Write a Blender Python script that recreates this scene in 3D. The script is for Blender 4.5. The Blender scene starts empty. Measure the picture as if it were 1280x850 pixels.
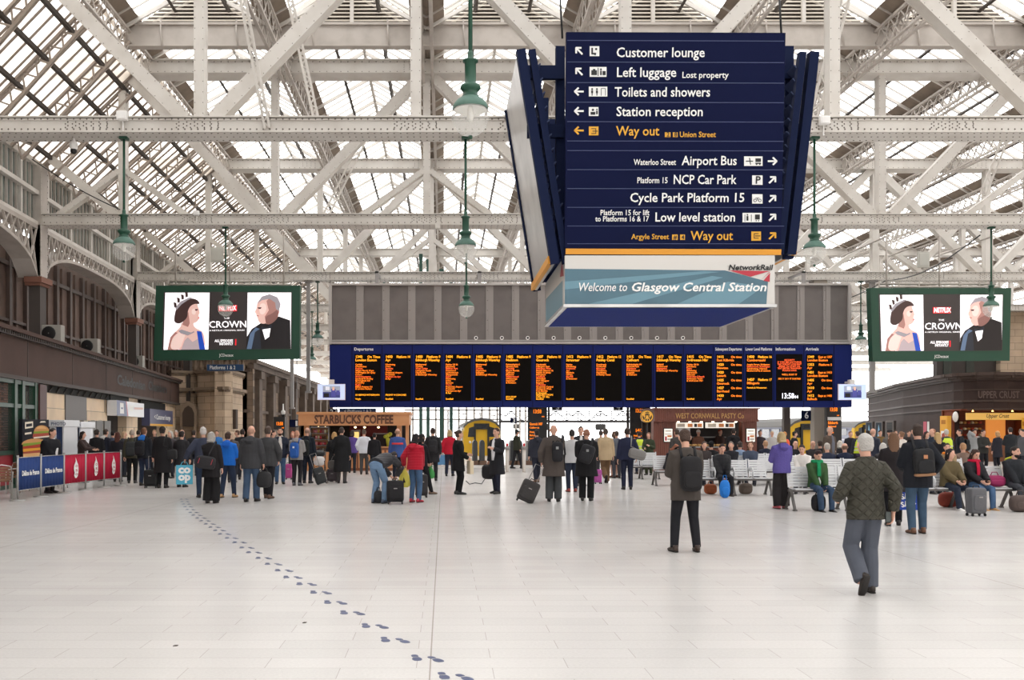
import bpy, bmesh, math, random
from mathutils import Vector, Matrix
random.seed(7)
SC = bpy.context.scene
COL = SC.collection
PI = math.pi
# ---------------------------------------------------------------- camera, sky, exposure
F, VX, VY, H = 1250.0, 555.0, 538.0, 1.72        # focal length in pixels, vanishing point, eye height
cam = bpy.data.cameras.new('camera')
cam.sensor_width = 36.0
cam.lens = F / 1280 * 36
cam.shift_x = (640 - VX) / 1280
cam.shift_y = (VY - 425) / 1280
cam.clip_end = 500
cam_o = bpy.data.objects.new('camera', cam)
COL.objects.link(cam_o)
cam_o.location = (0, 0, H)
cam_o.rotation_euler = (PI / 2, 0, 0)
SC.camera = cam_o
world = bpy.data.worlds.new('overcast_sky')
SC.world = world
world.use_nodes = True
bg = world.node_tree.nodes['Background']
bg.inputs[0].default_value = (1.0, .996, .992, 1)
bg.inputs[1].default_value = 2.5
wn, wl_ = world.node_tree.nodes, world.node_tree.links        # overcast sky, brighter beyond the platforms than behind the viewer
w_tc = wn.new('ShaderNodeTexCoord'); w_sx = wn.new('ShaderNodeSeparateXYZ'); w_mr = wn.new('ShaderNodeMapRange')
wl_.new(w_tc.outputs['Generated'], w_sx.inputs[0]); wl_.new(w_sx.outputs['Y'], w_mr.inputs[0])
w_mr.inputs[1].default_value = -1; w_mr.inputs[2].default_value = 1; w_mr.inputs[3].default_value = 2.35; w_mr.inputs[4].default_value = 4.7
wl_.new(w_mr.outputs[0], bg.inputs[1])
SC.view_settings.view_transform = 'Standard'
SC.view_settings.look = 'None'
SC.view_settings.exposure = 0.0
SC.view_settings.gamma = 1.0
SC.view_settings.use_curve_mapping = False
SC.cycles.max_bounces = 6
SC.cycles.diffuse_bounces = 4
SC.cycles.glossy_bounces = 3
SC.cycles.transparent_max_bounces = 12
SC.cycles.caustics_reflective = False
SC.cycles.caustics_refractive = False

def P(px, py, d):
    return Vector(((px - VX) / F * d, d, H - (py - VY) / F * d))
def G(px, py):
    d = F * H / (py - VY)
    return Vector(((px - VX) / F * d, d, 0))

# ---------------------------------------------------------------- materials
def lin(c):
    return tuple((v / 255 / 12.92) if v <= 10.3 else ((v / 255 + .055) / 1.055) ** 2.4 for v in c)
MATS = {}
def mat(name, col, rough=.6, metal=0, emit=0, spec=.5, var=0, vs=2.0, dirt=None, bump=0, bs=30, kind=None, trans=0, ks=1.0):
    key = name
    if key in MATS: return MATS[key]
    m = bpy.data.materials.new(name); MATS[key] = m
    m.use_nodes = True
    nt = m.node_tree; N = nt.nodes; L = nt.links
    b = N['Principled BSDF']; out = N['Material Output']
    c = lin(col) + (1,)
    b.inputs['Base Color'].default_value = c
    b.inputs['Roughness'].default_value = rough
    b.inputs['Metallic'].default_value = metal
    b.inputs['Specular IOR Level'].default_value = spec
    if emit:
        b.inputs['Emission Color'].default_value = c
        b.inputs['Emission Strength'].default_value = emit
    tc = N.new('ShaderNodeTexCoord') if (var or bump or kind) else None
    if var:
        n = N.new('ShaderNodeTexNoise'); n.inputs['Scale'].default_value = vs; n.inputs['Detail'].default_value = 4
        L.new(tc.outputs['Object'], n.inputs['Vector'])
        mx = N.new('ShaderNodeMix'); mx.data_type = 'RGBA'
        d = lin(dirt) + (1,) if dirt else tuple(x * .45 for x in c[:3]) + (1,)
        mx.inputs[6].default_value = c; mx.inputs[7].default_value = d
        mr = N.new('ShaderNodeMapRange'); mr.inputs[1].default_value = .45; mr.inputs[2].default_value = .75
        mr.inputs[3].default_value = 0; mr.inputs[4].default_value = var
        L.new(n.outputs[0], mr.inputs[0]); L.new(mr.outputs[0], mx.inputs[0]); L.new(mx.outputs[2], b.inputs['Base Color'])
        if emit: L.new(mx.outputs[2], b.inputs['Emission Color'])
    h = None
    if bump:
        n2 = N.new('ShaderNodeTexNoise'); n2.inputs['Scale'].default_value = bs; n2.inputs['Detail'].default_value = 2
        L.new(tc.outputs['Object'], n2.inputs['Vector']); h = n2.outputs[0]
    if kind in ('puffer', 'boards', 'quilt', 'slats'):
        def wave(direction, scale, rot=None):
            w = N.new('ShaderNodeTexWave'); w.wave_type = 'BANDS'; w.bands_direction = direction
            w.inputs['Scale'].default_value = scale; w.inputs['Distortion'].default_value = .6 if kind == 'puffer' else 0
            w.inputs['Detail Scale'].default_value = 2
            src = tc.outputs['Object']
            if rot is not None:
                mp = N.new('ShaderNodeMapping'); mp.inputs['Rotation'].default_value = rot
                L.new(src, mp.inputs[0]); src = mp.outputs[0]
            L.new(src, w.inputs[0]); return w.outputs[1]
        if kind == 'puffer': h = wave('Z', 2.6 * ks)
        elif kind == 'boards': h = wave('X', 1.2 * ks)
        elif kind == 'slats': h = wave('Z', 3 * ks)
        else:
            a, c2 = wave('Z', 2.8 * ks, (0, .8, 0)), wave('Z', 2.8 * ks, (0, -.8, 0))
            mm = N.new('ShaderNodeMath'); mm.operation = 'MINIMUM'; L.new(a, mm.inputs[0]); L.new(c2, mm.inputs[1])
            rm = N.new('ShaderNodeMapRange'); rm.inputs[1].default_value = 0; rm.inputs[2].default_value = .25; L.new(mm.outputs[0], rm.inputs[0]); h = rm.outputs[0]
        bump = bump or .35
    if h is not None:
        bp = N.new('ShaderNodeBump'); bp.inputs['Strength'].default_value = min(1, bump); bp.inputs['Distance'].default_value = .03 if kind else .02
        L.new(h, bp.inputs['Height']); L.new(bp.outputs[0], b.inputs['Normal'])
    if kind in ('brick', 'stone', 'tile'):
        mp = N.new('ShaderNodeMapping'); L.new(tc.outputs['Object'], mp.inputs[0])
        mp.inputs['Rotation'].default_value = (PI / 2, 0, 0)
        bt = N.new('ShaderNodeTexBrick'); L.new(mp.outputs[0], bt.inputs[0])
        k = {'brick': (.23, .075, .012), 'stone': (.9, .42, .012), 'tile': (.62, .62, .012)}[kind]
        bt.inputs['Scale'].default_value = 1; bt.inputs['Brick Width'].default_value = k[0] * ks; bt.inputs['Row Height'].default_value = k[1] * ks
        bt.inputs['Mortar Size'].default_value = k[2]
        bt.inputs['Color1'].default_value = c; bt.inputs['Color2'].default_value = tuple(x * .8 for x in c[:3]) + (1,)
        bt.inputs['Mortar'].default_value = tuple(x * .4 for x in c[:3]) + (1,)
        n = N.new('ShaderNodeTexNoise'); n.inputs['Scale'].default_value = .8; n.inputs['Detail'].default_value = 5
        L.new(tc.outputs['Object'], n.inputs['Vector'])
        mx = N.new('ShaderNodeMix'); mx.data_type = 'RGBA'; mx.blend_type = 'MULTIPLY'; mx.inputs[0].default_value = .6
        L.new(bt.outputs[0], mx.inputs[6]); L.new(n.outputs[0], mx.inputs[7])
        ml = N.new('ShaderNodeMix'); ml.data_type = 'RGBA'; ml.blend_type = 'MULTIPLY'; ml.inputs[0].default_value = 1; ml.inputs[7].default_value = (1.75, 1.72, 1.68, 1)
        L.new(mx.outputs[2], ml.inputs[6]); L.new(ml.outputs[2], b.inputs['Base Color'])
    if trans:   # pane of glass: partly clear, partly scattering
        t = N.new('ShaderNodeBsdfTransparent'); t.inputs[0].default_value = (1, 1, 1, 1)
        tl = N.new('ShaderNodeBsdfTranslucent'); tl.inputs[0].default_value = c
        m1 = N.new('ShaderNodeMixShader'); m1.inputs[0].default_value = .5
        L.new(tl.outputs[0], m1.inputs[1]); L.new(b.outputs[0], m1.inputs[2])
        m2 = N.new('ShaderNodeMixShader'); m2.inputs[0].default_value = trans
        L.new(m1.outputs[0], m2.inputs[1]); L.new(t.outputs[0], m2.inputs[2])
        if var: # dirt streaks make the pane less clear
            mu = N.new('ShaderNodeMath'); mu.operation = 'MULTIPLY_ADD'; mu.inputs[1].default_value = -.5; mu.inputs[2].default_value = trans
            L.new(mr.outputs[0], mu.inputs[0]); L.new(mu.outputs[0], m2.inputs[0])
        L.new(m2.outputs[0], out.inputs['Surface'])
    return m

# ---------------------------------------------------------------- mesh builder
V = Vector
class MB:
    def __init__(s): s.v, s.f, s.m, s.s = [], [], [], []
    def add(s, vs, fs, m=0, smooth=False):
        o = len(s.v); s.v.extend([tuple(p) for p in vs])
        for f in fs: s.f.append([i + o for i in f]); s.m.append(m); s.s.append(smooth)
        return s
    def box(s, x0, x1, y0, y1, z0, z1, m=0):
        vs = [(x, y, z) for z in (z0, z1) for y in (y0, y1) for x in (x0, x1)]
        return s.add(vs, [(0, 2, 3, 1), (4, 5, 7, 6), (0, 1, 5, 4), (2, 6, 7, 3), (0, 4, 6, 2), (1, 3, 7, 5)], m)
    def cbox(s, c, sx, sy, sz, m=0):
        return s.box(c[0] - sx / 2, c[0] + sx / 2, c[1] - sy / 2, c[1] + sy / 2, c[2] - sz / 2, c[2] + sz / 2, m)
    def beam(s, a, b, w, h, up=(0, 0, 1), m=0):   # box from a to b: h thick along up, w across
        a, b = V(a), V(b); t = (b - a).normalized(); u = V(up); u = (u - t * u.dot(t))
        if u.length < 1e-4: u = V((0, 1, 0)); u = u - t * u.dot(t)
        u.normalize(); r = t.cross(u)
        vs = [p + r * (w / 2 * i) + u * (h / 2 * j) for p in (a, b) for i, j in ((-1, -1), (1, -1), (1, 1), (-1, 1))]
        return s.add(vs, [(0, 1, 2, 3), (4, 7, 6, 5), (0, 4, 5, 1), (1, 5, 6, 2), (2, 6, 7, 3), (3, 7, 4, 0)], m)
    def tube(s, pts, r, n=8, m=0, ref=(0, 1, 0), cap=True, smooth=True, closed=False):
        # r: number, or one value / (ra, rb) per point; ra lies along ref
        pts = [V(p) for p in pts]; k = len(pts)
        if not isinstance(r, (list, tuple)): r = [r] * k
        vs = []
        for i, p in enumerate(pts):
            if closed: t = pts[(i + 1) % k] - pts[i - 1]
            else: t = pts[min(i + 1, k - 1)] - pts[max(i - 1, 0)]
            t.normalize(); a = V(ref); a = a - t * a.dot(t)
            if a.length < 1e-3: a = V((1, 0, .01)); a = a - t * a.dot(t)
            a.normalize(); b = t.cross(a)
            ra, rb = r[i] if isinstance(r[i], (list, tuple)) else (r[i], r[i])
            for j in range(n):
                q = 2 * PI * j / n
                vs.append(p + a * (ra * math.cos(q)) + b * (rb * math.sin(q)))
        fs = []
        for i in range(k if closed else k - 1):
            i2 = (i + 1) % k
            for j in range(n):
                j2 = (j + 1) % n
                fs.append((i * n + j, i * n + j2, i2 * n + j2, i2 * n + j))
        o = len(s.v); s.add(vs, fs, m, smooth)
        if cap and not closed:
            s.f.append([o + j for j in range(n)][::-1]); s.m.append(m); s.s.append(False)
            s.f.append([o + (k - 1) * n + j for j in range(n)]); s.m.append(m); s.s.append(False)
        return s
    def lathe(s, prof, c=(0, 0, 0), n=16, m=0, smooth=True):
        return s.tube([V(c) + V((0, 0, z)) for r, z in prof], [max(r, .0005) for r, z in prof], n, m, (1, 0, 0), True, smooth) if all(prof[i][1] < prof[i + 1][1] for i in range(len(prof) - 1)) else s._lathe(prof, c, n, m, smooth)
    def _lathe(s, prof, c, n, m, smooth):
        vs = [(c[0] + max(r, .0005) * math.cos(2 * PI * j / n), c[1] + max(r, .0005) * math.sin(2 * PI * j / n), c[2] + z) for r, z in prof for j in range(n)]
        fs = [(i * n + j, i * n + (j + 1) % n, (i + 1) * n + (j + 1) % n, (i + 1) * n + j) for i in range(len(prof) - 1) for j in range(n)]
        return s.add(vs, fs, m, smooth)
    def prism(s, poly, o, r, u, t, m=0):        # polygon (a, b) -> o + r a + u b, thickened by vector t
        o, r, u, t = V(o), V(r), V(u), V(t); n = len(poly)
        vs = [o + r * a + u * b for a, b in poly]; vs += [p + t for p in vs]
        return s.add(vs, [tuple(range(n)), tuple(range(2 * n - 1, n - 1, -1))] + [(i, (i + 1) % n, n + (i + 1) % n, n + i)[::-1] for i in range(n)], m)
    def rbox(s, c, sx, sy, sz, e=4, n=12, m=0, M=None):   # soft box
        vs, fs = [], []; k = n // 2
        def pw(v): return math.copysign(abs(v) ** (2 / e), v)
        for i in range(k + 1):
            th = -PI / 2 + PI * i / k
            for j in range(n):
                ph = 2 * PI * (j + .5) / n
                p = V((pw(math.cos(th)) * pw(math.cos(ph)) * sx / 2, pw(math.cos(th)) * pw(math.sin(ph)) * sy / 2, pw(math.sin(th)) * sz / 2))
                if M: p = M @ p
                vs.append(p + V(c))
        for i in range(k):
            for j in range(n): fs.append((i * n + j, i * n + (j + 1) % n, (i + 1) * n + (j + 1) % n, (i + 1) * n + j))
        return s.add(vs, fs, m, True)
    def ell(s, c, rx, ry, rz, n=12, m=0): return s.rbox(c, 2 * rx, 2 * ry, 2 * rz, 2, n, m)
    def build(s, name, mats, parent=None, world=True, bevel=0):
        # world: vertices are scene coordinates; otherwise they are already local to the parent
        me = bpy.data.meshes.new(name); vs = s.v
        ob = bpy.data.objects.new(name, me); COL.objects.link(ob)
        if parent is not None:
            ob.parent = parent
            if world: o = parent.location; vs = [(a - o[0], b - o[1], c - o[2]) for a, b, c in vs]
        elif world and vs:
            xs = [min(p[i] for p in vs) for i in range(3)]; xe = [max(p[i] for p in vs) for i in range(3)]
            o = ((xs[0] + xe[0]) / 2, (xs[1] + xe[1]) / 2, xs[2]); ob.location = o
            vs = [(a - o[0], b - o[1], c - o[2]) for a, b, c in vs]
        me.from_pydata(vs, [], s.f)
        mats = mats if isinstance(mats, (list, tuple)) else [mats]
        for m in mats: me.materials.append(m)
        me.polygons.foreach_set('material_index', s.m); me.polygons.foreach_set('use_smooth', s.s)
        me.update()
        if bevel:
            b = ob.modifiers.new('bevel', 'BEVEL'); b.width = bevel; b.segments = 2; b.limit_method = 'ANGLE'
        return ob
def tag(o, label, cat, group=None):
    o['label'] = label; o['category'] = cat
    if group: o['group'] = group
    return o
def struct(o, label=None):
    o['kind'] = 'structure'
    if label: o['label'] = label
    return o
def empty(name, loc, rz=0):
    o = bpy.data.objects.new(name, None); COL.objects.link(o)
    o.location = loc; o.rotation_euler = (0, 0, rz); o.empty_display_size = .1
    return o
def thing(name, loc, label, cat, group=None, rz=0): return tag(empty(name, loc, rz), label, cat, group)
def clone(root, loc=None, rz=None, label=None, group=None):
    r = root.copy(); COL.objects.link(r)
    if loc is not None: r.location = loc
    if rz is not None: r.rotation_euler = (0, 0, rz)
    if label: r['label'] = label
    if group: r['group'] = group
    for ch in list(root.children):
        c = ch.copy(); COL.objects.link(c); c.parent = r
        for g in list(ch.children):
            d = g.copy(); COL.objects.link(d); d.parent = c
    return r
# lettering: flat letters in plane (o, r, u), thickened a little
def text(mb, body, o, r=(1, 0, 0), u=(0, 0, 1), size=.1, width=None, m=0, align='LEFT', bold=0, shear=0, line=1.0, ext=.004, maxw=None):
    cu = bpy.data.curves.new('t', 'FONT'); cu.body = body; cu.size = 1; cu.align_x = align; cu.resolution_u = 2
    cu.offset = bold; cu.shear = shear; cu.space_line = line; cu.extrude = 0
    ob = bpy.data.objects.new('t', cu); me = bpy.data.meshes.new_from_object(ob)
    if maxw and len(me.vertices):
        xs = [v.co.x for v in me.vertices]
        if (max(xs) - min(xs)) * size > maxw: width = maxw
    o, r, u = V(o), V(r).normalized(), V(u).normalized(); nrm = r.cross(u)
    sx = size
    if width and len(me.vertices):
        xs = [v.co.x for v in me.vertices]; w = max(xs) - min(xs); sx = width / w if w > 1e-6 else size
    vs = [o + r * (v.co.x * sx) + u * (v.co.y * size) + nrm * ext for v in me.vertices]
    mb.add(vs, [tuple(p.vertices) for p in me.polygons], m)
    bpy.data.objects.remove(ob); bpy.data.curves.remove(cu); bpy.data.meshes.remove(me)
    return mb
# ================================================================= the hall: floor, roof, walls
cream = mat('cream_paint', (210, 205, 198), .55, var=.35, vs=1.2, dirt=(160, 148, 136))
cream_dk = mat('cream_paint_dull', (185, 177, 169), .6, var=.4, vs=1.5, dirt=(130, 118, 108))
rivet = mat('rivet', (98, 88, 80), .6)
boards = mat('roof_boards', (132, 118, 104), .8, var=.5, vs=2)
purlin = mat('dark_purlin', (62, 54, 48), .7)
pane = mat('roof_pane', (235, 232, 226), .3, trans=.9, spec=.2)
pane_old = mat('roof_pane_dirty', (228, 216, 200), .4, trans=.3, var=.35, vs=.5, dirt=(190, 172, 150), spec=.2)
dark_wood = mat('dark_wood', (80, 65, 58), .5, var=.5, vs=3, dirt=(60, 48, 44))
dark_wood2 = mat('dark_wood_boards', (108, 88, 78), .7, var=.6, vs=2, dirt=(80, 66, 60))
brownp = mat('brown_paint', (84, 66, 60), .7, spec=.15, var=.5, vs=.8, dirt=(62, 50, 46))
stone = mat('sandstone', (188, 168, 146), .9, kind='stone')
stone_dk = mat('sooty_stone', (128, 112, 98), .9, kind='stone')
stone_trim = mat('stone_trim', (140, 122, 104), .9, var=.6, vs=2)
tile = mat('stone_tile', (222, 200, 172), .6, kind='tile')
iron_dk = mat('dark_iron', (70, 62, 58), .6)
grey_metal = mat('grey_metal', (150, 146, 144), .45, .3)
black = mat('black', (18, 17, 18), .5)
white = mat('white', (235, 233, 230), .5)
glass_dark = mat('dark_glass', (58, 66, 64), .15)
glass_cl = mat('clerestory_glass', (120, 128, 122), .25, var=.7, vs=1.5, dirt=(60, 66, 62))
ped = mat('red_sandstone', (126, 84, 68), .7)

# floor: pale polished terrazzo tiles
fm = bpy.data.materials.new('terrazzo_floor'); fm.use_nodes = True
nt = fm.node_tree; N, L = nt.nodes, nt.links; b = N['Principled BSDF']
tc = N.new('ShaderNodeTexCoord')
bt = N.new('ShaderNodeTexBrick'); L.new(tc.outputs['Object'], bt.inputs[0])
bt.inputs['Scale'].default_value = 1; bt.inputs['Brick Width'].default_value = 1.1; bt.inputs['Row Height'].default_value = .32; bt.inputs['Mortar Size'].default_value = .003
bt.inputs['Color1'].default_value = lin((203, 200, 197)) + (1,); bt.inputs['Color2'].default_value = lin((198, 195, 192)) + (1,)
bt.inputs['Mortar'].default_value = lin((172, 167, 162)) + (1,)
sp = N.new('ShaderNodeTexNoise'); sp.inputs['Scale'].default_value = 45; sp.inputs['Detail'].default_value = 3; L.new(tc.outputs['Object'], sp.inputs[0])
sp2 = N.new('ShaderNodeTexNoise'); sp2.inputs['Scale'].default_value = .35; sp2.inputs['Detail'].default_value = 4; L.new(tc.outputs['Object'], sp2.inputs[0])
ad = N.new('ShaderNodeMath'); ad.operation = 'ADD'; L.new(sp.outputs[0], ad.inputs[0]); L.new(sp2.outputs[0], ad.inputs[1])
mr = N.new('ShaderNodeMapRange'); mr.inputs[1].default_value = .7; mr.inputs[2].default_value = 1.3; mr.inputs[3].default_value = .93; mr.inputs[4].default_value = 1.05; L.new(ad.outputs[0], mr.inputs[0])
mx = N.new('ShaderNodeMix'); mx.data_type = 'RGBA'; mx.blend_type = 'MULTIPLY'; mx.inputs[0].default_value = 1
b2 = N.new('ShaderNodeTexBrick'); mp2 = N.new('ShaderNodeMapping'); mp2.inputs['Location'].default_value = (1.2, .9, 0); L.new(tc.outputs['Object'], mp2.inputs[0]); L.new(mp2.outputs[0], b2.inputs[0])
b2.offset = 0; b2.inputs['Scale'].default_value = 1; b2.inputs['Brick Width'].default_value = 6.4; b2.inputs['Row Height'].default_value = 4.4; b2.inputs['Mortar Size'].default_value = .006
b2.inputs['Color1'].default_value = (1, 1, 1, 1); b2.inputs['Color2'].default_value = (1, 1, 1, 1); b2.inputs['Mortar'].default_value = (.62, .58, .55, 1)
mj = N.new('ShaderNodeMix'); mj.data_type = 'RGBA'; mj.blend_type = 'MULTIPLY'; mj.inputs[0].default_value = 1; L.new(bt.outputs[0], mj.inputs[6]); L.new(b2.outputs[0], mj.inputs[7])
L.new(mj.outputs[2], mx.inputs[6]); L.new(mr.outputs[0], mx.inputs[7]); L.new(mx.outputs[2], b.inputs['Base Color'])
mr2 = N.new('ShaderNodeMapRange'); mr2.inputs[1].default_value = .3; mr2.inputs[2].default_value = .7; mr2.inputs[3].default_value = .23; mr2.inputs[4].default_value = .26; L.new(sp2.outputs[0], mr2.inputs[0]); L.new(mr2.outputs[0], b.inputs['Roughness'])
b.inputs['Specular IOR Level'].default_value = .3
MATS['terrazzo_floor'] = fm
fl = MB().add([(-45, -12, 0), (60, -12, 0), (60, 150, 0), (-45, 150, 0)], [(0, 1, 2, 3)]).build('floor', fm); struct(fl)

def XW(d): return -14.5 - .046 * (d - 35.5)          # left wall line
ZB, ZT, ZV, ZR = 9.02, 14.4, 14.95, 16.4
VAL = [-10.56 + 5.0 * k for k in range(14)]           # valleys of the ridge-and-furrow roof
D0, D1 = -45.0, 190.0

def rivets(mb, a, b, step, nrm, r=.025, m=1):
    a, b, nrm = V(a), V(b), V(nrm).normalized(); L_ = (b - a).length; n = max(1, int(L_ / step)); t = (b - a).normalized(); s = nrm.cross(t)
    for i in range(n):
        p = a + t * ((i + .5) * L_ / n)
        mb.add([p + t * r, p + s * r, p - t * r, p - s * r, p + nrm * r * .7], [(0, 1, 4), (1, 2, 4), (2, 3, 4), (3, 0, 4)], m)

def truss(d, label, vn, tn, x0, x1, detail=True):
    t = thing('roof_truss', (x0, d, ZB), label, 'roof truss', 'roof trusses')
    mats = [cream, rivet]
    bc = MB(); w = .75
    for yy in (d + .06, d + w - .06): bc.box(x0, x1, yy - .02, yy + .02, ZB + .03, ZB + .37)
    bc.box(x0, x1, d - .05, d + w + .05, ZB, ZB + .035); bc.box(x0, x1, d - .05, d + w + .05, ZB + .365, ZB + .40)
    bc.box(x0, x1, d, d + .05, ZB + .05, ZB + .09); bc.box(x0, x1, d, d + .05, ZB + .30, ZB + .34)
    if detail:
        st = .16 if d < 30 else .22
        rivets(bc, (x0, d - .005, ZB + .08), (x1, d - .005, ZB + .08), st, (0, -1, 0)); rivets(bc, (x0, d - .005, ZB + .33), (x1, d - .005, ZB + .33), st, (0, -1, 0))
        for k in range(3): rivets(bc, (x0, d + .06 + .3 * k, ZB - .002), (x1, d + .06 + .3 * k, ZB - .002), st, (0, 0, -1))
        for x in vn + tn + [(vn[i] + tn[i]) / 2 for i in range(min(len(vn), len(tn)))]:
            for k in range(4):
                z = ZB + .13 + .045 * k
                rivets(bc, (x - .6 + (.05 if k % 2 else 0), d + .035, z), (x + .6, d + .035, z), .17, (0, -1, 0), .022)
    bc.build('bottom_chord', mats, t)
    tp = MB()
    for yy in (d + .06, d + w - .06): tp.box(x0, x1, yy - .02, yy + .02, ZT + .02, ZT + .48)
    tp.box(x0, x1, d - .06, d + w + .06, ZT, ZT + .03); tp.box(x0, x1, d - .06, d + w + .06, ZT + .47, ZT + .5)
    if detail:
        rivets(tp, (x0, d + .035, ZT + .42), (x1, d + .035, ZT + .42), .25, (0, -1, 0)); rivets(tp, (x0, d + .035, ZT + .07), (x1, d + .035, ZT + .07), .25, (0, -1, 0))
        for x in vn + tn: 
            for k in range(4): rivets(tp, (x - .9, d + .03, ZT + .15 + .06 * k), (x - .1, d + .03, ZT + .15 + .06 * k), .17, (0, -1, 0), .016)
    tp.build('top_chord', mats, t)
    def member(name, a, b, wd, dp):
        mb = MB(); a = V((a[0], d + w / 2, a[1])); b = V((b[0], d + w / 2, b[1])); u = (b - a).normalized(); nr = V((0, 1, 0))
        mb.beam(a, b, dp, wd * .93, u.cross(nr))
        for s_ in (-1, 1): mb.beam(a + nr * (s_ * dp / 2), b + nr * (s_ * dp / 2), .025, wd, u.cross(nr))
        if detail and d < 40:
            for s_ in (-1, 1): rivets(mb, a + nr * (-dp / 2 - .014) + u.cross(nr) * (s_ * wd * .38), b + nr * (-dp / 2 - .014) + u.cross(nr) * (s_ * wd * .38), .25, (0, -1, 0), .014)
        mb.build(name, mats, t)
    zb, zt = ZB + .4, ZT
    for x in sorted(set(vn + tn)):
        if x0 < x < x1: member('post', (x, zb), (x, zt), .26, .36)
    for a in vn:
        for s_ in (-1, 1):
            cs = [x for x in tn if (x - a) * s_ > 1]
            if cs:
                e = min(cs, key=lambda x: abs(x - a)); a2 = a + s_ * .35
                if x0 < a2 < x1 and e > x0 - 2: member('diagonal_brace', (a2, zb), (e - s_ * .2, zt), .34, .40)
    for e in tn:
        if d > 30 and x0 + 2 < e < x1 - 2:
            for s_ in (-1, 1): member('sub_strut', (e + s_ * .12, (zb + zt) / 2 - .9), (e + s_ * 2.3, zb), .2, .3)
    # end bracket on the wall column
    if x0 < -14: member('end_bracket', (x0 + .25, ZB + 2.4), (x0 + 2.6, zb), .3, .34)
    return t
VN = [-6.05, 4.8, 15.65, 26.5, 37.3, 48.1]; TN = [-11.5, -.62, 10.2, 21.0, 31.8, 42.6, 53.4]
TD = [24.5, 35.5, 48.5, 61, 72.5, 84.5, 97, 110, 123, 137, 152, 168]
TL = ['nearest cream riveted roof truss, high above the direction sign', 'cream riveted roof truss passing just behind the hanging direction sign',
      'cream riveted roof truss directly above the departure board and the two advertising screens', 'roof truss just beyond the one above the departure board',
      'second roof truss beyond the departure board', 'third roof truss beyond the departure board', 'fourth roof truss beyond the departure board', 'fifth roof truss beyond the departure board', 'sixth roof truss beyond the departure board', 'seventh roof truss beyond the departure board', 'eighth roof truss beyond the departure board', 'farthest small roof truss over the platforms']
for i, d in enumerate(TD):
    vn, tn = (VN, TN) if i else ([-6.05, 4.5, 15.3, 26.5, 37.3], [-11.5, -.7, 9.65, 21.0, 31.8])
    truss(d, TL[i], vn, tn, XW(d) + .2 if d < 80 else -17, 36 if i < 2 else 55, i < 4)

# ridge-and-furrow roof: each bay and each valley girder is a piece of the ceiling
ceil = struct(empty('ceiling', (0, D0, ZV)))
def along(mb, a, b, wdt, hgt, m=0):      # a bar running the length of the hall
    mb.box(a[0] - wdt / 2, a[0] + wdt / 2, D0, D1, a[1] - hgt / 2, a[1] + hgt / 2, m)
def slope(xa, za, xb, zb, step, gl, name, n_purl=1):
    mb = MB(); mb.add([(xa, D0, za), (xa, D1, za), (xb, D1, zb), (xb, D0, zb)], [(0, 1, 2, 3)], 0)
    mb.build(name + '_glazing', gl, ceil)
    mb = MB(); n = int((D1 - D0) / step)
    L_ = math.hypot(xb - xa, zb - za); nx, nz = -(zb - za) / L_, (xb - xa) / L_
    if nz < 0: nx, nz = -nx, -nz
    for i in range(n):
        y = D0 + i * step
        mb.beam((xa - nx * .05, y, za - nz * .05), (xb - nx * .05, y, zb - nz * .05), .05, .06, (nx, 0, nz), 0)
    for k in range(n_purl):
        q = (k + 1) / (n_purl + 1)
        mb.beam((xa + (xb - xa) * q - nx * .16, D0, za + (zb - za) * q - nz * .16), (xa + (xb - xa) * q - nx * .16, D1, za + (zb - za) * q - nz * .16), .09, .12, (nx, 0, nz), 1)
    mb.build(name + '_glazing_bars', [cream, purlin], ceil)
for k in range(13):
    a, c = VAL[k], VAL[k + 1]; r = (a + c) / 2; g = .55
    zg = ZV + (ZR - ZV) * g / 2.5
    slope(a + g, zg, r, ZR, .72, pane, 'roof_bay'); slope(c - g, zg, r, ZR, .72, pane, 'roof_bay')
    mb = MB(); mb.box(r - .06, r + .06, D0, D1, ZR - .14, ZR + .05)
    # tie ribs, one pair every 2.9 m
    y = D0
    while y < D1:
        for x in (a, c): mb.beam((x, y, ZV - .05), (r, y, ZR - .12), .09, .12, (0, 0, 1)); 
        y += 2.88
    mb.build('ridge_and_ribs', cream, ceil)
for k in range(14):
    x = VAL[k]; g = .55; zg = ZV + (ZR - ZV) * g / 2.5
    mb = MB()
    for s_ in ((1,) if k == 0 else (-1, 1) if k < 13 else (-1,)): mb.beam((x, (D0 + D1) / 2, ZV), (x + s_ * g, (D0 + D1) / 2, zg), D1 - D0, .04, (0, 0, 1), 0)
    n = 110
    for i in range(n):
        y = D0 + i * (D1 - D0) / n
        for s_ in (-1, 1):
            if 0 < k or s_ > 0: mb.beam((x, y, ZV - .04), (x + s_ * g, y, zg - .04), .06, .06, (0, 0, 1), 1)
    mb.build('valley_boards', [boards, cream_dk], ceil)
    mb = MB(); ht = .85
    for s_ in (-1, 1):
        xx = x + s_ * .16
        mb.box(xx - .05, xx + .05, D0, D1, ZV - .08, ZV); mb.box(xx - .05, xx + .05, D0, D1, ZV - ht, ZV - ht + .07)
        y = D0; j = 0
        while y < D1:
            mb.beam((xx, y, ZV - .05), (xx, y + .7, ZV - ht + .04), .05, .02, (1, 0, 0)); mb.beam((xx, y + .7, ZV - .05), (xx, y, ZV - ht + .04), .05, .02, (1, 0, 0)); y += .7
    mb.build('valley_girder', cream_dk, ceil)
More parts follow.
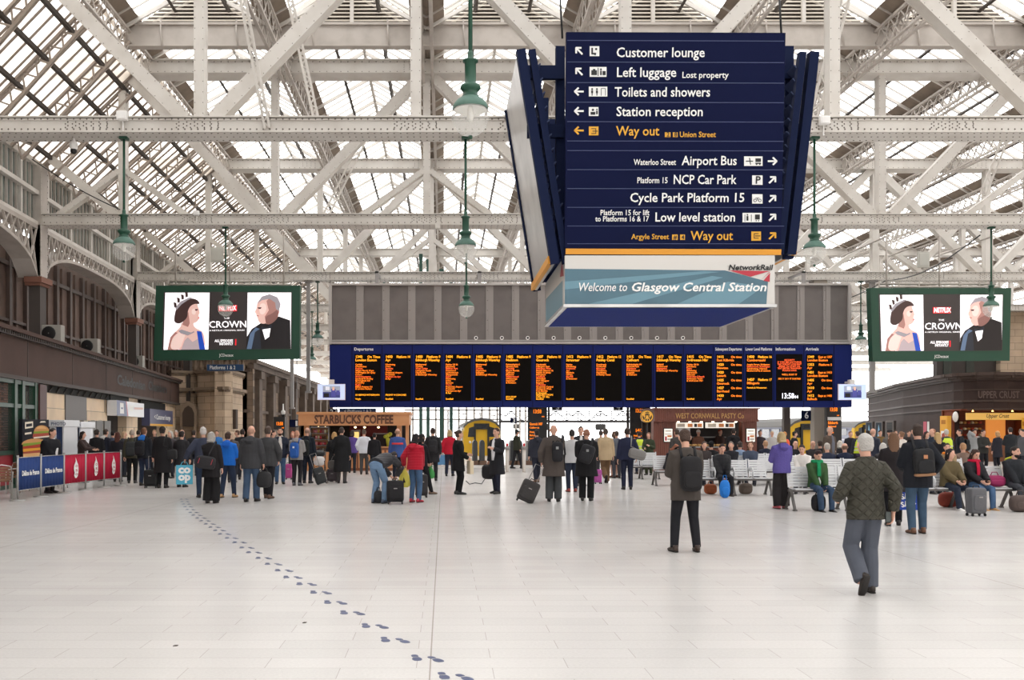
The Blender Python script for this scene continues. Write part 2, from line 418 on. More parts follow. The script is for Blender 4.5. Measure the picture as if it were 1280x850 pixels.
# left lean-to slope down to the wall
mb = MB(); zE = 11.2
ys = [D0 + (D1 - D0) * i / 80 for i in range(81)]
mb.add([p for y in ys for p in ((XW(y), y, zE), (VAL[0], y, ZV))], [(2 * i, 2 * i + 2, 2 * i + 3, 2 * i + 1) for i in range(80)]).build('lean_to_glazing', pane_old, ceil)
mb = MB(); y = D0
while y < D1:
    mb.beam((XW(y), y, zE - .06), (VAL[0], y, ZV - .06), .035, .07, (0, 0, 1), 2); y += .62
for f in (.12, .34, .56, .78):
    mb.beam((XW(D0) * (1 - f) + VAL[0] * f, D0, zE * (1 - f) + ZV * f - .2), (XW(D1) * (1 - f) + VAL[0] * f, D1, zE * (1 - f) + ZV * f - .2), .12, .14, (0, 0, 1), 1)
mb.build('lean_to_glazing_bars', [cream_dk, purlin, mat('glazing_bar_dull', (120, 108, 98), .7)], ceil)
y = D0 + 1.0
while y < D1:
    mb = MB(); a, c = V((XW(y) + .1, y, zE - .1)), V((VAL[0], y, ZV - .15)); dn = V((.62, 0, -.78)) * .55
    for s_ in (-.05, .05):
        o = V((0, s_, 0))
        mb.beam(a + o, c + o, .06, .07, (0, 0, 1)); mb.beam(a + dn + o, c + dn * .6 + o, .06, .07, (0, 0, 1))
    n = 9
    for i in range(n):
        p, q2 = a.lerp(c, i / n), a.lerp(c, (i + .5) / n); e1, e2 = p + dn * (1 - .4 * i / n), a.lerp(c, (i + 1) / n) + dn * (1 - .4 * (i + 1) / n)
        mb.beam(e1, q2, .05, .05); mb.beam(q2, e2, .05, .05)
    mb.build('lattice_rafter', mat('lattice_paint', (158, 146, 135), .6), ceil); y += 2.75
# transverse gutter box with louvred gables above it
gb = struct(empty('beam_gutter', (0, 33.1, ZV)), 'deep cream gutter beam across the roof with louvred gables on top')
mb = MB(); mb.box(VAL[0], 56, 33.1, 33.3, 14.46, 15.18); mb.box(VAL[0], 56, 33.0, 33.4, 15.12, 15.2); mb.box(VAL[0], 56, 33.02, 33.36, 14.42, 14.47)
for x in [VAL[0] + 2.5 * k + 1.2 for k in range(26)]: mb.tube([(x, 33.05, 15.3), (x, 33.0, 14.9), (x + .06, 33.0, 14.4)], .03, 6)
mb.build('gutter_box', cream_dk, gb)
lv = mat('louvre_boards', (226, 218, 206), .6)
for k in range(9):
    a, c = VAL[k], VAL[k + 1]; r = (a + c) / 2; mb = MB(); z = 15.2
    while z < ZR + .3:
        h = (ZR + .5 - z) / (ZR + .5 - 15.2); xw = 2.45 * h
        mb.beam((r - xw, 33.3, z + .05), (r + xw, 33.3, z + .05), .12, .025, (0, -.6, .8), 0); z += .125
    for s_ in (-1, 1): mb.beam((r + s_ * 2.5, 33.25, 15.2), (r, 33.25, ZR + .5), .1, .16, (0, 0, 1), 1)
    mb.box(r - .06, r + .06, 33.15, 33.3, 15.2, ZR + .5, 1)
    mb.box(a, c, 33.5, 33.54, 15.2, 15.2 + .02, 1)
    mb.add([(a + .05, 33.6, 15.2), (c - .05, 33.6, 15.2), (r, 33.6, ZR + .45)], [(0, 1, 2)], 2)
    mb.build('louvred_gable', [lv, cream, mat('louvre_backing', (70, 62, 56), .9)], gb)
# raking laced sway braces from the nearest truss up to the roof
def laced(a, b, wd, label):
    mb = MB(); a, b = V(a), V(b); t = (b - a).normalized(); sx = t.cross(V((0, 1, 0))).normalized()
    for s_ in (-1, 1): mb.beam(a + sx * (s_ * wd / 2), b + sx * (s_ * wd / 2), .06, .05, (0, 1, 0))
    n = int((b - a).length / (wd * 1.2))
    for i in range(n):
        p, q = a.lerp(b, i / n), a.lerp(b, (i + 1) / n); s_ = 1 if i % 2 else -1
        mb.beam(p + sx * (s_ * wd / 2), q - sx * (s_ * wd / 2), .035, .02, (0, 1, 0))
    return tag(mb.build('sway_brace', cream), label, 'roof brace', 'laced roof braces')
d = 24.45
laced(P(334, 160, d), P(299, -25, d - 1), .12, 'thin laced brace left of the big lamp, ending on the nearest truss')
laced(P(395, 148, 25.4), P(356, -30, 26.5), .12, 'thin laced brace behind the nearest truss, left of the tall post above the lamps')
laced(P(1016, 150, 25.2), P(1062, -20, 26), .2, 'wide laced brace rising behind the right wing of the direction sign')
laced(P(408, 268, 36.3), P(452, 180, 37), .2, 'short laced brace between the second truss chords left of centre')
laced(P(1218, 270, 36.3), P(1262, 160, 37), .2, 'laced brace above the right advertising screen')
laced(P(1105, 330, 49.3), P(1150, 240, 50), .25, 'laced brace above the truss over the right screen')

# ---- left wall: columns, clerestory, spandrel arches, recessed timber wall
wl = struct(empty('wall_left', (XW(36), 36, 0)))
def wq(mb, d0, d1, z0, z1, off, m=0, th=.08):       # slab in the wall plane, 'off' towards the hall
    mb.prism([(0, 0), (1, 0), (1, 1), (0, 1)], (XW(d0) + off, d0, z0), V((XW(d1) - XW(d0), d1 - d0, 0)), (0, 0, z1 - z0), (-th, 0, 0), m)
CD = [-30.5, -17.25, -4, 9.25, 22.5, 35.75, 48.75, 61.25, 73]
mb = MB()
wq(mb, -44, 76, 9.0, 9.12, .12, 0, .25); wq(mb, -44, 76, 10.05, 10.2, .16, 0, .2); wq(mb, -44, 76, 11.1, 11.3, .1, 0, .2)
d = -44
while d < 76:
    wq(mb, d, d + .05, 9.1, 11.2, .02, 1, .1); d += .42
d = -44
while d < 76:
    wq(mb, d, d + .16, 9.1, 11.2, .05, 0, .15); d += 2.6
mb.build('clerestory_frame', [cream, cream_dk], wl)
mb = MB(); wq(mb, -44, 76, 9.05, 11.2, -.06, 0, .03); mb.build('clerestory_glazing', glass_cl, wl)
mb = MB()
for d in CD:
    wq(mb, d - .35, d + .35, 7.2, 11.2, .22, 0, .4); wq(mb, d - .3, d + .3, 3.5, 7.2, .18, 1, .4)
    wq(mb, d - .35, d + .35, 7.0, 9.0, .2, 0, .4)
    for k in (-.28, .28): rivets(mb, (XW(d) + .225, d + k, 7.1), (XW(d) + .225, d + k, 11), .2, (1, 0, 0), .025, 3)
    for k in (-.28, 0, .28): rivets(mb, (XW(d) + k * .5 + .05, d - .352, 7.1), (XW(d) + k * .5 + .05, d - .352, 9), .15, (0, -1, 0), .02, 3)
    mb.box(XW(d) - .3, XW(d) + .32, d - .5, d + .5, 6.95, 7.15, 2); mb.box(XW(d) - .3, XW(d) + .25, d - .42, d + .42, 6.85, 6.95, 2)
mb.build('wall_column', [cream_dk, iron_dk, ped, rivet], wl)
for i in range(len(CD) - 1):
    a, c = CD[i] + .35, CD[i + 1] - .35; n = 20; mb = MB()
    def arc(t): return 7.15 + 1.2 * (1 - abs(2 * t - 1) ** 3.2) ** .6
    for j in range(n):
        t0, t1 = j / n, (j + 1) / n; d0, d1 = a + (c - a) * t0, a + (c - a) * t1; z0, z1 = arc(t0), arc(t1)
        mb.prism([(0, z0 - .02), (1, z1 - .02), (1, z1 + .10), (0, z0 + .10)], (XW(d0) + .12, d0, 0), (XW(d1) - XW(d0), d1 - d0, 0), (0, 0, 1), (-.7, 0, 0), 0)
        for off in (.08, -.4):
            if z0 < 8.75:
                mb.beam((XW(d0) + off, d0, z0), (XW(d1) + off, d1, 8.95), .05, .07, (1, 0, 0), 0); mb.beam((XW(d1) + off, d1, z1), (XW(d0) + off, d0, 8.95), .05, .07, (1, 0, 0), 0)
    wq(mb, a, c, 8.85, 9.0, .12, 0, .6)
    mb.build('spandrel_arch', cream_dk, wl)
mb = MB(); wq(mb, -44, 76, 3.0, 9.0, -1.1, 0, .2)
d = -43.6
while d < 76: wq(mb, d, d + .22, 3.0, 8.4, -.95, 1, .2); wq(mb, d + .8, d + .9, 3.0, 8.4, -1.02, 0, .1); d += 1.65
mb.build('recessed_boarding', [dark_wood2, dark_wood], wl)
mb = MB(); wq(mb, -44, 76, 7.6, 7.75, -.98, 0, .12); wq(mb, -44, 76, 5.6, 5.7, -.98, 0, .12); mb.build('boarding_rail', dark_wood, wl)
# ================================================================= hanging signs, screens, departure board, lamps
navy = mat('sign_navy', (17, 23, 55), .7, spec=.08)
navy_line = mat('sign_navy_joint', (52, 62, 104), .45)
navy_dk = mat('sign_frame_navy', (22, 31, 60), .7, spec=.1)
sign_white = mat('sign_white', (238, 238, 236), .5)
sign_yel = mat('sign_yellow', (226, 166, 42), .5)
orange_st = mat('sign_orange_stripe', (222, 152, 40), .5)
panel_lt = mat('panel_light_grey', (206, 203, 198), .4)
teal = mat('welcome_teal', (72, 108, 124), .4, var=.8, vs=.7, dirt=(54, 84, 100))
teal2 = mat('welcome_teal_ray', (98, 138, 154), .4)
nr_red = mat('rail_red', (178, 34, 54), .4)
blue_under = mat('underside_blue', (18, 40, 112), .7, spec=.1)
alu = mat('brushed_aluminium', (196, 194, 192), .3, .6, var=.4, vs=1.5, dirt=(110, 108, 108))
green_p = mat('bottle_green_paint', (34, 78, 60), .4)
green_v = mat('weathered_green', (84, 116, 104), .6, var=.4, vs=6, dirt=(50, 90, 74))

def frame_of(p00, p10, p01):      # plane from three corners: lower left, lower right, upper left
    p00, p10, p01 = V(p00), V(p10), V(p01); return p00, (p10 - p00), (p01 - p00)

# ---- big hanging direction sign
ds = 18.0
root = thing('direction_sign', P(840, 383, ds + 1.8), 'huge navy station direction sign hanging in mid-air with white place names', 'direction sign')
p00, p10, p01 = P(706, 319, ds), P(976, 319, ds), P(708, 40, 17.2); p11 = P(982, 41, 17.2)
R_, U_ = (p10 - p00), (p01 - p00); W_, Hh = R_.length, U_.length; r_, u_ = R_.normalized(), U_.normalized(); n_ = r_.cross(u_)
mb = MB(); mb.add([p00, p10, p11, p01] + [q - n_ * .12 for q in (p00, p10, p11, p01)], [(0, 1, 2, 3), (4, 7, 6, 5), (0, 4, 5, 1), (1, 5, 6, 2), (2, 6, 7, 3), (3, 7, 4, 0)], 0)
def sp(px, py):    # pixel on the front panel -> point on its plane
    v = (319 - py) / 279; l = p00.lerp(p01, v); rr = p10.lerp(p11, v); a = 706 + 2 * v; c = 976 + 6 * v
    return l.lerp(rr, (px - a) / (c - a))
for y in (50, 76, 101, 125, 149, 173, 185, 209, 233, 257, 281, 304):
    a, c = sp(709, y) + n_ * .002, sp(980, y) + n_ * .002; mb.beam(a, c, .012, .004, n_, 1)
a, c = sp(707, 314), sp(976, 315); mb.beam(a + n_ * .01, c + n_ * .01, .1, .03, n_, 2)
mb.build('front_panel', [navy, navy_line, orange_st], root)
tx = MB()
def st(body, x0, x1, yb, cap, m=0, bold=.012):
    text(tx, body, sp(x0, yb) + n_ * .012, r_, u_, cap / F * 17.6 / .69, (x1 - x0) / F * 17.6, m, bold=bold)
st('Customer lounge', 770, 878, 70, 11); st('Left luggage', 770, 843, 94, 11); st('Lost property', 852, 909, 95, 7)
st('Toilets and showers', 768, 886, 118, 11); st('Station reception', 770, 877, 142, 11)
st('Way out', 770, 824, 166, 11, 1); st('Union Street', 849, 894, 168, 6.5, 1)
st('Airport Bus', 852, 921, 203, 11); st('Waterloo Street', 792, 845, 203, 7)
st('NCP Car Park', 841, 920, 227, 11); st('Platform 15', 796, 834, 226, 7)
st('Cycle Park Platform 15', 787, 931, 250, 11)
st('Low level station', 818, 919, 275, 11); st('Platform 15 for lift', 750, 812, 267, 6.5); st('to Platforms 16 & 17', 744, 812, 275, 6.5)
st('Way out', 863, 917, 299, 11, 1); st('Argyle Street', 789, 837, 298, 6.5, 1)
def s_rect(x0, y0, x1, y1, m, off=.01): 
    tx.add([sp(x0, y1) + n_ * off, sp(x1, y1) + n_ * off, sp(x1, y0) + n_ * off, sp(x0, y0) + n_ * off], [(0, 1, 2, 3)], m)
def s_poly(pts, m, off=.014): tx.add([sp(*q) + n_ * off for q in pts], [tuple(range(len(pts)))[::-1]], m)
def s_disc(x, y, r, m, off=.016): s_poly([(x + r * math.cos(q * PI / 5), y + r * math.sin(q * PI / 5)) for q in range(10)], m, off)
def arrow(cx, cy, ang, m, s=5.5):
    tx = MB()
    ca, sa = math.cos(ang), -math.sin(ang)
    def q(a, b): return (cx + a * ca - b * sa * -1 * -1, cy + a * sa + b * ca)
    def seg(a0, b0, a1, b1, w):
        dx, dy = a1 - a0, b1 - b0; l = math.hypot(dx, dy); nx, ny = -dy / l * w, dx / l * w
        pts = [q(a0 + nx, b0 + ny), q(a1 + nx, b1 + ny), q(a1 - nx, b1 - ny), q(a0 - nx, b0 - ny)]
        tx.add([sp(*z) + n_ * .014 for z in pts], [(0, 1, 2, 3)], m)
    seg(-s, 0, s, 0, 1.1); seg(s + .4, .3, s * .15, -s * .85, 1.1); seg(s + .4, -.3, s * .15, s * .85, 1.1)
    tx.build('arrow', [sign_white, sign_yel], root)
tx.build('lettering', [sign_white, sign_yel, black], root); tx = MB()
for y, a, m in ((63, 3 * PI / 4, 0), (88, 3 * PI / 4, 0), (112, PI, 0), (136, PI, 0), (160, PI, 1)): arrow(724, y, a, m)
for y, a, m in ((198, 0, 0), (222, PI / 4, 0), (246, PI / 4, 0), (270, PI / 4, 0), (294, PI / 4, 1)): arrow(965, y, a, m)
for (x0, y0, x1, y1, m) in ((737, 57, 749, 69, 0), (737, 82, 758, 94, 0), (736, 106, 759, 118, 0), (736, 131, 748, 142, 0), (736, 155, 748, 166, 1),
                            (930, 192, 953, 204, 0), (940, 216, 953, 228, 0), (940, 240, 953, 252, 0), (928, 264, 952, 276, 0), (939, 288, 951, 300, 1),
                            (831, 162, 838, 168, 1), (841, 162, 847, 168, 1), (840, 292, 847, 299, 1), (850, 292, 856, 299, 1)): s_rect(x0, y0, x1, y1, m)
for s, x, y in (('2', 833, 167.3), ('8', 842.5, 167.3), ('#', 841.5, 298), ('4', 851.5, 298)): text(tx, s, sp(x, y) + n_ * .018, r_, u_, 5 / F * 17.6 / .69, None, 2, bold=.02)
# pictograms, dark on white
def dk(*a): s_rect(*a, 2, .016)
s_disc(745, 60.5, 1.4, 2); dk(739, 59, 741, 66); dk(739, 65, 745, 67); dk(743, 66, 744.5, 68)
dk(739, 86, 746, 92); dk(741, 84.5, 744, 86); dk(747, 83, 748, 93); s_disc(751, 85, 1.2, 2); dk(750, 86.5, 752, 92); dk(753, 87, 757, 92)
for x in (740, 746): s_disc(x, 109, 1.2, 2); dk(x - 1.2, 110.5, x + 1.2, 114); dk(x - .6, 114, x + .6, 117)
dk(751, 108, 757, 108.7); dk(751, 108, 751.7, 117); dk(756.3, 108, 757, 117)
s_disc(741, 134.5, 1.5, 2); dk(738, 137, 744, 140.5); s_disc(746, 134, 1, 2); dk(745, 135.5, 747, 140)
for x, y in ((739, 157.3), (942, 290.3)):
    dk(x, y, x + 6, y + .9); dk(x, y + 6, x + 6, y + 6.9); dk(x + (5.2 if x < 800 else 0), y, x + (6.1 if x < 800 else .9), y + 6.9); dk(x + 1.5, y + 3, x + 8, y + 4)
dk(932, 197.5, 941, 198.7); s_poly([(936, 194), (937.4, 194), (938.5, 202.5), (937.5, 202.5)], 2); dk(944, 194.5, 951, 199); dk(944, 200, 951, 201.5); s_disc(945.5, 202, .9, 2); s_disc(949.5, 202, .9, 2)
text(tx, 'P', sp(943.5, 226.5) + n_ * .018, r_, u_, 9 / F * 17.6 / .69, None, 2, bold=.02)
for x in (943.5, 949.5): s_disc(x, 248, 2.1, 2); s_disc(x, 248, 1.3, 0, .018)
dk(944, 244.5, 949, 245.2); dk(946, 245, 947, 248)
s_disc(934, 266.5, 1, 2); dk(932.8, 268, 935.2, 274); dk(930.5, 266, 931.2, 275); dk(938.5, 266, 939.2, 275); dk(943.5, 266, 949.5, 272.5); s_disc(945, 274, .8, 2); s_disc(948, 274, .8, 2)
tx.build('pictogram_lettering', [sign_white, sign_yel, black], root)
# welcome box under it
mb = MB(); zt, zb = P(706, 319.5, ds).z, P(706, 382, ds).z; xa, xb = P(706, 380, ds).x, P(968, 380, ds).x; yb = ds + 3.4
mb.box(xa, xb, ds - .02, yb, zb, zt, 0); mb.box(xa - .03, xb + .03, ds - .05, yb + .03, zb - .03, zb + .02, 3)
mb.add([(xa + .05, ds + .05, zb - .035), (xa + .05, yb - .05, zb - .035), (xb - .05, yb - .05, zb - .035), (xb - .05, ds + .05, zb - .035)], [(0, 1, 2, 3)], 1)
def wb(px, py): q = P(px, py, ds - .025); return (q.x, q.y, q.z)
mb.add([wb(706, 380), wb(958, 381), wb(960, 352), wb(906, 338), wb(706, 336)], [(0, 1, 2, 3, 4)], 2)
for poly in ([(846, 380), (910, 352), (955, 358), (922, 381)], [(706, 352), (880, 339), (900, 340), (706, 362)], [(735, 380), (890, 345), (904, 347), (790, 380)]):
    mb.add([(a, y - .004, c) for a, y, c in [wb(*q) for q in poly]], [(0, 1, 2, 3)], 4)
for poly in ([(911, 338), (962, 339), (938, 346)], [(962, 339.5), (961.5, 341), (951, 350), (941, 347)], [(962.5, 341), (962, 352.5), (954, 351)]):
    mb.add([(a, y - .006, c) for a, y, c in [wb(*q) for q in poly]], [(0, 1, 2)], 5)
text(mb, 'Welcome to', wb(722, 364), size=10.5 / F * ds / .69, width=60 / F * ds, m=6, shear=.22, bold=.004, ext=.012)
text(mb, 'Glasgow Central Station', wb(788, 364), size=10.5 / F * ds / .69, width=168 / F * ds, m=6, shear=.22, bold=.02, ext=.012)
text(mb, 'NetworkRail', wb(910, 337.5), size=6.5 / F * ds / .69, width=56 / F * ds, m=7, shear=.2, bold=.03, ext=.012)
# coloured ends of the same box
for s_, x in ((-1, xa - .004),):
    mb.add([(x, ds + .3, zb + .05), (x, yb - .1, zb + .05), (x, yb - .1, zb + .55), (x, ds + .3, zb + .5)], [(0, 1, 2, 3)], 4)
    mb.add([(x - .003, ds + .1, zb + .55), (x - .003, ds + .7, zb + .62), (x - .003, ds + .4, zb + .85)], [(0, 1, 2)], 5)
mb.build('welcome_box', [panel_lt, blue_under, teal, alu, teal2, nr_red, sign_white, black], root)
# side panels leaning outwards, with louvred backs, arms and inner mast
def side_panel(nt, nb, ft, fb, s_):
    nt, nb, ft, fb = map(V, (nt, nb, ft, fb)); o = V((s_ * .05, 0, 0)); mb = MB()
    mb.add([nb, fb, ft, nt] + [q - o for q in (nb, fb, ft, nt)], [(0, 1, 2, 3), (4, 7, 6, 5), (0, 4, 5, 1), (1, 5, 6, 2), (2, 6, 7, 3), (3, 7, 4, 0)], 0)
    mb.beam(nb - o, nt - o, .16, .2, (0, 1, 0), 1); mb.beam(fb - o, ft - o, .16, .2, (0, 1, 0), 1)
    mb.beam(nb - o * 5, nt - o * 5, .12, .16, (0, 1, 0), 1)
    for q in (nb, fb): pass
    mb.beam(nb + (nt - nb) * .02 + o * .3, fb + (ft - fb) * .02 + o * .3, .1, .14, (0, 0, 1), 2)
    mb.build('side_panel', [alu, navy_dk, orange_st], root)
    mb = MB()
    for i in range(14):
        q = .08 + i * .065; a = nb.lerp(nt, q) - o * 6; c = fb.lerp(ft, q) - o * 6
        mb.beam(a, c, .17, .02, (s_ * .7, 0, .7), 0)
    mb.build('louvre_back', mat('louvre_blue_grey', (66, 76, 108), .6, spec=.2), root)
L_nt, L_nb = P(647, 63, 17.75), P(690, 330, ds + .15); side_panel(L_nt, L_nb, L_nt + V((0, 3.3, 0)), L_nb + V((0, 3.5, 0)), -1)
R_nt, R_nb = P(1020, 66, 17.75), P(991, 318, ds + .15); side_panel(R_nt, R_nb, R_nt + V((0, 3.3, 0)), R_nb + V((0, 3.5, 0)), 1)
for px in (700, 985):
    a = P(px, 95, ds + .35)
    for y in (a.y, ds + 3.2): mb = MB(); mb.beam((a.x, y, zt), (a.x, y, P(0, 50, ds).z), .16, .16); mb.build('mast', navy_dk, root)
for px0, px1 in ((650, 706), (984, 1014)):
    for py, q in ((86, 0), (160, 10)):
        a, c = P(px0 + (q if px0 < 800 else 0), py, ds), P(px1 - (q * .5 if px0 > 800 else 0), py, ds)
        for y in (ds + .2, ds + 3.2): mb = MB(); mb.beam((a.x, y, a.z), (c.x, y, c.z), .1, .24); mb.build('support_arm', navy_dk, root)
mb = MB(); b2 = yb; mb.add([(xa, b2 - .1, zt), (xb, b2 - .1, zt), (xb + .05, b2 + .6, p01.z), (xa - .05, b2 + .6, p01.z)], [(0, 1, 2, 3)]); mb.box(xa + .2, xb - .2, ds + .4, yb - .3, zt, zt + .1)
mb.build('rear_panel', navy_dk, root)
mb = MB()
for px in (703, 977):
    a = P(px, 48, ds + .3); mb.tube([a, (a.x - .05, a.y, a.z + .9)], .02, 6); 
    for k in range(12): mb.tube([(a.x - .05, a.y, a.z + .9 + k * .3), (a.x - .05, a.y, a.z + 1.16 + k * .3)], .02, 6)
    mb.tube([(a.x - .05, a.y, a.z + 4), (a.x - .05, a.y, ZT + .5)], .015, 6)
mb.build('suspension_rod', black, root)

# ---- pendant lamps with green cast fittings and clear globes
globe = mat('lamp_glass', (238, 238, 234), .06, trans=.72, spec=.8)
refl = mat('lamp_reflector', (236, 234, 228), .4)
def lamp_meshes():
    r = thing('pendant_lamp', (0, 0, 0), '', 'lamp')
    mb = MB(); s = 1.0
    mb.lathe([(.12, .29), (.125, .30), (.125, .325), (.11, .33), (.11, .39), (.135, .405), (.15, .43), (.155, .455), (.14, .485), (.095, .50), (.085, .52), (.085, .83), (.115, .835), (.115, .86), (.06, .88), (.045, .90), (.045, .95), (.035, 1.0)], n=20)
    mb.build('lamp_fitting', green_p, r, False)
    mb = MB(); mb._lathe([(.288, .11), (.292, .15), (.275, .21), (.21, .33), (.135, .41)], (0, 0, 0), 20, 0, True); 
    mb = MB(); mb._lathe([(.265, .125), (.27, .14), (.255, .19), (.205, .255), (.14, .30), (.115, .31)], (0, 0, 0), 20, 0, True); mb.build('lamp_dome', green_v, r, False)
    mb = MB(); mb._lathe([(.262, .13), (.285, .07), (.285, 0), (.262, -.1), (.2, -.2), (.12, -.255), (.03, -.28), (.001, -.285)], (0, 0, 0), 24, 0, True); mb.build('lamp_globe', globe, r, False)
    mb = MB(); mb._lathe([(.25, .11), (.22, .14), (.1, .18), (.001, .19)], (0, 0, 0), 20, 0, True); mb.lathe([(.03, -.05), (.05, 0), (.045, .12), (.03, .17)], n=10); mb.build('lamp_reflector', refl, r, False)
    mb = MB(); mb.lathe([(.03, -.32), (.03, -.27)], n=8); mb.build('lamp_finial', green_p, r, False)
    return r
proto = None
def lamp(px, py, d, ztop, label):
    global proto
    c = P(px, py, d)
    if proto is None: proto = lamp_meshes(); r = proto
    else:
        r = proto.copy(); COL.objects.link(r)
        for ch in list(proto.children):
            if ch.name.startswith('lamp_rod'): continue
            q = ch.copy(); COL.objects.link(q); q.parent = r
    r.location = c; r['label'] = label; r['category'] = 'lamp'; r['group'] = 'pendant globe lamps'
    mb = MB(); mb.tube([(0, 0, .97), (0, 0, ztop - c.z)], .032, 8); mb.box(-.1, .1, -.1, .1, ztop - c.z - .06, ztop - c.z); mb.build('lamp_rod', green_p, r, False)
lamp(588, 147, 15, 15.0, 'largest green pendant globe lamp, nearest, left of the direction sign')
lamp(155, 312, 24.9, ZB, 'green globe lamp hanging farthest left, in front of the arched wall')
lamp(582, 314, 24.9, ZB, 'middle one of three green globe lamps hung in line left of the direction sign')
lamp(1018, 317, 24.9, ZB, 'green globe lamp just right of the direction sign wing')
lamp(282, 386, 35.9, ZB, 'green globe lamp hanging in front of the left advertising screen')
lamp(583, 387, 35.9, ZB, 'lowest of three green globe lamps in line, against the grey panels')
lamp(1239, 387, 35.9, ZB, 'green globe lamp hanging in front of the right advertising screen')
lamp(397, 426, 49, ZB, 'small distant globe lamp between left screen and departure board')
lamp(1076, 428, 49, ZB, 'small distant globe lamp at the right end of the grey panels')
lamp(390, 452, 61.4, ZB, 'tiny far globe lamp left of the departure board, behind another')

# ---- departure board
db = 46.0
bd = thing('departure_board', P(738, 509, db), 'long navy departure board of orange train times under a grey panelled hoarding', 'departure board')
dnavy = mat('board_navy', (30, 40, 98), .7, spec=.08)
dblack = mat('board_black', (20, 17, 15), .8, spec=.05)
led = mat('led_orange', (255, 128, 14), .5, emit=1.15)
led2 = mat('led_red_orange', (255, 96, 40), .5, emit=1.0)
ledy = mat('led_amber', (255, 166, 24), .5, emit=1.3)
wtext = mat('board_white_text', (240, 240, 240), .5)
z0, z1 = P(0, 509, db).z, P(0, 431, db).z; x0, x1 = P(412, 0, db).x, P(1065, 0, db).x
mb = MB(); mb.box(x0, x1, db, db + .6, z0, z1, 0)
jx = [412 + 0] + [440 + 37.65 * i for i in range(17)]
for px in jx[1:]: mb.box(P(px, 0, db).x - .012, P(px, 0, db).x + .012, db - .006, db, z0, z1, 1)
mb.build('casing', [dnavy, dblack], bd)
PN = [
 ('1340', 'On Time', 'London Euston', 'Carlisle,Oxenholme,Preston,Wigan North West,Warrington Bk Quay,Crewe,Wolverhampton,Sandwell & Dudley,Birmingham Intl,Coventry,Rugby,Milton Keynes Ctl,& London Euston,,,SO SERVICE WITHDRAWN,,Virgin'),
 ('1400', 'Platform 14', 'Ayr', 'Kilwinning,Irvine,Barassie,Troon,Prestwick Airport,Prestwick,Newton-on-Ayr,& Ayr,,,,,,,,FRONT 4 COACHES,,ScotRail'),
 ('1400', 'Platform 9', 'Edinburgh Waverley', 'Motherwell,Carluke,West Calder,Livingston South,Haymarket,& Edinburgh Waverley,,,,,,,,,,,,ScotRail'),
 ('1404', 'Platform 8', 'Ayr', 'Paisley Gil St,Johnstone,Milliken Park,Howwood,Lochwinnoch,Glengarnock,Dalry,Kilwinning,Irvine,Barassie,Troon,Prestwick Airport,Prestwick,Newton-on-Ayr,& Ayr,,,ScotRail'),
 ('1405', 'Platform 9', 'Edinburgh Waverley', 'Motherwell,Shotts,Carluke,Haymarket,Bathgate,& Edinburgh Waverley,,,,,,,,,,,,ScotRail'),
 ('1405', 'Platform 9', 'Neilston', 'Pollokshields E,Queens Park,Crosshill,Mount Florida,Cathcart,Muirend,Williamwood,Whitecraigs,Patterton,& Neilston,,,,,,,BUS STOP,ScotRail'),
 ('1407', 'Platform 10', 'Gourock', 'Cardonald,Hillington East,Hillington West,Paisley Gilmour St,Paisley St James,Bishopton,Langbank,Woodhall,Port Glasgow,Bogston,Cartsdyke,Greenock Central,Greenock West,Fort Matilda,& Gourock,REQUEST STOPS,CALL AT ALL,ScotRail'),
 ('1412', 'Platform 9', 'Stranraer', 'Paisley,Kilwinning,Prestwick,Ayr,Maybole,Girvan,Barrhill,& Stranraer,,,,,,,,,,ScotRail'),
 ('1412', 'Platform 12', 'Paisley Canal', 'Dumbreck,Corkerhill,Mosspark,Crookston,Hawkhead,& Paisley Canal,,,,,,,,,,,,ScotRail'),
 ('1415', 'On Time', 'Cathcart', 'Pollokshields W,Maxwell Park,Shawlands,Pollokshaws E,Langside,& Cathcart,,,,,,,,,,,,ScotRail'),
 ('1417', 'On Time', 'Edinburgh Waverley', 'Bellshill,Motherwell,Haymarket,& Edinburgh Waverley,,,,,,,,,,,,,,ScotRail'),
 ('1415', 'On Time', 'Ardrossan Hbr', 'Paisley Gil St,Johnstone,Dalry,Kilwinning,Stevenston,Saltcoats,Ardrossan S Beach,Ardrossan Town,& Ardrossan Hbr,,,,,,,,,ScotRail')]
def scr_xy(px, py): q = P(px, py, db - .03); return (q.x, q.y, q.z)
hd = {0: 'Departures', 12: 'Subsequent Departures', 13: 'Lower Level Platforms', 14: 'Information', 15: 'Arrivals'}
k = db / F
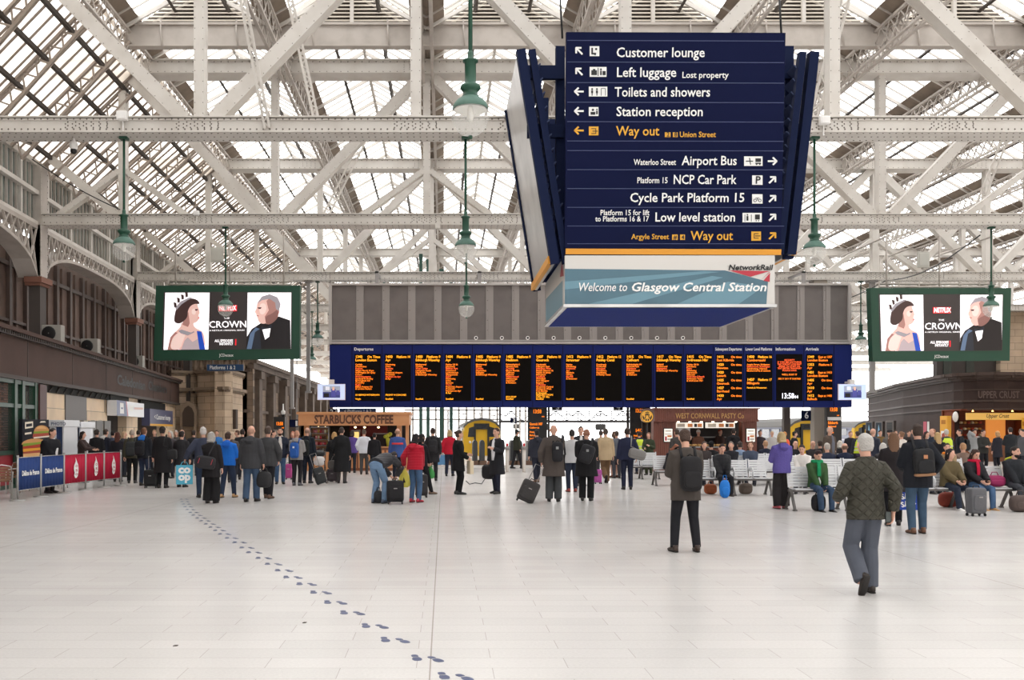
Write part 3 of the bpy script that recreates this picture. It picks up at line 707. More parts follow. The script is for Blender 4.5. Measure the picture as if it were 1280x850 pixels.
for i in range(16):
    mb = MB(); xa = 440 + 37.65 * i + 3.2; xb = xa + 33
    a, c = scr_xy(xa, 501), scr_xy(xb, 442.5); mb.box(a[0], c[0], db - .025, db + .05, a[2], c[2], 0)
    def ln(body, x, y, cap, m, align='LEFT', wd=None): text(mb, body, scr_xy(x, y), size=cap * k / .69, width=wd * k if wd else None, m=m, align=align, bold=.02, maxw=(17 if cap > 2.6 and align == 'RIGHT' else 30) * k)
    if i < 12:
        t, pl, de, calls = PN[i]
        ln(t, xa + 1, 447.5, 3.3, 3, wd=8); ln(pl, xb - 1, 447.5, 3.0, 3, 'RIGHT'); ln(de, xa + 1, 451.5, 3.0, 3)
        for j, w in enumerate(calls.split(',')):
            if w: ln(w, xa + 1, 456.6 + j * 2.53, 2.0, 2 if j in (2, 6, 10) else 3 if j > 13 else 1)
    elif i in (12, 15):
        rows = [('1415', 'East Kilbride'), ('1420', 'Newton'), ('1420', 'Lanark'), ('1425', 'Gourock'), ('1427', 'Barrhead'), ('1430', 'Ayr')] if i == 12 else [('1349', 'London Euston'), ('1353', 'Ayr'), ('1401', 'London Euston'), ('1405', 'Ayr'), ('1410', 'Ayr'), ('1412', 'Balloch')]
        st_ = ['On time'] * 6 if i == 12 else ['Expt at 1357', 'Platform 5', 'Expt at 1413', 'On time', 'On time', 'Expt at 1445']
        for j, (t, de) in enumerate(rows):
            ln(t, xa + 1, 447.5 + j * 9.7, 3.0, 3); ln(st_[j], xb - 1, 447.5 + j * 9.7, 2.7, 1, 'RIGHT'); ln(de, xa + 1, 451.6 + j * 9.7, 2.9, 1)
    elif i == 13:
        ln('1400', xa + 1, 447.5, 3.2, 3); ln('Platform 16', xb - 1, 447.5, 2.9, 3, 'RIGHT'); ln('Cumbernauld', xa + 1, 451.6, 2.9, 1)
        for j, w in enumerate(['Argyle Street, Bridgeton', 'Dalmarnock, Rutherglen', 'Cambuslang, Newton', 'Motherwell & all stations']): ln(w, xa + 1, 456.6 + j * 2.6, 2.0, 2 if j == 1 else 1)
        ln('1407', xa + 1, 476, 3.2, 3); ln('Platform 17', xb - 1, 476, 2.9, 3, 'RIGHT'); ln('Milngavie', xa + 1, 480.2, 2.9, 1); ln('Partick & Westerton', xa + 1, 485.6, 2.0, 3)
    else:
        mid = (xa + xb) / 2
        for j, (w, m) in enumerate([('SECURITY', 2), ('IF YOU SEE ANYTHING', 2), ('THAT DOES NOT LOOK RIGHT', 2), ('SPEAK TO STAFF OR', 2), ('TEXT BRITISH TRANSPORT', 2), ('POLICE 61016', 2), ('', 1), ("WE'LL SORT IT", 1), ('', 1), ('SEE IT SAY IT SORTED', 1)]):
            if w: ln(w, mid, 451 + j * 2.6, 2.0, m, 'CENTER')
        text(mb, '13:58', scr_xy(xa + 6, 498), size=6.5 * k / .69, width=15 * k, m=4, bold=.02); text(mb, '44', scr_xy(xa + 22, 498), size=3.8 * k / .69, m=4, bold=.02)
    mb.build('screen', [dblack, led, led2, ledy, mat('led_white', (245, 245, 255), .5, emit=1)], bd)
mb = MB()
for i, w in hd.items(): text(mb, w, scr_xy(440 + 37.65 * i + 2.5, 438), size=3.6 * k / .69, width=(33 if len(w) > 14 else None) and 33 * k, m=0, bold=.02, ext=-.02)
mb.build('heading_lettering', wtext, bd)
# grey panelled hoarding above it, with the ledge of round lights
gp = mat('hoarding_grey', (112, 105, 102), .7, var=.3, vs=1.5)
gl = mat('hoarding_batten', (150, 143, 139), .6)
hb = bd
x0, x1 = P(414, 0, db + .3).x, P(1060, 0, db + .3).x; z0, z1 = P(0, 431, db).z + .01, P(0, 357, db + .3).z
mb = MB(); mb.box(x0, x1, db + .3, db + .5, z0, z1, 0); mb.build('hoarding_panel', gp, hb)
for px in [446 + 32.4 * i for i in range(19)]:
    mb = MB(); x = P(px + 4, 0, db + .3).x; mb.box(x - .17, x + .17, db + .26, db + .31, z0, z1); mb.box(x - .05, x + .05, db + .23, db + .27, z0, z1); rivets(mb, (x - .1, db + .26, z0), (x - .1, db + .26, z1), .4, (0, -1, 0)); mb.build('batten', [gl, rivet], hb)
mb = MB(); mb.box(x0 - .05, x1 + .05, db + .15, db + .55, z1, z1 + .09); mb.box(x0 - .1, x0 + .04, db + .15, db + .55, z0, z1); mb.box(x1 - .04, x1 + .1, db + .15, db + .55, z0, z1)
mb.box(x0, x1, db - .05, db + .3, P(0, 430, db).z, P(0, 427, db).z); mb.box(x0, x1, db + .1, db + .3, P(0, 426, db).z, P(0, 424.5, db).z); mb.build('hoarding_frame', mat('hoarding_frame', (176, 170, 166), .5), hb)
for i in range(12):
    px = 595 + 32.3 * i
    if px > 880: break
    mb = MB(); c = P(px, 422.5, db + .12); mb.tube([(c.x, c.y, c.z), (c.x, c.y - .06, c.z)], .09, 14, 0, (1, 0, 0)); mb.tube([(c.x, c.y - .06, c.z), (c.x, c.y - .07, c.z)], .05, 10, 1, (1, 0, 0)); mb.build('ledge_light', [white, black], hb)
for px in (470, 600, 738, 880, 1010):
    x = P(px, 0, db).x; mb = MB(); mb.box(x - .08, x + .08, db + .52, db + .6, P(0, 431, db).z, ZB + .1); mb.box(x - .08, x + .08, db + .52, 48.47, ZB + .02, ZB + .12); mb.build('hanger', grey_metal, bd)
# monitors at the board's ends
mon_b = mat('monitor_blue', (186, 202, 236), .4, emit=.7)
def monitor(px, label):
    r = thing('monitor', P(px, 500, db - .8), label, 'monitor'); a, c = P(px - 17.5, 500, db - .8), P(px + 17.5, 480, db - .8)
    mb = MB(); mb.box(a.x, c.x, a.y, a.y + .08, a.z, c.z); mb.build('monitor_case', white, r)
    mb = MB(); w, h = c.x - a.x, c.z - a.z
    def rc(u0, v0, u1, v1, m, e): mb.add([(a.x + w * u0, a.y - e, a.z + h * v0), (a.x + w * u1, a.y - e, a.z + h * v0), (a.x + w * u1, a.y - e, a.z + h * v1), (a.x + w * u0, a.y - e, a.z + h * v1)], [(0, 1, 2, 3)], m)
    rc(.02, .03, .98, .97, 0, .004); rc(.2, .14, .82, .88, 1, .008); rc(.2, .5, .82, .88, 2, .01); rc(.5, .2, .66, .7, 3, .012); rc(.54, .6, .62, .82, 4, .014); rc(.24, .18, .42, .42, 5, .014); rc(.68, .3, .8, .6, 3, .013); rc(.3, .62, .44, .84, 6, .012)
    mb.build('monitor_screen', [mon_b, mat('news_navy', (52, 62, 120), .4, emit=.5), mat('news_grey', (150, 160, 178), .4, emit=.5), mat('news_suit', (70, 72, 150), .4, emit=.5), mat('news_skin', (220, 180, 160), .4, emit=.5), black, mat('news_pale', (220, 226, 240), .4, emit=.6)], r)
    mb = MB(); m_ = (a.x + c.x) / 2; mb.box(m_ - .12, m_ + .12, a.y - .02, a.y + .25, c.z, c.z + .2); mb.beam((m_, a.y + .1, c.z + .1), (m_, db - .02, c.z + .1), .08, .08); mb.build('monitor_bracket', white, r)
monitor(414, 'pale blue news monitor at the left end of the departure board'); monitor(1065.5, 'pale blue news monitor at the right end of the departure board')

# ---- advertising screens
sc_w = mat('screen_white', (250, 246, 248), .3, emit=.95); sc_d = mat('screen_charcoal', (62, 56, 56), .3, emit=.25)
sc = {n: mat('screen_' + n, c, .3, emit=e) for n, c, e in (('hair', (70, 50, 48), .4), ('skin', (222, 182, 172), .6), ('skin_shade', (170, 124, 116), .5), ('dress', (176, 160, 164), .6), ('sash', (30, 70, 170), .7), ('suit', (44, 48, 58), .3), ('suit_black', (34, 30, 32), .3), ('lip', (190, 40, 50), .6), ('blush', (236, 204, 196), .6), ('fold', (138, 98, 92), .45), ('crimson', (230, 40, 50), .8), ('silver', (150, 144, 150), .6), ('blue_grey', (92, 112, 140), .5))}
SCN = [sc_w, sc_d] + list(sc.values()); SI = {n: i + 2 for i, n in enumerate(sc)}; SI['w'] = 0; SI['d'] = 1
def advert(tl, tr, br, bl, d, label, lamp_covers):
    # screen corners in pixels; the picture is laid out in a 0..182 x 0..96 frame
    ctr = ((tl[0] + br[0]) / 2, br[1])
    r = thing('advertising_screen', P(ctr[0], ctr[1], d), label, 'advertising screen')
    A, B, Dn = P(*bl, d), P(*br, d), P(*tl, d - .35); E = P(*tr, d - .35); rr = (B - A).normalized(); uu = (Dn - A); uu = (uu - rr * uu.dot(rr)).normalized(); nn = rr.cross(uu)
    def q(x, y, e=0): # x 0..182 from left, y 0..96 from top
        v = 1 - y / 96; a = A.lerp(Dn, v); c = B.lerp(E, v); return a.lerp(c, x / 182) + nn * e
    mb = MB(); f = [q(0, 96), q(182, 96), q(182, 0), q(0, 0)]
    mb.add(f + [p - nn * .45 for p in f], [(0, 1, 2, 3), (4, 7, 6, 5), (0, 4, 5, 1), (1, 5, 6, 2), (2, 6, 7, 3), (3, 7, 4, 0)], 0); 
    text(mb, 'JCDecaux', q(82, 91.5, .01), rr, uu, 3.6 / F * d / .69, 18 / F * d, 1, bold=.02)
    mb.build('screen_frame', [mat('screen_frame_green', (30, 74, 56), .45), sign_white], r)
    mb = MB(); lv_ = [.004]
    def poly(pts, m):
        if m not in ('w', 'd', 'crimson', 'silver', 'suit_black', 'suit', 'blue_grey', 'sash', 'dress', 'skin_shade') and len(pts) > 4:      # round the corners of soft shapes
            for _ in range(2): pts = [p for (a, b), (c, e) in zip(pts, pts[1:] + pts[:1]) for p in ((a * .75 + c * .25, b * .75 + e * .25), (a * .25 + c * .75, b * .25 + e * .75))]
        pts = [(x, min(y, 82)) for x, y in pts]
        lv_[0] += .0012; mb.add([q(x, y, lv_[0]) for x, y in pts], [tuple(range(len(pts)))[::-1]], SI[m])
    mb.add([q(10, 82.5, -.02), q(172, 82.5, -.02), q(172, 8, -.02), q(10, 8, -.02), q(10, 82.5, .004), q(172, 82.5, .004), q(172, 8, .004), q(10, 8, .004)], [(4, 5, 6, 7), (0, 4, 7, 3), (1, 2, 6, 5)], 1)
    poly([(12, 9), (68, 9), (68, 82), (12, 82)], 'w'); poly([(116, 9), (171, 9), (171, 82), (116, 82)], 'w')
    # woman in profile wearing a small tiara
    poly([(17, 82), (20, 66), (27, 58), (33, 52), (33, 47), (48, 46), (50, 54), (60, 58), (63, 66), (64, 82)], 'skin')
    poly([(17, 82), (20, 66), (26, 59), (32, 62), (30, 82)], 'skin_shade')
    poly([(34, 82), (38, 70), (42, 66), (48, 72), (58, 66), (60, 82)], 'dress')
    poly([(53, 58), (59, 59), (64, 82), (57, 82)], 'sash')
    poly([(36, 24), (46, 18), (52, 20), (54, 27), (57, 35), (55, 37), (55, 39), (56, 41), (54, 46), (49, 48), (42, 52), (36, 50)], 'skin')
    poly([(36, 36), (42, 34), (44, 48), (42, 53), (35, 50)], 'skin_shade')
    poly([(46, 30), (51, 29), (52, 33), (50, 38), (46, 36)], 'blush'); poly([(20, 82), (22, 68), (28, 61), (35, 58), (40, 62), (36, 70), (33, 82)], 'blush')
    poly([(54.5, 40), (56.3, 41.2), (54.5, 43)], 'lip'); poly([(50, 30), (54, 30), (53, 32), (50.5, 32)], 'hair')
    poly([(24, 42), (26, 30), (30, 24), (38, 18), (46, 16), (53, 18), (57, 24), (50, 23), (44, 26), (41, 33), (41, 40), (37, 45), (31, 49), (25, 47)], 'hair')
    poly([(25, 28), (32, 20), (43, 15), (47, 15.5), (40, 19), (33, 24), (27, 31)], 'silver')
    for x, y in ((24, 26), (28, 20), (33, 16), (38, 13)): poly([(x - 1, y - 5), (x + 2.5, y - 4), (x + 3, y + 1), (x, y + 2)], 'hair')
    poly([(30, 58), (34, 56), (46, 60), (50, 58), (50, 60), (42, 64), (33, 61)], 'silver')
    # elderly man in a dark suit
    poly([(115, 82), (116, 66), (122, 56), (131, 50), (140, 44), (156, 40), (170, 45), (171, 82)], 'suit_black')
    poly([(116, 82), (120, 62), (127, 54), (132, 56), (128, 82)], 'blue_grey'); poly([(122, 82), (126, 60), (132, 56), (134, 82)], 'suit')
    poly([(128, 22), (134, 15), (144, 12), (153, 16), (156, 24), (156, 36), (150, 44), (138, 50), (131, 48), (129, 42), (128, 38), (125, 34), (128, 29)], 'skin')
    poly([(140, 20), (146, 13), (153, 16), (157, 24), (156, 36), (150, 45), (140, 50), (138, 40), (143, 32)], 'skin_shade')
    poly([(128, 24), (134, 14), (144, 11), (154, 15), (158, 24), (156, 33), (152, 30), (151, 22), (144, 17), (134, 19)], 'silver')
    poly([(131, 24), (138, 22), (141, 30), (137, 38), (131, 36)], 'blush'); poly([(138, 40), (148, 36), (154, 30), (156, 40), (148, 49), (140, 51)], 'fold')
    poly([(127.5, 38), (131, 38.6), (130.5, 39.8), (127.8, 39.4)], 'skin_shade'); poly([(129, 28), (134, 28), (133, 30), (130, 30)], 'hair')
    poly([(135, 56), (146, 52), (144, 66), (139, 70)], 'w'); poly([(134, 53), (140, 54), (147, 50), (147, 55), (140, 56), (134, 57)], 'suit')
    e = lv_[0] + .003
    def tt(s, x, y, cap, wd, m, bold=.01): text(mb, s, q(x, y, e), rr, uu, cap / F * d / .69, wd / F * d, SI[m], bold=bold)
    poly([(80, 25), (103, 25), (103, 33), (80, 33)], 'crimson'); e = lv_[0] + .003; tt('NETFLIX', 81, 31.7, 5.6, 21, 'w', .03)
    tt('THE', 87, 43, 2.2, 7, 'w'); tt('CROWN', 68.5, 54, 8, 46, 'w'); tt('A NETFLIX ORIGINAL SERIES', 69, 58.5, 1.7, 44, 'w')
    tt('ALL EPISODES', 76, 72.5, 3, 23, 'w', .03); tt('INSTANTLY', 82, 76.5, 3, 17, 'w', .03); poly([(101.5, 69), (103, 69), (103, 77), (101.5, 77)], 'crimson')
    mb.build('screen_face', SCN, r)
    mb = MB()
    a, c = q(14, -1.5, -.2), q(170, -1.5, -.2); mb.tube([a, c], .04, 8); a2, c2 = a + V((0, .3, .18)), c + V((0, .3, .18)); mb.tube([a2, c2], .05, 8)
    for i in range(7):
        p = a.lerp(c, i / 6); mb.beam(p - V((0, 0, .12)), p + V((0, 0, .25)), .05, .05)
    for s_ in (.06, .5, .94):
        p = a.lerp(c, s_); mb.tube([p, (p.x, p.y, ZB + 1.2), (p.x, 48.8, ZB + 1.2)], .04, 6)
    mb.build('hanging_rail', cream_dk, r)
    mb = MB(); o = q(91, 20, -.3)
    return r
advert((195, 357), (375, 357), (374.5, 449), (192, 451), 44.0, 'green-framed advertising screen at left with a tiara portrait and an old man portrait', 0)
advert((1088, 360), (1264, 360), (1262, 451), (1091, 452), 44.0, 'green-framed advertising screen at right, partly covered by a globe lamp at its upper right', 0)
# plain hanging poles and small boxes on the trusses
def pole(px, y0, y1, d, w, label, name='hanging_pole'):
    a, c = P(px, y0, d), P(px, y1, d); mb = MB(); mb.beam(a, (c.x, c.y, c.z), w, w); mb.box(a.x - w * .8, a.x + w * .8, a.y - w * .8, a.y + w * .8, c.z, c.z + .08); mb.box(a.x - w, a.x + w, a.y - w, a.y + w, a.z - .1, a.z)
    return tag(mb.build(name, grey_metal), label, 'pole')
pole(385.5, 351, 491, 48.8, .18, 'grey hanging pole just left of the grey hoarding')
pole(365, 388, 511, 61.2, .2, 'grey pole hanging below the right corner of the left screen')
pole(1090, 351, 491, 48.8, .22, 'grey hanging pole at the left edge of the right screen')
def junction_box(px, py, d, w, h, label, m=white):
    c = P(px, py, d); mb = MB(); mb.box(c.x - w / 2, c.x + w / 2, c.y - .15, c.y, c.z - h / 2, c.z + h / 2); mb.tube([(c.x, c.y - .02, c.z - h / 2), (c.x, c.y - .02, c.z - h / 2 - .25)], .02, 6); mb.box(c.x - w * .4, c.x + w * .4, c.y - .17, c.y - .15, c.z - h * .4, c.z + h * .4)
    return tag(mb.build('junction_box', m, bevel=.01), label, 'box')
junction_box(154, 146, 24.45, .25, .22, 'small white box on the nearest truss above the far left lamp')
junction_box(1029, 152, 24.45, .24, .2, 'small white box on the nearest truss right of the direction sign')
junction_box(547, 283, 35.4, .18, .2, 'small white box on the second truss left of the lamp line', cream)
junction_box(246, 267, 35.4, .2, .16, 'small white box on the second truss above the left screen')
junction_box(272, 319, 48, .6, .72, 'pale grey cabinet standing on the truss above the left screen', mat('pale_cabinet', (190, 188, 180), .6))
junction_box(1153, 325, 48, .55, .75, 'pale grey cabinet standing on the truss above the right screen', mat('pale_cabinet', (190, 188, 180), .6))
def camera_cctv(px, py, d, label):
    c = P(px, py, d); r = thing('security_camera', c, label, 'camera'); mb = MB(); mb.lathe([(.06, -.02), (.1, .05), (.1, .16), (.04, .22), (.03, .5)], c, 12); mb.build('camera_housing', white, r)
    mb = MB(); mb.ell((c.x, c.y, c.z - .03), .085, .085, .085, 10); mb.build('camera_dome', black, r)
camera_cctv(92, 187, 25.0, 'dome camera under the nearest truss at far left')
# ================================================================= buildings, kiosks, gates, platforms, trains
def XF(d): return -13.3 - .1033 * (d - 30)
def DF(px): return -10.2 / ((px - VX) / F + .1033)
fac_n = V((30, 3.1, 0)).normalized()                      # out of the shop front, towards the hall
fac_r = V((XF(60) - XF(30), 30, 0)).normalized()
def fq(mb, d0, d1, z0, z1, off=0, m=0, th=.06):
    a, c = V((XF(d0), d0, z0)) + fac_n * off, V((XF(d1), d1, z0)) + fac_n * off
    mb.prism([(0, 0), (1, 0), (1, 1), (0, 1)], a, c - a, (0, 0, z1 - z0), -fac_n * th, m)
def fpx(mb, x0, x1, z0, z1, off=0, m=0, th=.06): fq(mb, DF(x0), DF(x1), z0, z1, off, m, th)
sf = struct(empty('wall_shopfront', (XF(45), 45, 0)), 'dark brown timber shop front along the left side')
mb = MB(); fq(mb, -5, 60, 3.3, 4.62, .5, 0, .5); fq(mb, -5, 60, 4.62, 4.74, .72, 0, 1.2); fq(mb, -5, 60, 3.24, 3.36, .56, 1, .4); fq(mb, -5, 60, 4.5, 4.56, .62, 1, .2)
d = 18
while d < 60: fq(mb, d, d + .1, 4.53, 4.62, .64, 1, .15); d += .2
d = 20.5
while d < 60: fq(mb, d, d + .04, 3.36, 4.5, .512, 1, .05); d += 5.2
mb.build('fascia', [brownp, iron_dk], sf)
mb = MB()
text(mb, 'Caledonian', V((XF(DF(131)), DF(131), 3.72)) + fac_n * .52, fac_r, (0, 0, 1), .62, DF(168) - DF(131), 0, bold=.03)
text(mb, 'Chambers', V((XF(DF(172)), DF(172), 3.78)) + fac_n * .52, fac_r, (0, 0, 1), .62, DF(197) - DF(172), 0, bold=.03)
mb.build('fascia_lettering', black, sf)
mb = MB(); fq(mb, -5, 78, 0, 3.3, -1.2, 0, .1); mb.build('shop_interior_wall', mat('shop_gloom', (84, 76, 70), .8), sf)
mb = MB()
for x0, x1, z0, z1 in ((37, 70, 1.9, 3.0), (97, 125, 1.9, 3.0), (150, 164, 0, 3.24), (198, 213, 0, 3.24), (37, 44, 0, 2), (98, 103, 0, 2)): fpx(mb, x0, x1, z0, z1, .3, 0, .4)
mb.build('tile_panels', tile, sf)
mb = MB(); fpx(mb, 70, 97, 2.1, 3.0, .34, 0, .2); fpx(mb, 34, 150, 3.0, 3.26, .36, 1, .1); fpx(mb, 126, 150, 2.8, 3.26, .4, 1, .1); fpx(mb, 166, 198, 2.75, 3.2, .38, 1, .1)
mb.build('transom', [mat('shutter_grey', (98, 92, 90), .5), mat('transom_glass', (50, 50, 48), .7, spec=.1)], sf)
mb = MB()
for x0, x1, s in ((62, 90, 'Scottish coffee'), (138, 153, 'tickets'), (176, 196, 'concourse')): text(mb, s, V((XF(DF(x0)), DF(x0), 3.06)) + fac_n * .4, fac_r, (0, 0, 1), .16, DF(x1) - DF(x0), 0, bold=.02)
# (the photograph's own transom words are too small to read, so none are kept)
mb = MB(); dx = DF(40)
for k in range(12): 
    d = DF(36) + k * .9; a, c = V((XF(d), d, 3.02)) + fac_n * .37, V((XF(d + .4), d + .4, 3.22)) + fac_n * .37; mb.beam(a, c, .02, .06, fac_n)
mb.build('transom_bars', iron_dk, sf)
# green cafe front at far left with brick behind the glass
cf = tag(empty('cafe_shopfront', (XF(30), 30, 0)), 'dark green framed cafe front with brick behind its glass, at the far left', 'shop front')
gk = mat('cafe_green', (24, 62, 44), .4); brick = mat('brick', (142, 88, 70), .85, kind='brick')
mb = MB()
for x in (-60, -30, -3, 7, 24): fpx(mb, x, x + 3.5, 0, 3.24, .5, 0, .2)
for z in (0, 1.0, 2.4, 3.12): fpx(mb, -60, 27, z, z + .12, .48, 0, .18)
fpx(mb, -3, 8, 0, 2.4, .42, 0, .1); mb.build('frame', gk, cf)
mb = MB(); fpx(mb, -60, 27, 0, 3.2, .1, 0, .1); mb.build('brick_wall', brick, cf)
mb = MB(); fpx(mb, -60, 22, .12, 1.0, .44, 0, .04); mb.build('red_panel', mat('cafe_red', (150, 26, 40), .5), cf)
mb = MB(); fpx(mb, -60, 27, 1.1, 3.1, .42, 0, .02); mb.build('glazing', mat('cafe_glass', (190, 200, 195), .3, trans=.93, spec=.1), cf)
mb = MB(); fpx(mb, 28, 37, 2.0, 3.2, .55, 0, .4); tag(mb.build('sign_box', mat('oxblood', (74, 34, 34), .5)), 'dark oxblood sign box beside the green cafe front', 'sign')
# burger poster hoarding
def plane_px(x0, x1, y0, y1, d0, d1=None):   # upright rectangle between two depths
    d1 = d1 or d0; a, c = P(x0, 0, d0), P(x1, 0, d1); a.z = P(0, y1, d0).z; c.z = a.z; zt = P(0, y0, d0).z
    return a, (c - a), V((0, 0, zt - a.z))
def flat(mb, o, r, u, pts, m, e): 
    n = r.cross(u).normalized(); mb.add([o + r * x + u * y + n * e for x, y in pts], [tuple(range(len(pts)))], m)
bp = {n: mat('poster_' + n, c, .5) for n, c in (('night', (28, 32, 42)), ('bun', (206, 150, 92)), ('bun_light', (226, 180, 122)), ('lettuce', (128, 156, 52)), ('ham', (170, 76, 60)), ('cheese', (226, 160, 50)), ('tomato', (178, 52, 40)), ('cream', (236, 226, 208)))}
o, r, u = plane_px(28, 61, 524, 585, 29.6, 30.9); pb = thing('poster_board', o + r * .5, 'tall poster board with two stacked filled rolls beside the green cafe front', 'poster')
n_ = r.cross(u).normalized(); mb = MB(); mb.prism([(0, -.05), (1, -.05), (1, 1), (0, 1)], o, r, u, -n_ * .12, 0); mb.build('board', bp['night'], pb)
mb = MB(); e = [.004]
def bl(pts, k): e[0] += .002; flat(mb, o, r, u, pts, list(bp).index(k), e[0])
def bump_(cx, cy, rx, ry, k, lo=0, hi=PI): bl([(cx + rx * math.cos(lo + (hi - lo) * i / 10), cy + ry * math.sin(lo + (hi - lo) * i / 10)) for i in range(11)], k)
bump_(.72, .74, .3, .14, 'bun'); bump_(.7, .8, .2, .06, 'bun_light'); bl([(.4, .7), (1, .72), (1, .76), (.4, .745)], 'lettuce'); bl([(.36, .62), (1, .66), (1, .72), (.38, .70)], 'ham'); bl([(.4, .6), (1, .63), (1, .66), (.4, .63)], 'cream')
bump_(.45, .48, .5, .12, 'bun'); bl([(0, .44), (.9, .5), (.92, .54), (0, .5)], 'lettuce'); bl([(0, .38), (.92, .44), (.92, .5), (0, .44)], 'tomato'); bl([(0, .33), (.9, .37), (.92, .42), (0, .39)], 'cheese'); bl([(0, .28), (.9, .32), (.92, .36), (0, .33)], 'ham')
bl([(0, .2), (.95, .24), (.9, .31), (0, .29)], 'bun_light'); bl([(0, .14), (.95, .18), (.95, .24), (0, .2)], 'lettuce')
bl([(.06, .8), (.36, .83), (.36, .96), (.06, .94)], 'cream'); bl([(.1, .84), (.32, .86), (.32, .92), (.1, .9)], 'night'); bl([(.05, .68), (.3, .7), (.3, .74), (.05, .72)], 'cream'); bl([(.6, .93), (.85, .94), (.8, .97), (.65, .965)], 'cream')
mb.build('poster_picture', list(bp.values()), pb)
# photo booths
bw = mat('booth_white', (226, 228, 232), .35); bblue = mat('booth_blue', (44, 66, 112), .6, kind='boards', ks=3)
def booth(x0, x1, y0, d, label):
    a, c = P(x0, 0, d), P(x1, 0, d); zt = P(0, y0, d).z; r = thing('photo_booth', (a.x, d, 0), label, 'photo booth'); w = c.x - a.x
    mb = MB(); mb.box(a.x, a.x + w * .42, d, d + 1.3, 0, zt - .2); mb.box(c.x - .06, c.x, d, d + 1.3, 0, zt - .2); mb.box(a.x, c.x, d + 1.2, d + 1.3, 0, zt - .2); mb.box(a.x - .02, c.x + .04, d - .06, d + 1.32, zt - .22, zt); mb.box(a.x, c.x, d, d + 1.3, 0, .12); mb.build('cabin', bw, r, bevel=.015)
    mb = MB(); mb.box(a.x + w * .42, c.x - .06, d + .08, d + .12, .5, zt - .22); mb.build('curtain', bblue, r)
    mb = MB(); mb.box(a.x + w * .08, a.x + w * .34, d - .01, d, 1.2, 1.7, 0); mb.box(a.x + w * .1, a.x + w * .32, d - .012, d, .7, 1.05, 1); mb.build('display_panel', [mat('booth_panel', (150, 158, 172), .4), black], r)
    mb = MB(); text(mb, 'PHOTO', (a.x + w * .15, d - .065, zt - .17), size=.14, m=0, bold=.02); mb.build('booth_lettering', mat('booth_text', (110, 116, 140), .5), r)
booth(62, 80, 525, 32.8, 'white photo booth with a blue curtain next to the roll poster'); booth(81, 101, 527, 34.5, 'second white photo booth, right of the first, behind the red barriers')
# poster-fronted machines
vm = {n: mat('machine_' + n, c, .5) for n, c in (('steel', (120, 118, 116)), ('yellow', (206, 186, 96)), ('pale', (222, 214, 198)), ('pink', (206, 150, 150)), ('ink', (60, 52, 52)))}
for k, (x0, x1) in enumerate(((103, 111), (112, 120), (121, 130))):
    d = 36.4 + k * .95; a, c = P(x0, 0, d), P(x1, 0, d); zt = P(0, 526, d).z
    r = thing('vending_machine', (a.x, d, 0), ['leftmost of three narrow vending machines with yellow posters', 'middle one of three narrow vending machines with yellow posters', 'rightmost of three narrow vending machines with yellow posters'][k], 'vending machine', 'vending machines behind the red barriers')
    mb = MB(); mb.box(a.x - .03, c.x + .03, d, d + .7, 0, zt); mb.build('cabinet', vm['steel'], r, bevel=.01)
    mb = MB(); w = c.x - a.x
    mb.box(a.x + .03, c.x - .03, d - .01, d, .9, zt - .12, 0); mb.box(a.x + w * .25, a.x + w * .8, d - .015, d, 1.2, zt - .2, 1); mb.ell((a.x + w * .5, d - .01, 1.75), .07, .02, .09, 8, 2); mb.ell((a.x + w * .5, d - .015, 1.5), .12, .02, .12, 8, 3); mb.box(a.x + .06, a.x + .2, d - .02, d, zt - .1, zt + .02, 1)
    mb.build('poster', [vm['yellow'], vm['pale'], vm['pink'], vm['ink']], r)
# hanging shop signs
def shop_sign(x0, x1, z0, z1, label, build):
    d0, d1 = DF(x0), DF(x1); o = V((XF(d0), d0, z0)) + fac_n * .75; r = (V((XF(d1), d1, z0)) - V((XF(d0), d0, z0))); u = V((0, 0, z1 - z0))
    t = thing('shop_sign', o + r * .5, label, 'sign'); mb = MB(); mb.prism([(0, 0), (1, 0), (1, 1), (0, 1)], o, r, u, -fac_n * .4, 0); build(t, mb, o, r, u)
def s1(t, mb, o, r, u):
    mb.build('sign_box', bw, t); mb = MB(); n = r.cross(u).normalized()
    flat(mb, o, r, u, [(0, 0), (.36, 0), (.3, 1), (0, 1)], 0, .006); flat(mb, o, r, u, [(.36, 0), (.39, 0), (.33, 1), (.3, 1)], 1, .006); flat(mb, o, r, u, [(.1, .15), (.24, .15), (.22, .85), (.1, .85)], 2, .01); flat(mb, o, r, u, [(.42, .35), (.56, .35), (.56, .75), (.42, .75)], 3, .01); flat(mb, o, r, u, [(.13, .45), (.2, .45), (.2, .55), (.13, .55)], 0, .014)
    flat(mb, o, r, u, [(.6, .5), (.95, .55), (.95, .7), (.6, .65)], 4, .01); mb.build('sign_face', [mat('shop_blue', (34, 52, 110), .4), nr_red, sign_white, sign_white, mat('salmon', (226, 190, 180), .5)], t)
def s2(t, mb, o, r, u):
    mb.build('sign_box', mat('lounge_blue', (66, 70, 104), .4), t); mb = MB(); flat(mb, o, r, u, [(0, 0), (1, 0), (1, .12), (0, .12)], 1, .006)
    text(mb, '< Customer lounge', o + r * .16 + u * .4, r, u, u.length * .42, r.length * .7, 0, bold=.02, ext=.02); mb.build('sign_face', [sign_white, sign_yel], t)
shop_sign(123, 160, 2.35, 3.0, 'blue and white shop sign over the left queue', s1)
shop_sign(168, 199, 1.95, 2.8, 'muted blue customer lounge sign with a yellow line under it', s2)
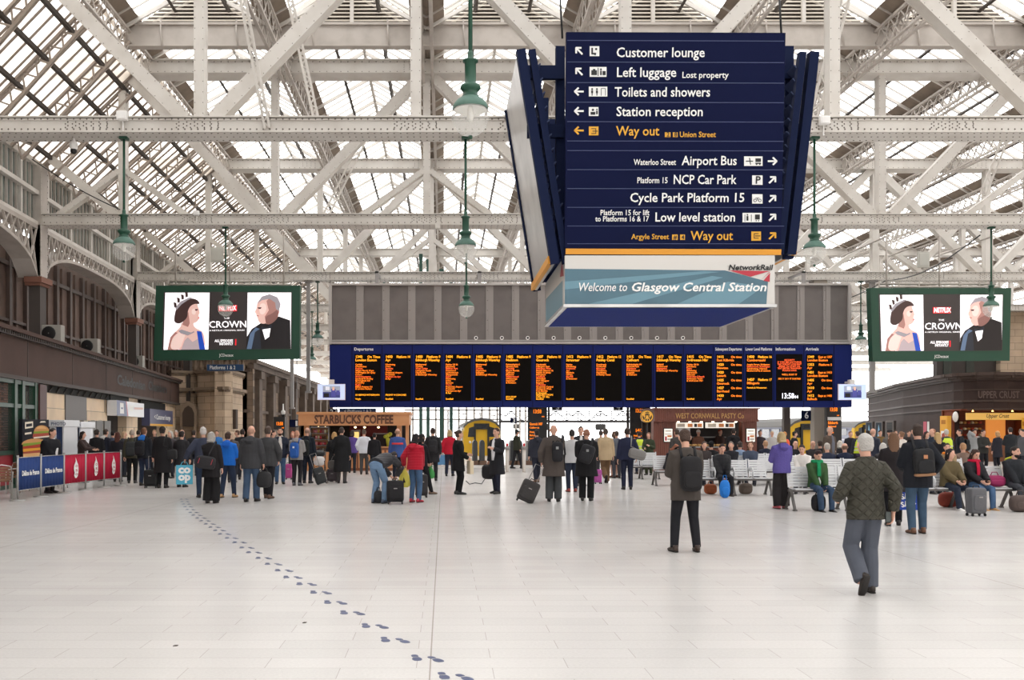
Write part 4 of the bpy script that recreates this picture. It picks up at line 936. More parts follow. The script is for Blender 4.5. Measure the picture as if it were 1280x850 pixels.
# air conditioners on the ledge
for px, py, lab in ((62, 428, 'pale air conditioner on the ledge, nearest of three'), (109, 442, 'pale air conditioner on the ledge, middle of three'), (167, 460, 'pale air conditioner on the ledge, farthest of three')):
    d = DF(px) - .4; c = V((XF(d) + .3, d, 4.74)); r = thing('air_conditioner', c, lab, 'air conditioner', 'air conditioners on the ledge')
    mb = MB(); mb.box(c.x - .40, c.x + .28, d - .18, d + .18, 4.78, 5.36); mb.build('casing', mat('ac_white', (160, 157, 150), .6, spec=.2), r, bevel=.02)
    mb = MB(); mb._lathe([(.24, 0), (.24, .02), (.2, .03), (.02, .03)], (0, 0, 0), 16, 0, True); mb.v = [(c.x - .14 + x, d - .18 - z, 5.07 + y) for x, y, z in mb.v]; mb.build('fan_grille', black, r)
    mb = MB(); mb.box(c.x - .4, c.x - .3, d - .18, d + .18, 4.74, 4.79); mb.box(c.x + .25, c.x + .35, d - .18, d + .18, 4.74, 4.79); mb.build('foot', grey_metal, r)

# ---- stone block and sooty wall beyond the shops
sb = struct(empty('wall_left_stone', (-13.5, 64, 0)), 'weathered sandstone block and wall beyond the shops')
def strip(mb, pts, z0, z1, th=.3, m=0, out=0):
    for (xa, ya), (xb, yb) in zip(pts, pts[1:]):
        r = V((xb - xa, yb - ya, 0)); n = r.cross(V((0, 0, 1))).normalized()
        a = V((xa, ya, z0)) + n * out - r.normalized() * out * .5; r2 = r + r.normalized() * out
        mb.prism([(0, 0), (1, 0), (1, 1), (0, 1)], a, r2, (0, 0, z1 - z0), -n * th, m)
def pxd(px, d): q = P(px, 0, d); return (q.x, q.y)
bay = [pxd(214, 60.2), pxd(246, 61.5), pxd(247, 60.5), pxd(281, 59), pxd(303, 64), pxd(304, 70)]
mb = MB(); strip(mb, bay, 0, 5.2, .6, 0)
mb.build('stone_bay', stone, sb)
mb = MB()
for z0, z1, o_ in ((4.0, 4.12, .12), (4.12, 4.3, .28), (5.2, 5.35, .18), (5.1, 5.2, .1), (0, .6, .08)): strip(mb, bay, z0, z1, .5, 0, o_)
mb.build('stone_cornice', stone_trim, sb)
mb = MB(); a = V((*pxd(226, 59.9), 1.75)) 
mb.prism([(-.5, 0), (.5, 0), (.5, .9), (.35, 1.3), (0, 1.5), (-.35, 1.3), (-.5, .9)], a + V((.5, -.2, .2)), (1, 0, 0), (0, 0, 1), (0, .5, 0), 0)
mb.prism([(-.35, 0), (.35, 0), (.35, .8), (.22, 1.1), (0, 1.25), (-.22, 1.1), (-.35, .8)], a + V((.5, -.22, .2)), (1, 0, 0), (0, 0, 1), (0, .1, 0), 1)
for k in (-.4, .4): mb.tube([a + V((.5 + k, -.22, -1.7)), a + V((.5 + k, -.22, .2))], .1, 8, 0)
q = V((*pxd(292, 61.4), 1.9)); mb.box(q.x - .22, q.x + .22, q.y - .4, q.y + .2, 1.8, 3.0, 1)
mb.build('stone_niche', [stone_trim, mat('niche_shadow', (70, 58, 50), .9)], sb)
mb = MB(); q0 = pxd(250, 62)
for k in range(9): mb.lathe([(.1, 5.35), (.16, 5.6), (.08, 5.9), (.14, 6.1)], (q0[0] + .35 * k, 60.8 + .05 * k, 0), 8)
mb.box(q0[0] - .3, q0[0] + 3.2, 60.6, 61.3, 6.1, 6.3); mb.build('stone_balustrade', stone_trim, sb)
mb = MB(); mb.box(-17.5, -12.6, 66, 66.5, 0, 9); 
far = [(-13.0, 66), (-13.0, 116)]
strip(mb, far, 0, 6.0, .5, 0); mb.build('sooty_wall', stone_dk, sb)
mb = MB()
for z0, z1, o_ in ((5.6, 5.8, .25), (5.8, 6.15, .5), (6.15, 6.4, .7), (2.9, 3.1, .2)): strip(mb, far, z0, z1, .4, 0, o_)
d = 67.5
while d < 114:
    mb.box(-13.1, -12.45, d, d + 1.1, 0, 5.7); mb.box(-13.1, -12.3, d - .1, d + 1.2, 5.2, 5.7); mb.box(-13.1, -12.3, d - .1, d + 1.2, 0, .8)
    for k in range(8): mb.box(-13.05, -12.75, d + 1.6 + k * .36, d + 1.78 + k * .36, 4.6, 5.6)
    d += 5.5
mb.build('pilasters', mat('soot_trim', (104, 90, 80), .9, var=.6, vs=1.5, dirt=(60, 52, 48)), sb)

# ---- dark curved building at right
rb = struct(empty('wall_right', (30, 58, 0)), 'dark curved timber building with shop counters at right')
rw = mat('right_wood', (66, 52, 48), .7, spec=.15, var=.4, vs=1, dirt=(48, 38, 36)); rw2 = mat('right_wood_trim', (76, 62, 56), .6, spec=.2)
cur = [(36.9, 87), (33.8, 76), (31.7, 69), (30.2, 62.5), (29.45, 59), (29.15, 57.2), (29.2, 56.2), (29.6, 55.5), (30.3, 55.2), (31.2, 55.3), (33, 56.2), (36, 58.5), (42, 63)]
mb = MB(); strip(mb, cur, 2.9, 4.55, .4, 0); strip(mb, cur, 0, .5, .3, 0, .05)
lowl = cur[:6]; lowr = cur[10:]
strip(mb, lowl, 0, 2.9, .3, 0); strip(mb, lowr, 0, 2.9, .3, 0); mb.build('timber_front', rw, rb)
mb = MB()
for z0, z1, o_ in ((4.5, 4.6, .15), (4.6, 4.75, .35), (4.75, 4.92, .6), (3.3, 3.42, .1), (2.85, 2.95, .1), (3.95, 4.02, .07)): strip(mb, cur, z0, z1, .4, 0, o_)
mb.build('cornice', rw2, rb)
mb = MB(); pts = [(x, y, 4.9) for x, y in cur]; mb.add(pts + [(60, 63, 4.9), (60, 90, 4.9)], [tuple(range(len(pts) + 2))]); mb.build('flat_roof', rw, rb)
mb = MB(); mb.box(34.5, 44, 62, 63, 4.9, 9.5); mb.build('stone_pier', stone, rb)
mb = MB(); mb.box(30.8, 34.6, 62.5, 63, 4.9, 6.6, 0); mb.box(31.2, 31.7, 62.44, 62.5, 5.1, 6.4, 1); mb.box(32.6, 33.1, 62.44, 62.5, 5.1, 6.4, 1); mb.build('roof_cabin', [mat('cabin_dark', (62, 54, 50), .6), glass_dark], rb)
mb = MB(); strip(mb, [(42, 63), (44, 50), (44, -45)], 0, 9, .4, 0); strip(mb, [(42, 63), (44, 50), (44, -45)], 8.7, 9.1, .5, 0, .2); strip(mb, [(42, 63), (44, 50), (44, -45)], 4.6, 4.9, .5, 0, .3); mb.build('side_wall', stone, rb)
# raised letters and the lit counter
A2, B2 = V((29.35, 55.75, 0)), V((31.5, 55.35, 0))
mb = MB(); text(mb, 'UPPER CRUST', (29.35, 54.98, 3.5), (1, .02, 0), (0, 0, 1), .55, 2.3, 0, bold=.02, ext=.02); mb.build('raised_lettering', mat('raised_letters', (84, 66, 60), .6), rb)
ct = thing('food_counter', (30.6, 55.6, 0), 'warm lit baguette counter with a gold sign in the curved building', 'food counter')
warm = mat('counter_warm', (240, 150, 70), .6, emit=.55); goldm = mat('counter_gold', (214, 168, 84), .4, emit=.25)
mb = MB(); mb.box(28.75, 32.2, 55.0, 55.12, 2.3, 2.68); mb.build('sign_board', goldm, ct)
mb = MB(); text(mb, 'Upper Crust', (29.8, 54.99, 2.42), size=.3, width=1.25, m=0, shear=.3, bold=.01); mb.build('sign_lettering', mat('script_brown', (70, 40, 30), .5), ct)
mb = MB(); mb.box(28.75, 32.2, 55.1, 55.7, 0, 1.0); mb.box(28.7, 32.25, 55.0, 55.75, 1.0, 1.06); mb.build('counter', mat('counter_wood', (120, 72, 44), .5), ct)
mb = MB(); mb.box(28.9, 33.2, 58.0, 58.1, 0, 2.9, 0); mb.box(31.4, 32.5, 57.9, 58.0, 1.0, 2.5, 1); mb.box(28.9, 33, 55.9, 58, 2.85, 2.9, 0); mb.box(33.1, 33.2, 55.8, 58, 0, 2.9, 0); mb.box(29.0, 29.1, 57, 58, 0, 2.9, 0); mb.build('back_wall', [mat('counter_back', (130, 62, 34), .7), warm], ct)
for k in range(3):
    mb = MB(); z = 1.35 + k * .36; mb.box(28.95, 31.1, 57.5, 57.9, z, z + .03, 0)
    for j in range(9): mb.rbox((29.1 + j * .22, 57.6, z + .1), .18, .3, .15, 3, 8, 1 + (j + k) % 3)
    mb.build('food_shelf', [rw2, mat('crust', (206, 140, 70), .7), mat('packet_red', (190, 70, 50), .5), mat('packet_pale', (226, 206, 170), .5)], ct)
mb = MB()
for k in range(3): mb.lathe([(.06, 0), (.04, .06), (.01, .1)], (29.4 + k * 1.1, 55.6, 2.76), 8)
mb.build('spotlight', mat('counter_lamp', (255, 190, 110), .5, emit=4), ct)
# yellow panels and framed posters on the curved front
def on_curve(px0, px1, y0, y1, d, name, mats, label, cat, paint):
    a, r, u = plane_px(px0, px1, y0, y1, d, d - (px1 - px0) * .07); t = thing(name, a + r * .5, label, cat); n = r.cross(u).normalized()
    mb = MB(); mb.prism([(0, 0), (1, 0), (1, 1), (0, 1)], a, r, u, -n * .25, 0); mb.build('panel', mats[0], t)
    mb = MB(); paint(mb, a, r, u); mb.build('panel_face', mats[1:], t)
yp = mat('yellow_panel', (222, 164, 62), .5, emit=.15)
def ypaint(mb, a, r, u): flat(mb, a, r, u, [(.15, .05), (.85, .05), (.85, .45), (.15, .45)], 0, .01); flat(mb, a, r, u, [(.2, .1), (.8, .15), (.7, .4), (.3, .35)], 1, .015); flat(mb, a, r, u, [(.2, .7), (.8, .7), (.8, .85), (.2, .85)], 2, .015)
on_curve(1175, 1184, 520, 554, 57.3, 'menu_panel', [yp, sign_white, bp['ham'], mat('yellow_deep', (190, 120, 30), .5)], 'tall yellow menu panel left of the baguette counter', 'poster', ypaint)
on_curve(1277, 1284, 522, 556, 54.7, 'menu_panel', [yp, sign_white, bp['ham'], MATS['yellow_deep']], 'yellow menu panel at the far right edge past the baguette counter', 'poster', ypaint)
pf = mat('poster_frame_grey', (132, 124, 120), .4)
def pp(mb, a, r, u): flat(mb, a, r, u, [(.1, .06), (.9, .06), (.9, .94), (.1, .94)], 0, .01); flat(mb, a, r, u, [(.3, .08), (.75, .08), (.65, .5), (.5, .85), (.38, .5)], 1, .015)
def pn(mb, a, r, u):
    flat(mb, a, r, u, [(.1, .06), (.9, .06), (.9, .94), (.1, .94)], 2, .01)
    for k in range(6): flat(mb, a, r, u, [(.2, .2 + k * .12), (.8, .2 + k * .12), (.8, .25 + k * .12), (.2, .25 + k * .12)], 0, .015)
pm = [mat('poster_dark', (46, 56, 66), .3), mat('poster_sky', (150, 196, 224), .4), mat('poster_board_grey', (92, 88, 84), .5)]
on_curve(1082, 1090.5, 527, 549, 80, 'framed_poster', [pf] + pm, 'framed poster with a pale blue figure, left one of two', 'poster', pp)
on_curve(1094, 1103, 527, 549, 77, 'framed_poster', [pf] + pm, 'framed poster with a pale blue figure, right one of two', 'poster', pp)
on_curve(1107, 1117, 526, 548, 71.3, 'framed_poster', [pf] + pm, 'framed grey notice board with pale lines on the dark curved front', 'poster', pn)
def pr(mb, a, r, u):
    flat(mb, a, r, u, [(.02, 0), (.35, 0), (.35, 1), (.02, 1)], 0, .01); flat(mb, a, r, u, [(.65, 0), (.98, 0), (.98, 1), (.65, 1)], 0, .01); flat(mb, a, r, u, [(.4, 0), (.6, 0), (.6, 1), (.4, 1)], 1, .01)
on_curve(1154, 1167, 527, 549, 62.5, 'wall_poster', [black, mat('poster_pink', (206, 104, 120), .5), sign_white], 'pink and white striped poster on the dark curved front', 'poster', pr)
mb = MB(); q = P(1192, 521, 56); mb.ell((q.x, q.y - .2, q.z), .16, .14, .3, 12); tag(mb.build('alarm_box', white), 'white oval alarm box left of the gold sign', 'alarm')

# ---- coffee kiosk
kd = 42.5; kw = mat('kiosk_wood', (214, 152, 102), .5, var=.4, vs=2, dirt=(184, 124, 80)); kdk = mat('kiosk_dark', (40, 30, 26), .6)
def kx(px): return (px - VX) / F * kd
def kz(py): return H - (py - VY) / F * kd
ck = thing('coffee_kiosk', (kx(444), kd, 0), 'timber coffee kiosk with brown raised capitals on its header, left of centre', 'kiosk')
mb = MB(); mb.box(kx(374), kx(512), kd - .25, kd + 2.8, kz(531), kz(518)); mb.box(kx(372), kx(514), kd - .32, kd + 2.9, kz(518), kz(515)); mb.box(kx(374), kx(512), kd - .28, kd - .2, kz(532), kz(530)); mb.build('header', kw, ck)
mb = MB(); text(mb, 'STARBUCKS COFFEE', (kx(394), kd - .26, kz(529.3)), size=10 / F * kd / .69, width=98 / F * kd, m=0, bold=.035, ext=.03); mb.build('header_lettering', mat('letter_brown', (98, 58, 38), .5), ck)
for x0, x1 in ((376, 386), (496, 502), (507, 511)):
    mb = MB(); mb.box(kx(x0), kx(x1), kd, kd + .3, 0, kz(531)); mb.build('post', kw, ck)
mb = MB(); mb.box(kx(376), kx(511), kd + 2.6, kd + 2.7, 0, kz(531), 0); mb.box(kx(430), kx(480), kd + 2.5, kd + 2.6, 1.45, kz(532), 1); mb.box(kx(376), kx(380), kd, kd + 2.7, 0, kz(531), 0); mb.build('back_wall', [kdk, mat('kiosk_red', (120, 32, 34), .6)], ck)
mb = MB(); mb.box(kx(412), kx(500), kd + .1, kd + .6, 0, .98, 0); mb.box(kx(411), kx(501), kd + .02, kd + .68, .98, 1.03, 1)
for k in range(5): mb.box(kx(413 + k * 17.4), kx(428 + k * 17.4), kd + .07, kd + .1, .12, .88, 1)
mb.build('counter', [mat('kiosk_wood_red', (140, 84, 56), .5), kw], ck)
mb = MB(); mb.box(kx(387), kx(411), kd, kd + .5, 0, .8, 0); mb.box(kx(387), kx(388), kd, kd + .5, .8, 1.85, 1); mb.box(kx(410), kx(411), kd, kd + .5, .8, 1.85, 1); mb.box(kx(387), kx(411), kd + .48, kd + .5, .8, 1.85, 0)
for k in range(4): mb.box(kx(387), kx(411), kd + .05, kd + .5, .8 + k * .26, .82 + k * .26, 1)
mb.box(kx(387), kx(411), kd, kd + .5, 1.83, 1.88, 1); mb.build('display_case', [kw, grey_metal], ck)
rr = random.Random(3)
gds = [mat('good_' + n, c, .5) for n, c in (('red', (176, 50, 56)), ('cream', (228, 214, 180)), ('yellow', (226, 180, 90)), ('brown', (110, 70, 48)), ('pink', (206, 130, 130)))]
for k in range(4):
    for j in range(8):
        mb = MB(); mb.rbox((kx(389 + j * 2.8), kd + .2 + .1 * (j % 2), .82 + k * .26 + .08), .09, .12, .12 + .06 * rr.random(), 4, 8, 0); mb.build('packet', gds[rr.randrange(5)], ck)
mb = MB()
for px in (394, 401, 440, 452, 470): mb.ell((kx(px), kd + .6 + (px % 3) * .5, kz(534)), .06, .06, .04, 8)
mb.build('lamp', mat('kiosk_lamp', (255, 224, 170), .5, emit=6), ck)
mb = MB(); mb.box(kx(437), kx(446), kd + 1.4, kd + 1.9, 1.0, 1.75, 0); mb.box(kx(438), kx(445), kd + 1.38, kd + 1.4, 1.35, 1.65, 1); mb.box(kx(464), kx(486), kd + 1.4, kd + 2, 1.0, 1.55, 2); mb.box(kx(464), kx(486), kd + 1.35, kd + 2, 1.55, 1.6, 3); mb.box(kx(455), kx(462), kd + .8, kd + 1.2, 1.03, 1.3, 4)
mb.build('coffee_machine', [grey_metal, mat('display_glow', (255, 220, 130), .5, emit=.9), kdk, grey_metal, MATS['good_brown']], ck)
mb = MB()
for px, z in ((484, 1.5), (487, 1.56), (481, 1.45)): mb.ell((kx(px), kd + .5, z), .1, .09, .09, 8)
mb.lathe([(.06, 1.03), (.09, 1.35), (.03, 1.42)], (kx(484), kd + .5, 0), 8); mb.build('counter_flowers', mat('flower_lime', (196, 204, 70), .6), ck)
mb = MB(); q = P(381, 0, kd); 
# round emblem sign beside the pasty kiosk
em = thing('round_sign', P(809, 528, 40.5), 'round gold coffee sign with a dark crowned figure, left of the pasty kiosk', 'sign')
c = P(809, 520.5, 40.5); rad = 8 / F * 40.5
mb = MB(); mb.tube([(c.x, c.y, c.z), (c.x, c.y + .12, c.z)], rad, 28, 0, (1, 0, 0)); mb.build('disc', mat('emblem_gold', (226, 166, 52), .4, emit=.2), em)
mb = MB()
def ring(r0, r1, m, e, a0=0, a1=2 * PI, n=28): mb.add([(c.x + r * math.cos(a0 + (a1 - a0) * i / n), c.y - e, c.z + r * math.sin(a0 + (a1 - a0) * i / n)) for i in range(n + 1) for r in (r0, r1)], [(2 * i, 2 * i + 1, 2 * i + 3, 2 * i + 2) for i in range(n)], m)
ring(rad * .93, rad, 0, .004); 
def ep(pts): mb.add([(c.x + x * rad, c.y - .006, c.z + y * rad) for x, y in pts], [tuple(range(len(pts)))], 0)
for s_ in (-1, 1):
    ep([(s_ * .15, .5), (s_ * .35, .35), (s_ * .3, .0), (s_ * .45, -.3), (s_ * .3, -.35), (s_ * .18, 0)]); ep([(s_ * .5, -.1), (s_ * .68, .2), (s_ * .75, -.1), (s_ * .55, -.55), (s_ * .4, -.5)]); ep([(s_ * .1, -.3), (s_ * .3, -.5), (s_ * .2, -.75), (s_ * .05, -.6)])
ep([(-.3, .55), (-.3, .75), (-.12, .62), (0, .82), (.12, .62), (.3, .75), (.3, .55)]); ep([(-.14, .42), (-.1, .2), (0, .12), (.1, .2), (.14, .42), (0, .5)])
mb.build('emblem', black, em); mb = MB(); mb.tube([(c.x, c.y + .06, c.z), (c.x, c.y + .06, 0)], .04, 8); mb.build('sign_post', black, em)

# ---- pasty kiosk
pd = 41.5; pw = mat('pasty_wood', (112, 60, 46), .45, kind='boards', ks=3)
def qx(px): return (px - VX) / F * pd
def qz(py): return H - (py - VY) / F * pd
pk = thing('pasty_kiosk', (qx(880), pd, 0), 'red-brown pasty kiosk with gold lettering and lit menu boards, right of centre', 'kiosk')
mb = MB(); mb.box(qx(817), qx(946), pd - .2, pd + 2.6, qz(526), qz(512)); mb.box(qx(815), qx(948), pd - .3, pd + 2.7, qz(512), qz(510)); mb.box(qx(817), qx(946), pd - .26, pd - .18, qz(527), qz(525.5)); mb.build('header', pw, pk)
mb = MB(); text(mb, 'WEST CORNWALL PASTY Co', (qx(843), pd - .21, qz(523)), size=6.3 / F * pd / .69, width=85 / F * pd, m=0, bold=.01, ext=.02); mb.build('header_lettering', mat('pasty_gold', (196, 148, 84), .4), pk)
for x0, x1 in ((817, 845), (928, 946)): mb = MB(); mb.box(qx(x0), qx(x1), pd, pd + .5, 0, qz(526)); mb.build('side_panel', pw, pk)
mb = MB(); mb.box(qx(817), qx(946), pd + 2.4, pd + 2.5, 0, qz(526), 0); mb.box(qx(845), qx(928), pd + .1, pd + .7, 0, 1.0, 1); mb.box(qx(844), qx(929), pd, pd + .75, 1.0, 1.05, 2); mb.build('counter', [kdk, pw, grey_metal], pk)
for x0, x1 in ((847, 883), (886, 923)):
    mb = MB(); mb.box(qx(x0), qx(x1), pd + .5, pd + .56, qz(535), qz(528), 0); w = qx(x1) - qx(x0)
    for k, (u0, u1, m) in enumerate(((.45, .62, 1), (.68, .78, 2), (.8, .95, 1), (.08, .35, 3))): mb.box(qx(x0) + w * u0, qx(x0) + w * u1, pd + .485, pd + .5, qz(533.8), qz(529.5), m)
    mb.build('menu_board', [mat('menu_white', (242, 238, 228), .4, emit=.6), mat('menu_orange', (220, 140, 80), .5), mat('menu_dark', (70, 60, 56), .5), mat('menu_text', (206, 200, 192), .5)], pk)
mb = MB()
for k in range(22): mb.rbox((qx(846 + k * 3.8), pd + .35 + .1 * (k % 2), 1.1), .16, .12, .1, 2.5, 8, 0)
mb.build('pasties', mat('pasty_crust', (222, 176, 112), .7), pk)
mb = MB(); mb.box(qx(850), qx(924), pd + 1.9, pd + 2.3, 1.4, 1.45, 0); mb.box(qx(860), qx(876), pd + 1.8, pd + 2.3, 1.45, 1.85, 1); mb.build('back_shelf', [grey_metal, mat('oven_steel', (190, 190, 190), .3, .5)], pk)
mb = MB()
for k in range(6): mb.ell((qx(850 + k * 14.5), pd + .3, qz(527.2)), .06, .05, .03, 8)
mb.build('lamp', mat('pasty_lamp', (255, 236, 200), .5, emit=8), pk)
for x0, x1, lab in ((829, 841, 'a'), (932, 944, 'b')):
    mb = MB(); mb.box(qx(x0), qx(x1), pd - .05, pd, qz(553), qz(535), 0); w, h = qx(x1) - qx(x0), qz(535) - qz(553)
    mb.box(qx(x0) + .03, qx(x1) - .03, pd - .056, pd, qz(552), qz(536), 1)
    for u0, v0, u1, v1, m in ((.2, .74, .8, .84, 3), (.15, .12, .35, .42, 2), (.4, .14, .85, .3, 3), (.4, .36, .85, .5, 4), (.15, .55, .85, .62, 3)): mb.box(qx(x0) + w * u0, qx(x0) + w * u1, pd - .062, pd, qz(553) + h * v0, qz(553) + h * v1, m)
    mb.build('menu_poster', [kdk, MATS['menu_white'], nr_red, MATS['menu_text'], MATS['menu_orange']], pk)

# ---- platform signs, clocks, displays, columns
pblue = mat('platform_sign_blue', (36, 66, 104), .45)
def hang_sign(x0, x1, y0, y1, d, body, ty, cap, tw, m, label, name='platform_sign', tx0=None, top=None, col=sign_white):
    a, c = P(x0, y1, d), P(x1, y0, d); t = thing(name, ((a.x + c.x) / 2, d, a.z), label, 'sign')
    mb = MB(); mb.box(a.x, c.x, d, d + .1, a.z, c.z); mb.build('sign_panel', m, t, bevel=.01)
    mb = MB(); o = P(tx0 if tx0 else x0 + (x1 - x0 - tw) / 2, ty, d - .004); text(mb, body, o, size=cap / F * d / .69, width=tw / F * d, m=0, bold=.02); mb.build('sign_lettering', col, t)
    if top:
        mb = MB()
        for q in (.15, .85): mb.tube([(a.x + (c.x - a.x) * q, d + .05, c.z), (a.x + (c.x - a.x) * q, d + .05, top)], .02, 6)
        mb.build('hanging_rod', grey_metal, t)
    return t
hang_sign(258.5, 304, 455.5, 463.5, 48.8, 'Platforms 1 & 2', 461.5, 4.4, 32, pblue, 'blue platforms one and two sign under the left screen', top=ZB, tx0=262)
hang_sign(424, 470, 510.5, 517, 48.8, '< Platforms 1 & 2', 516, 4.2, 34, pblue, 'blue platforms one and two sign just above the coffee kiosk header', top=ZB)
hang_sign(362, 372.5, 524.5, 534, 48.8, '1', 532.5, 6.5, 2.6, navy, 'navy sign with a white number one, left of the coffee kiosk', top=ZB)
hang_sign(1002, 1014, 513, 526, 48.8, '6', 523, 8, 5, navy, 'navy sign with a white number six under the departure board', top=ZB)
hang_sign(411, 422, 511, 518, 48.8, '2 i', 517.3, 5.5, 8, navy, 'small navy sign with a number two above the coffee kiosk', top=ZB)
hang_sign(690, 703, 505, 513, 48.8, '3', 512, 6, 4, kdk, 'dark sign with a three, cut off by the departure board edge', top=ZB)
hang_sign(767, 779, 505, 513, 48.8, '4', 512, 6, 4, kdk, 'dark sign with a four, cut off by the departure board edge', top=ZB)
hang_sign(638, 646, 522, 529, 61.3, '3', 528, 5, 3, navy, 'small navy platform sign beyond the gates near the yellow train', top=ZB)
casing = mat('display_casing', (36, 33, 32), .5)
def display(x0, x1, y0, y1, d, rows, label, post=None):
    a, c = P(x0, y1, d), P(x1, y0, d); t = thing('display_unit', ((a.x + c.x) / 2, d, 0 if post else a.z), label, 'display')
    mb = MB(); mb.box(a.x, c.x, d, d + .25, a.z, c.z); 
    if post == 'slim': mb.box(c.x - .12, c.x - .02, d + .05, d + .2, 0, a.z)
    elif post: mb.box(a.x + .05, c.x - .05, d + .05, d + .22, 0, a.z)
    mb.build('casing', casing, t)
    mb = MB()
    for s, y, cap, w, xo in rows: text(mb, s, P(x0 + xo, y, d - .006), size=cap / F * d / .69, width=w / F * d, m=0, bold=.03)
    mb.build('orange_characters', led, t)
    return t
display(342, 356, 521, 537, 46.5, [('13:58', 531.5, 4, 8, 3), ('44', 535.5, 1.6, 3, 10)], 'black box with an orange clock beside the number one sign', 'slim')
camera_cctv(354, 518.2, 46.62, 'white camera above the black clock box')
P1 = [('13:58', 516.5, 4.5, 10, 6), ('44', 521.5, 1.5, 3.5, 17), ('Gourock 1407', 531.5, 3.2, 16, 2), ('Calling at', 535.5, 2, 12, 2), ('Paisley', 541, 2, 8, 2), ('Bishopton', 545, 2, 10, 2), ('Langbank', 549, 2, 9, 2)]
display(660, 684, 506, 590, 47.5, P1, 'tall black train display pillar left of the bright gap, behind the bald man', True)
display(788, 813, 506, 590, 47.5, [('13:58', 515.5, 4.5, 9, 6), ('44', 521.5, 1.5, 3.5, 17), ('1417', 540, 4, 9, 6), ('Neilston', 545.5, 2, 10, 4), ('Cathcart', 549.5, 2, 9, 4)], 'tall black train display pillar beside the round gold sign', True)
display(1033, 1052, 506, 590, 47.5, [('13:58', 514, 4.5, 9, 4), ('44', 520, 1.5, 3, 13), ('Edinburgh', 530, 3.2, 12, 2), ('Motherwell', 534, 2, 10, 2), ('Haymarket', 541.5, 2, 7, 2), ('Shotts', 548, 2, 5, 2)], 'tall black train display pillar beside the beige column', True)
mb = MB(); a = P(1035, 524, 47.4); mb.box(a.x, a.x + .65, a.y - .02, a.y + .05, a.z - .05, a.z + .1); tag(mb.build('strip_light', white), 'small white lit strip on the display pillar beside the beige column', 'light')
def column(px, w, d, h, m, label):
    c = P(px, 0, d); mb = MB(); W = w / F * d
    mb.box(c.x - W / 2, c.x + W / 2, d, d + W, .35, h); mb.box(c.x - W * .62, c.x + W * .62, d - W * .12, d + W * 1.12, 0, .35); mb.box(c.x - W * .6, c.x + W * .6, d - W * .1, d + W * 1.1, h - .3, h)
    o = mb.build('column', m); struct(o, label); return o
beige = mat('beige_column', (158, 148, 136), .6); dkcol = mat('dark_column', (74, 64, 58), .6)
column(1025, 14, 48.6, ZB, beige, 'broad beige column by the right train display')
column(984, 8, 50, ZB, dkcol, 'dark slim column beyond the pasty kiosk')
column(686, 2.6, 48.2, ZB, dkcol, 'slim dark post left of the bright gap'); column(785, 3, 48.2, ZB, dkcol, 'slim dark post right of the bright gap')
gcol = mat('green_column', (50, 84, 74), .5)
for px, w, d in ((526, 4, 64), (535, 4, 66), (552, 5, 70), (564, 4, 72), (480, 3, 70), (645, 2.5, 76), (650, 2.2, 90), (657, 2.2, 100)): column(px, w, d, ZB + (4 if d > 60 else 0), gcol if px < 600 else cream, 'green platform column seen past the coffee kiosk' if px < 600 else 'thin pale platform column beyond the gates')
# white hoarding low behind the gates and the pale glazed screen beyond the kiosk
mb = MB(); a, c = P(515, 575, 52), P(575, 551, 52); mb.box(a.x, c.x, 52, 52.1, 0, c.z, 0); mb.box(a.x, c.x, 51.98, 52.0, c.z - .25, c.z - .1, 1); tag(mb.build('gate_screen', [white, mat('hoard_pink', (222, 190, 186), .6)]), 'low white screen behind the ticket gates', 'screen')
gls = struct(empty('wall_glazed_screen', (-1, 78, 0)), 'pale glazed screen wall beyond the coffee kiosk')
mb = MB()
for k in range(12): x = P(516 + k * 9.6, 0, 86).x; mb.box(x - .07, x + .07, 86, 86.15, 0, 8)
for z in (2.6, 3.4, 5): mb.box(P(505, 0, 86).x, P(625, 0, 86).x, 86, 86.1, z, z + .12)
mb.build('screen_mullions', [cream_dk], gls)
mb = MB(); mb.add([(P(505, 0, 86).x, 86.2, 0), (P(625, 0, 86).x, 86.2, 0), (P(625, 0, 86).x, 86.2, 8), (P(505, 0, 86).x, 86.2, 8)], [(0, 1, 2, 3)]); mb.build('screen_glazing', mat('milky_glass', (240, 238, 234), .3, trans=.5), gls)
# overhead line gantries over the platforms
for i, (d, y0, y1, xa, xb) in enumerate(((80, 514, 526, 625, 820), (105, 517, 527, 560, 860), (116, 519, 528, 600, 830))):
    mb = MB(); a, c = P(xa, y0, d), P(xb, y1, d); mb.beam(a, (c.x, d, a.z), .09, .09); mb.beam((a.x, d, c.z), c, .09, .09); n = 14
    for k in range(n):
        p, q = a.x + (c.x - a.x) * k / n, a.x + (c.x - a.x) * (k + 1) / n; mb.beam((p, d, a.z if k % 2 else c.z), (q, d, c.z if k % 2 else a.z), .06, .06); mb.beam((p, d, a.z), (p, d, c.z), .05, .05)
    for q in (0, 1): mb.beam(((a.x, c.x)[q], d, 0), ((a.x, c.x)[q], d, a.z + .3), .16, .16)
    for k in (4, 9):
        p = a.x + (c.x - a.x) * k / n; mb.box(p - .35, p + .35, d - .1, d + .1, c.z - .75, c.z - .25); mb.beam((p, d, c.z), (p, d, c.z - .3), .06, .06)
    tag(mb.build('line_gantry', mat('gantry_dark', (74, 72, 72), .6)), ['nearest dark overhead line gantry in the bright gap under the departure board', 'wide middle overhead line gantry behind the nearest one', 'farthest overhead line gantry over the platforms'][i], 'gantry', 'overhead line gantries')
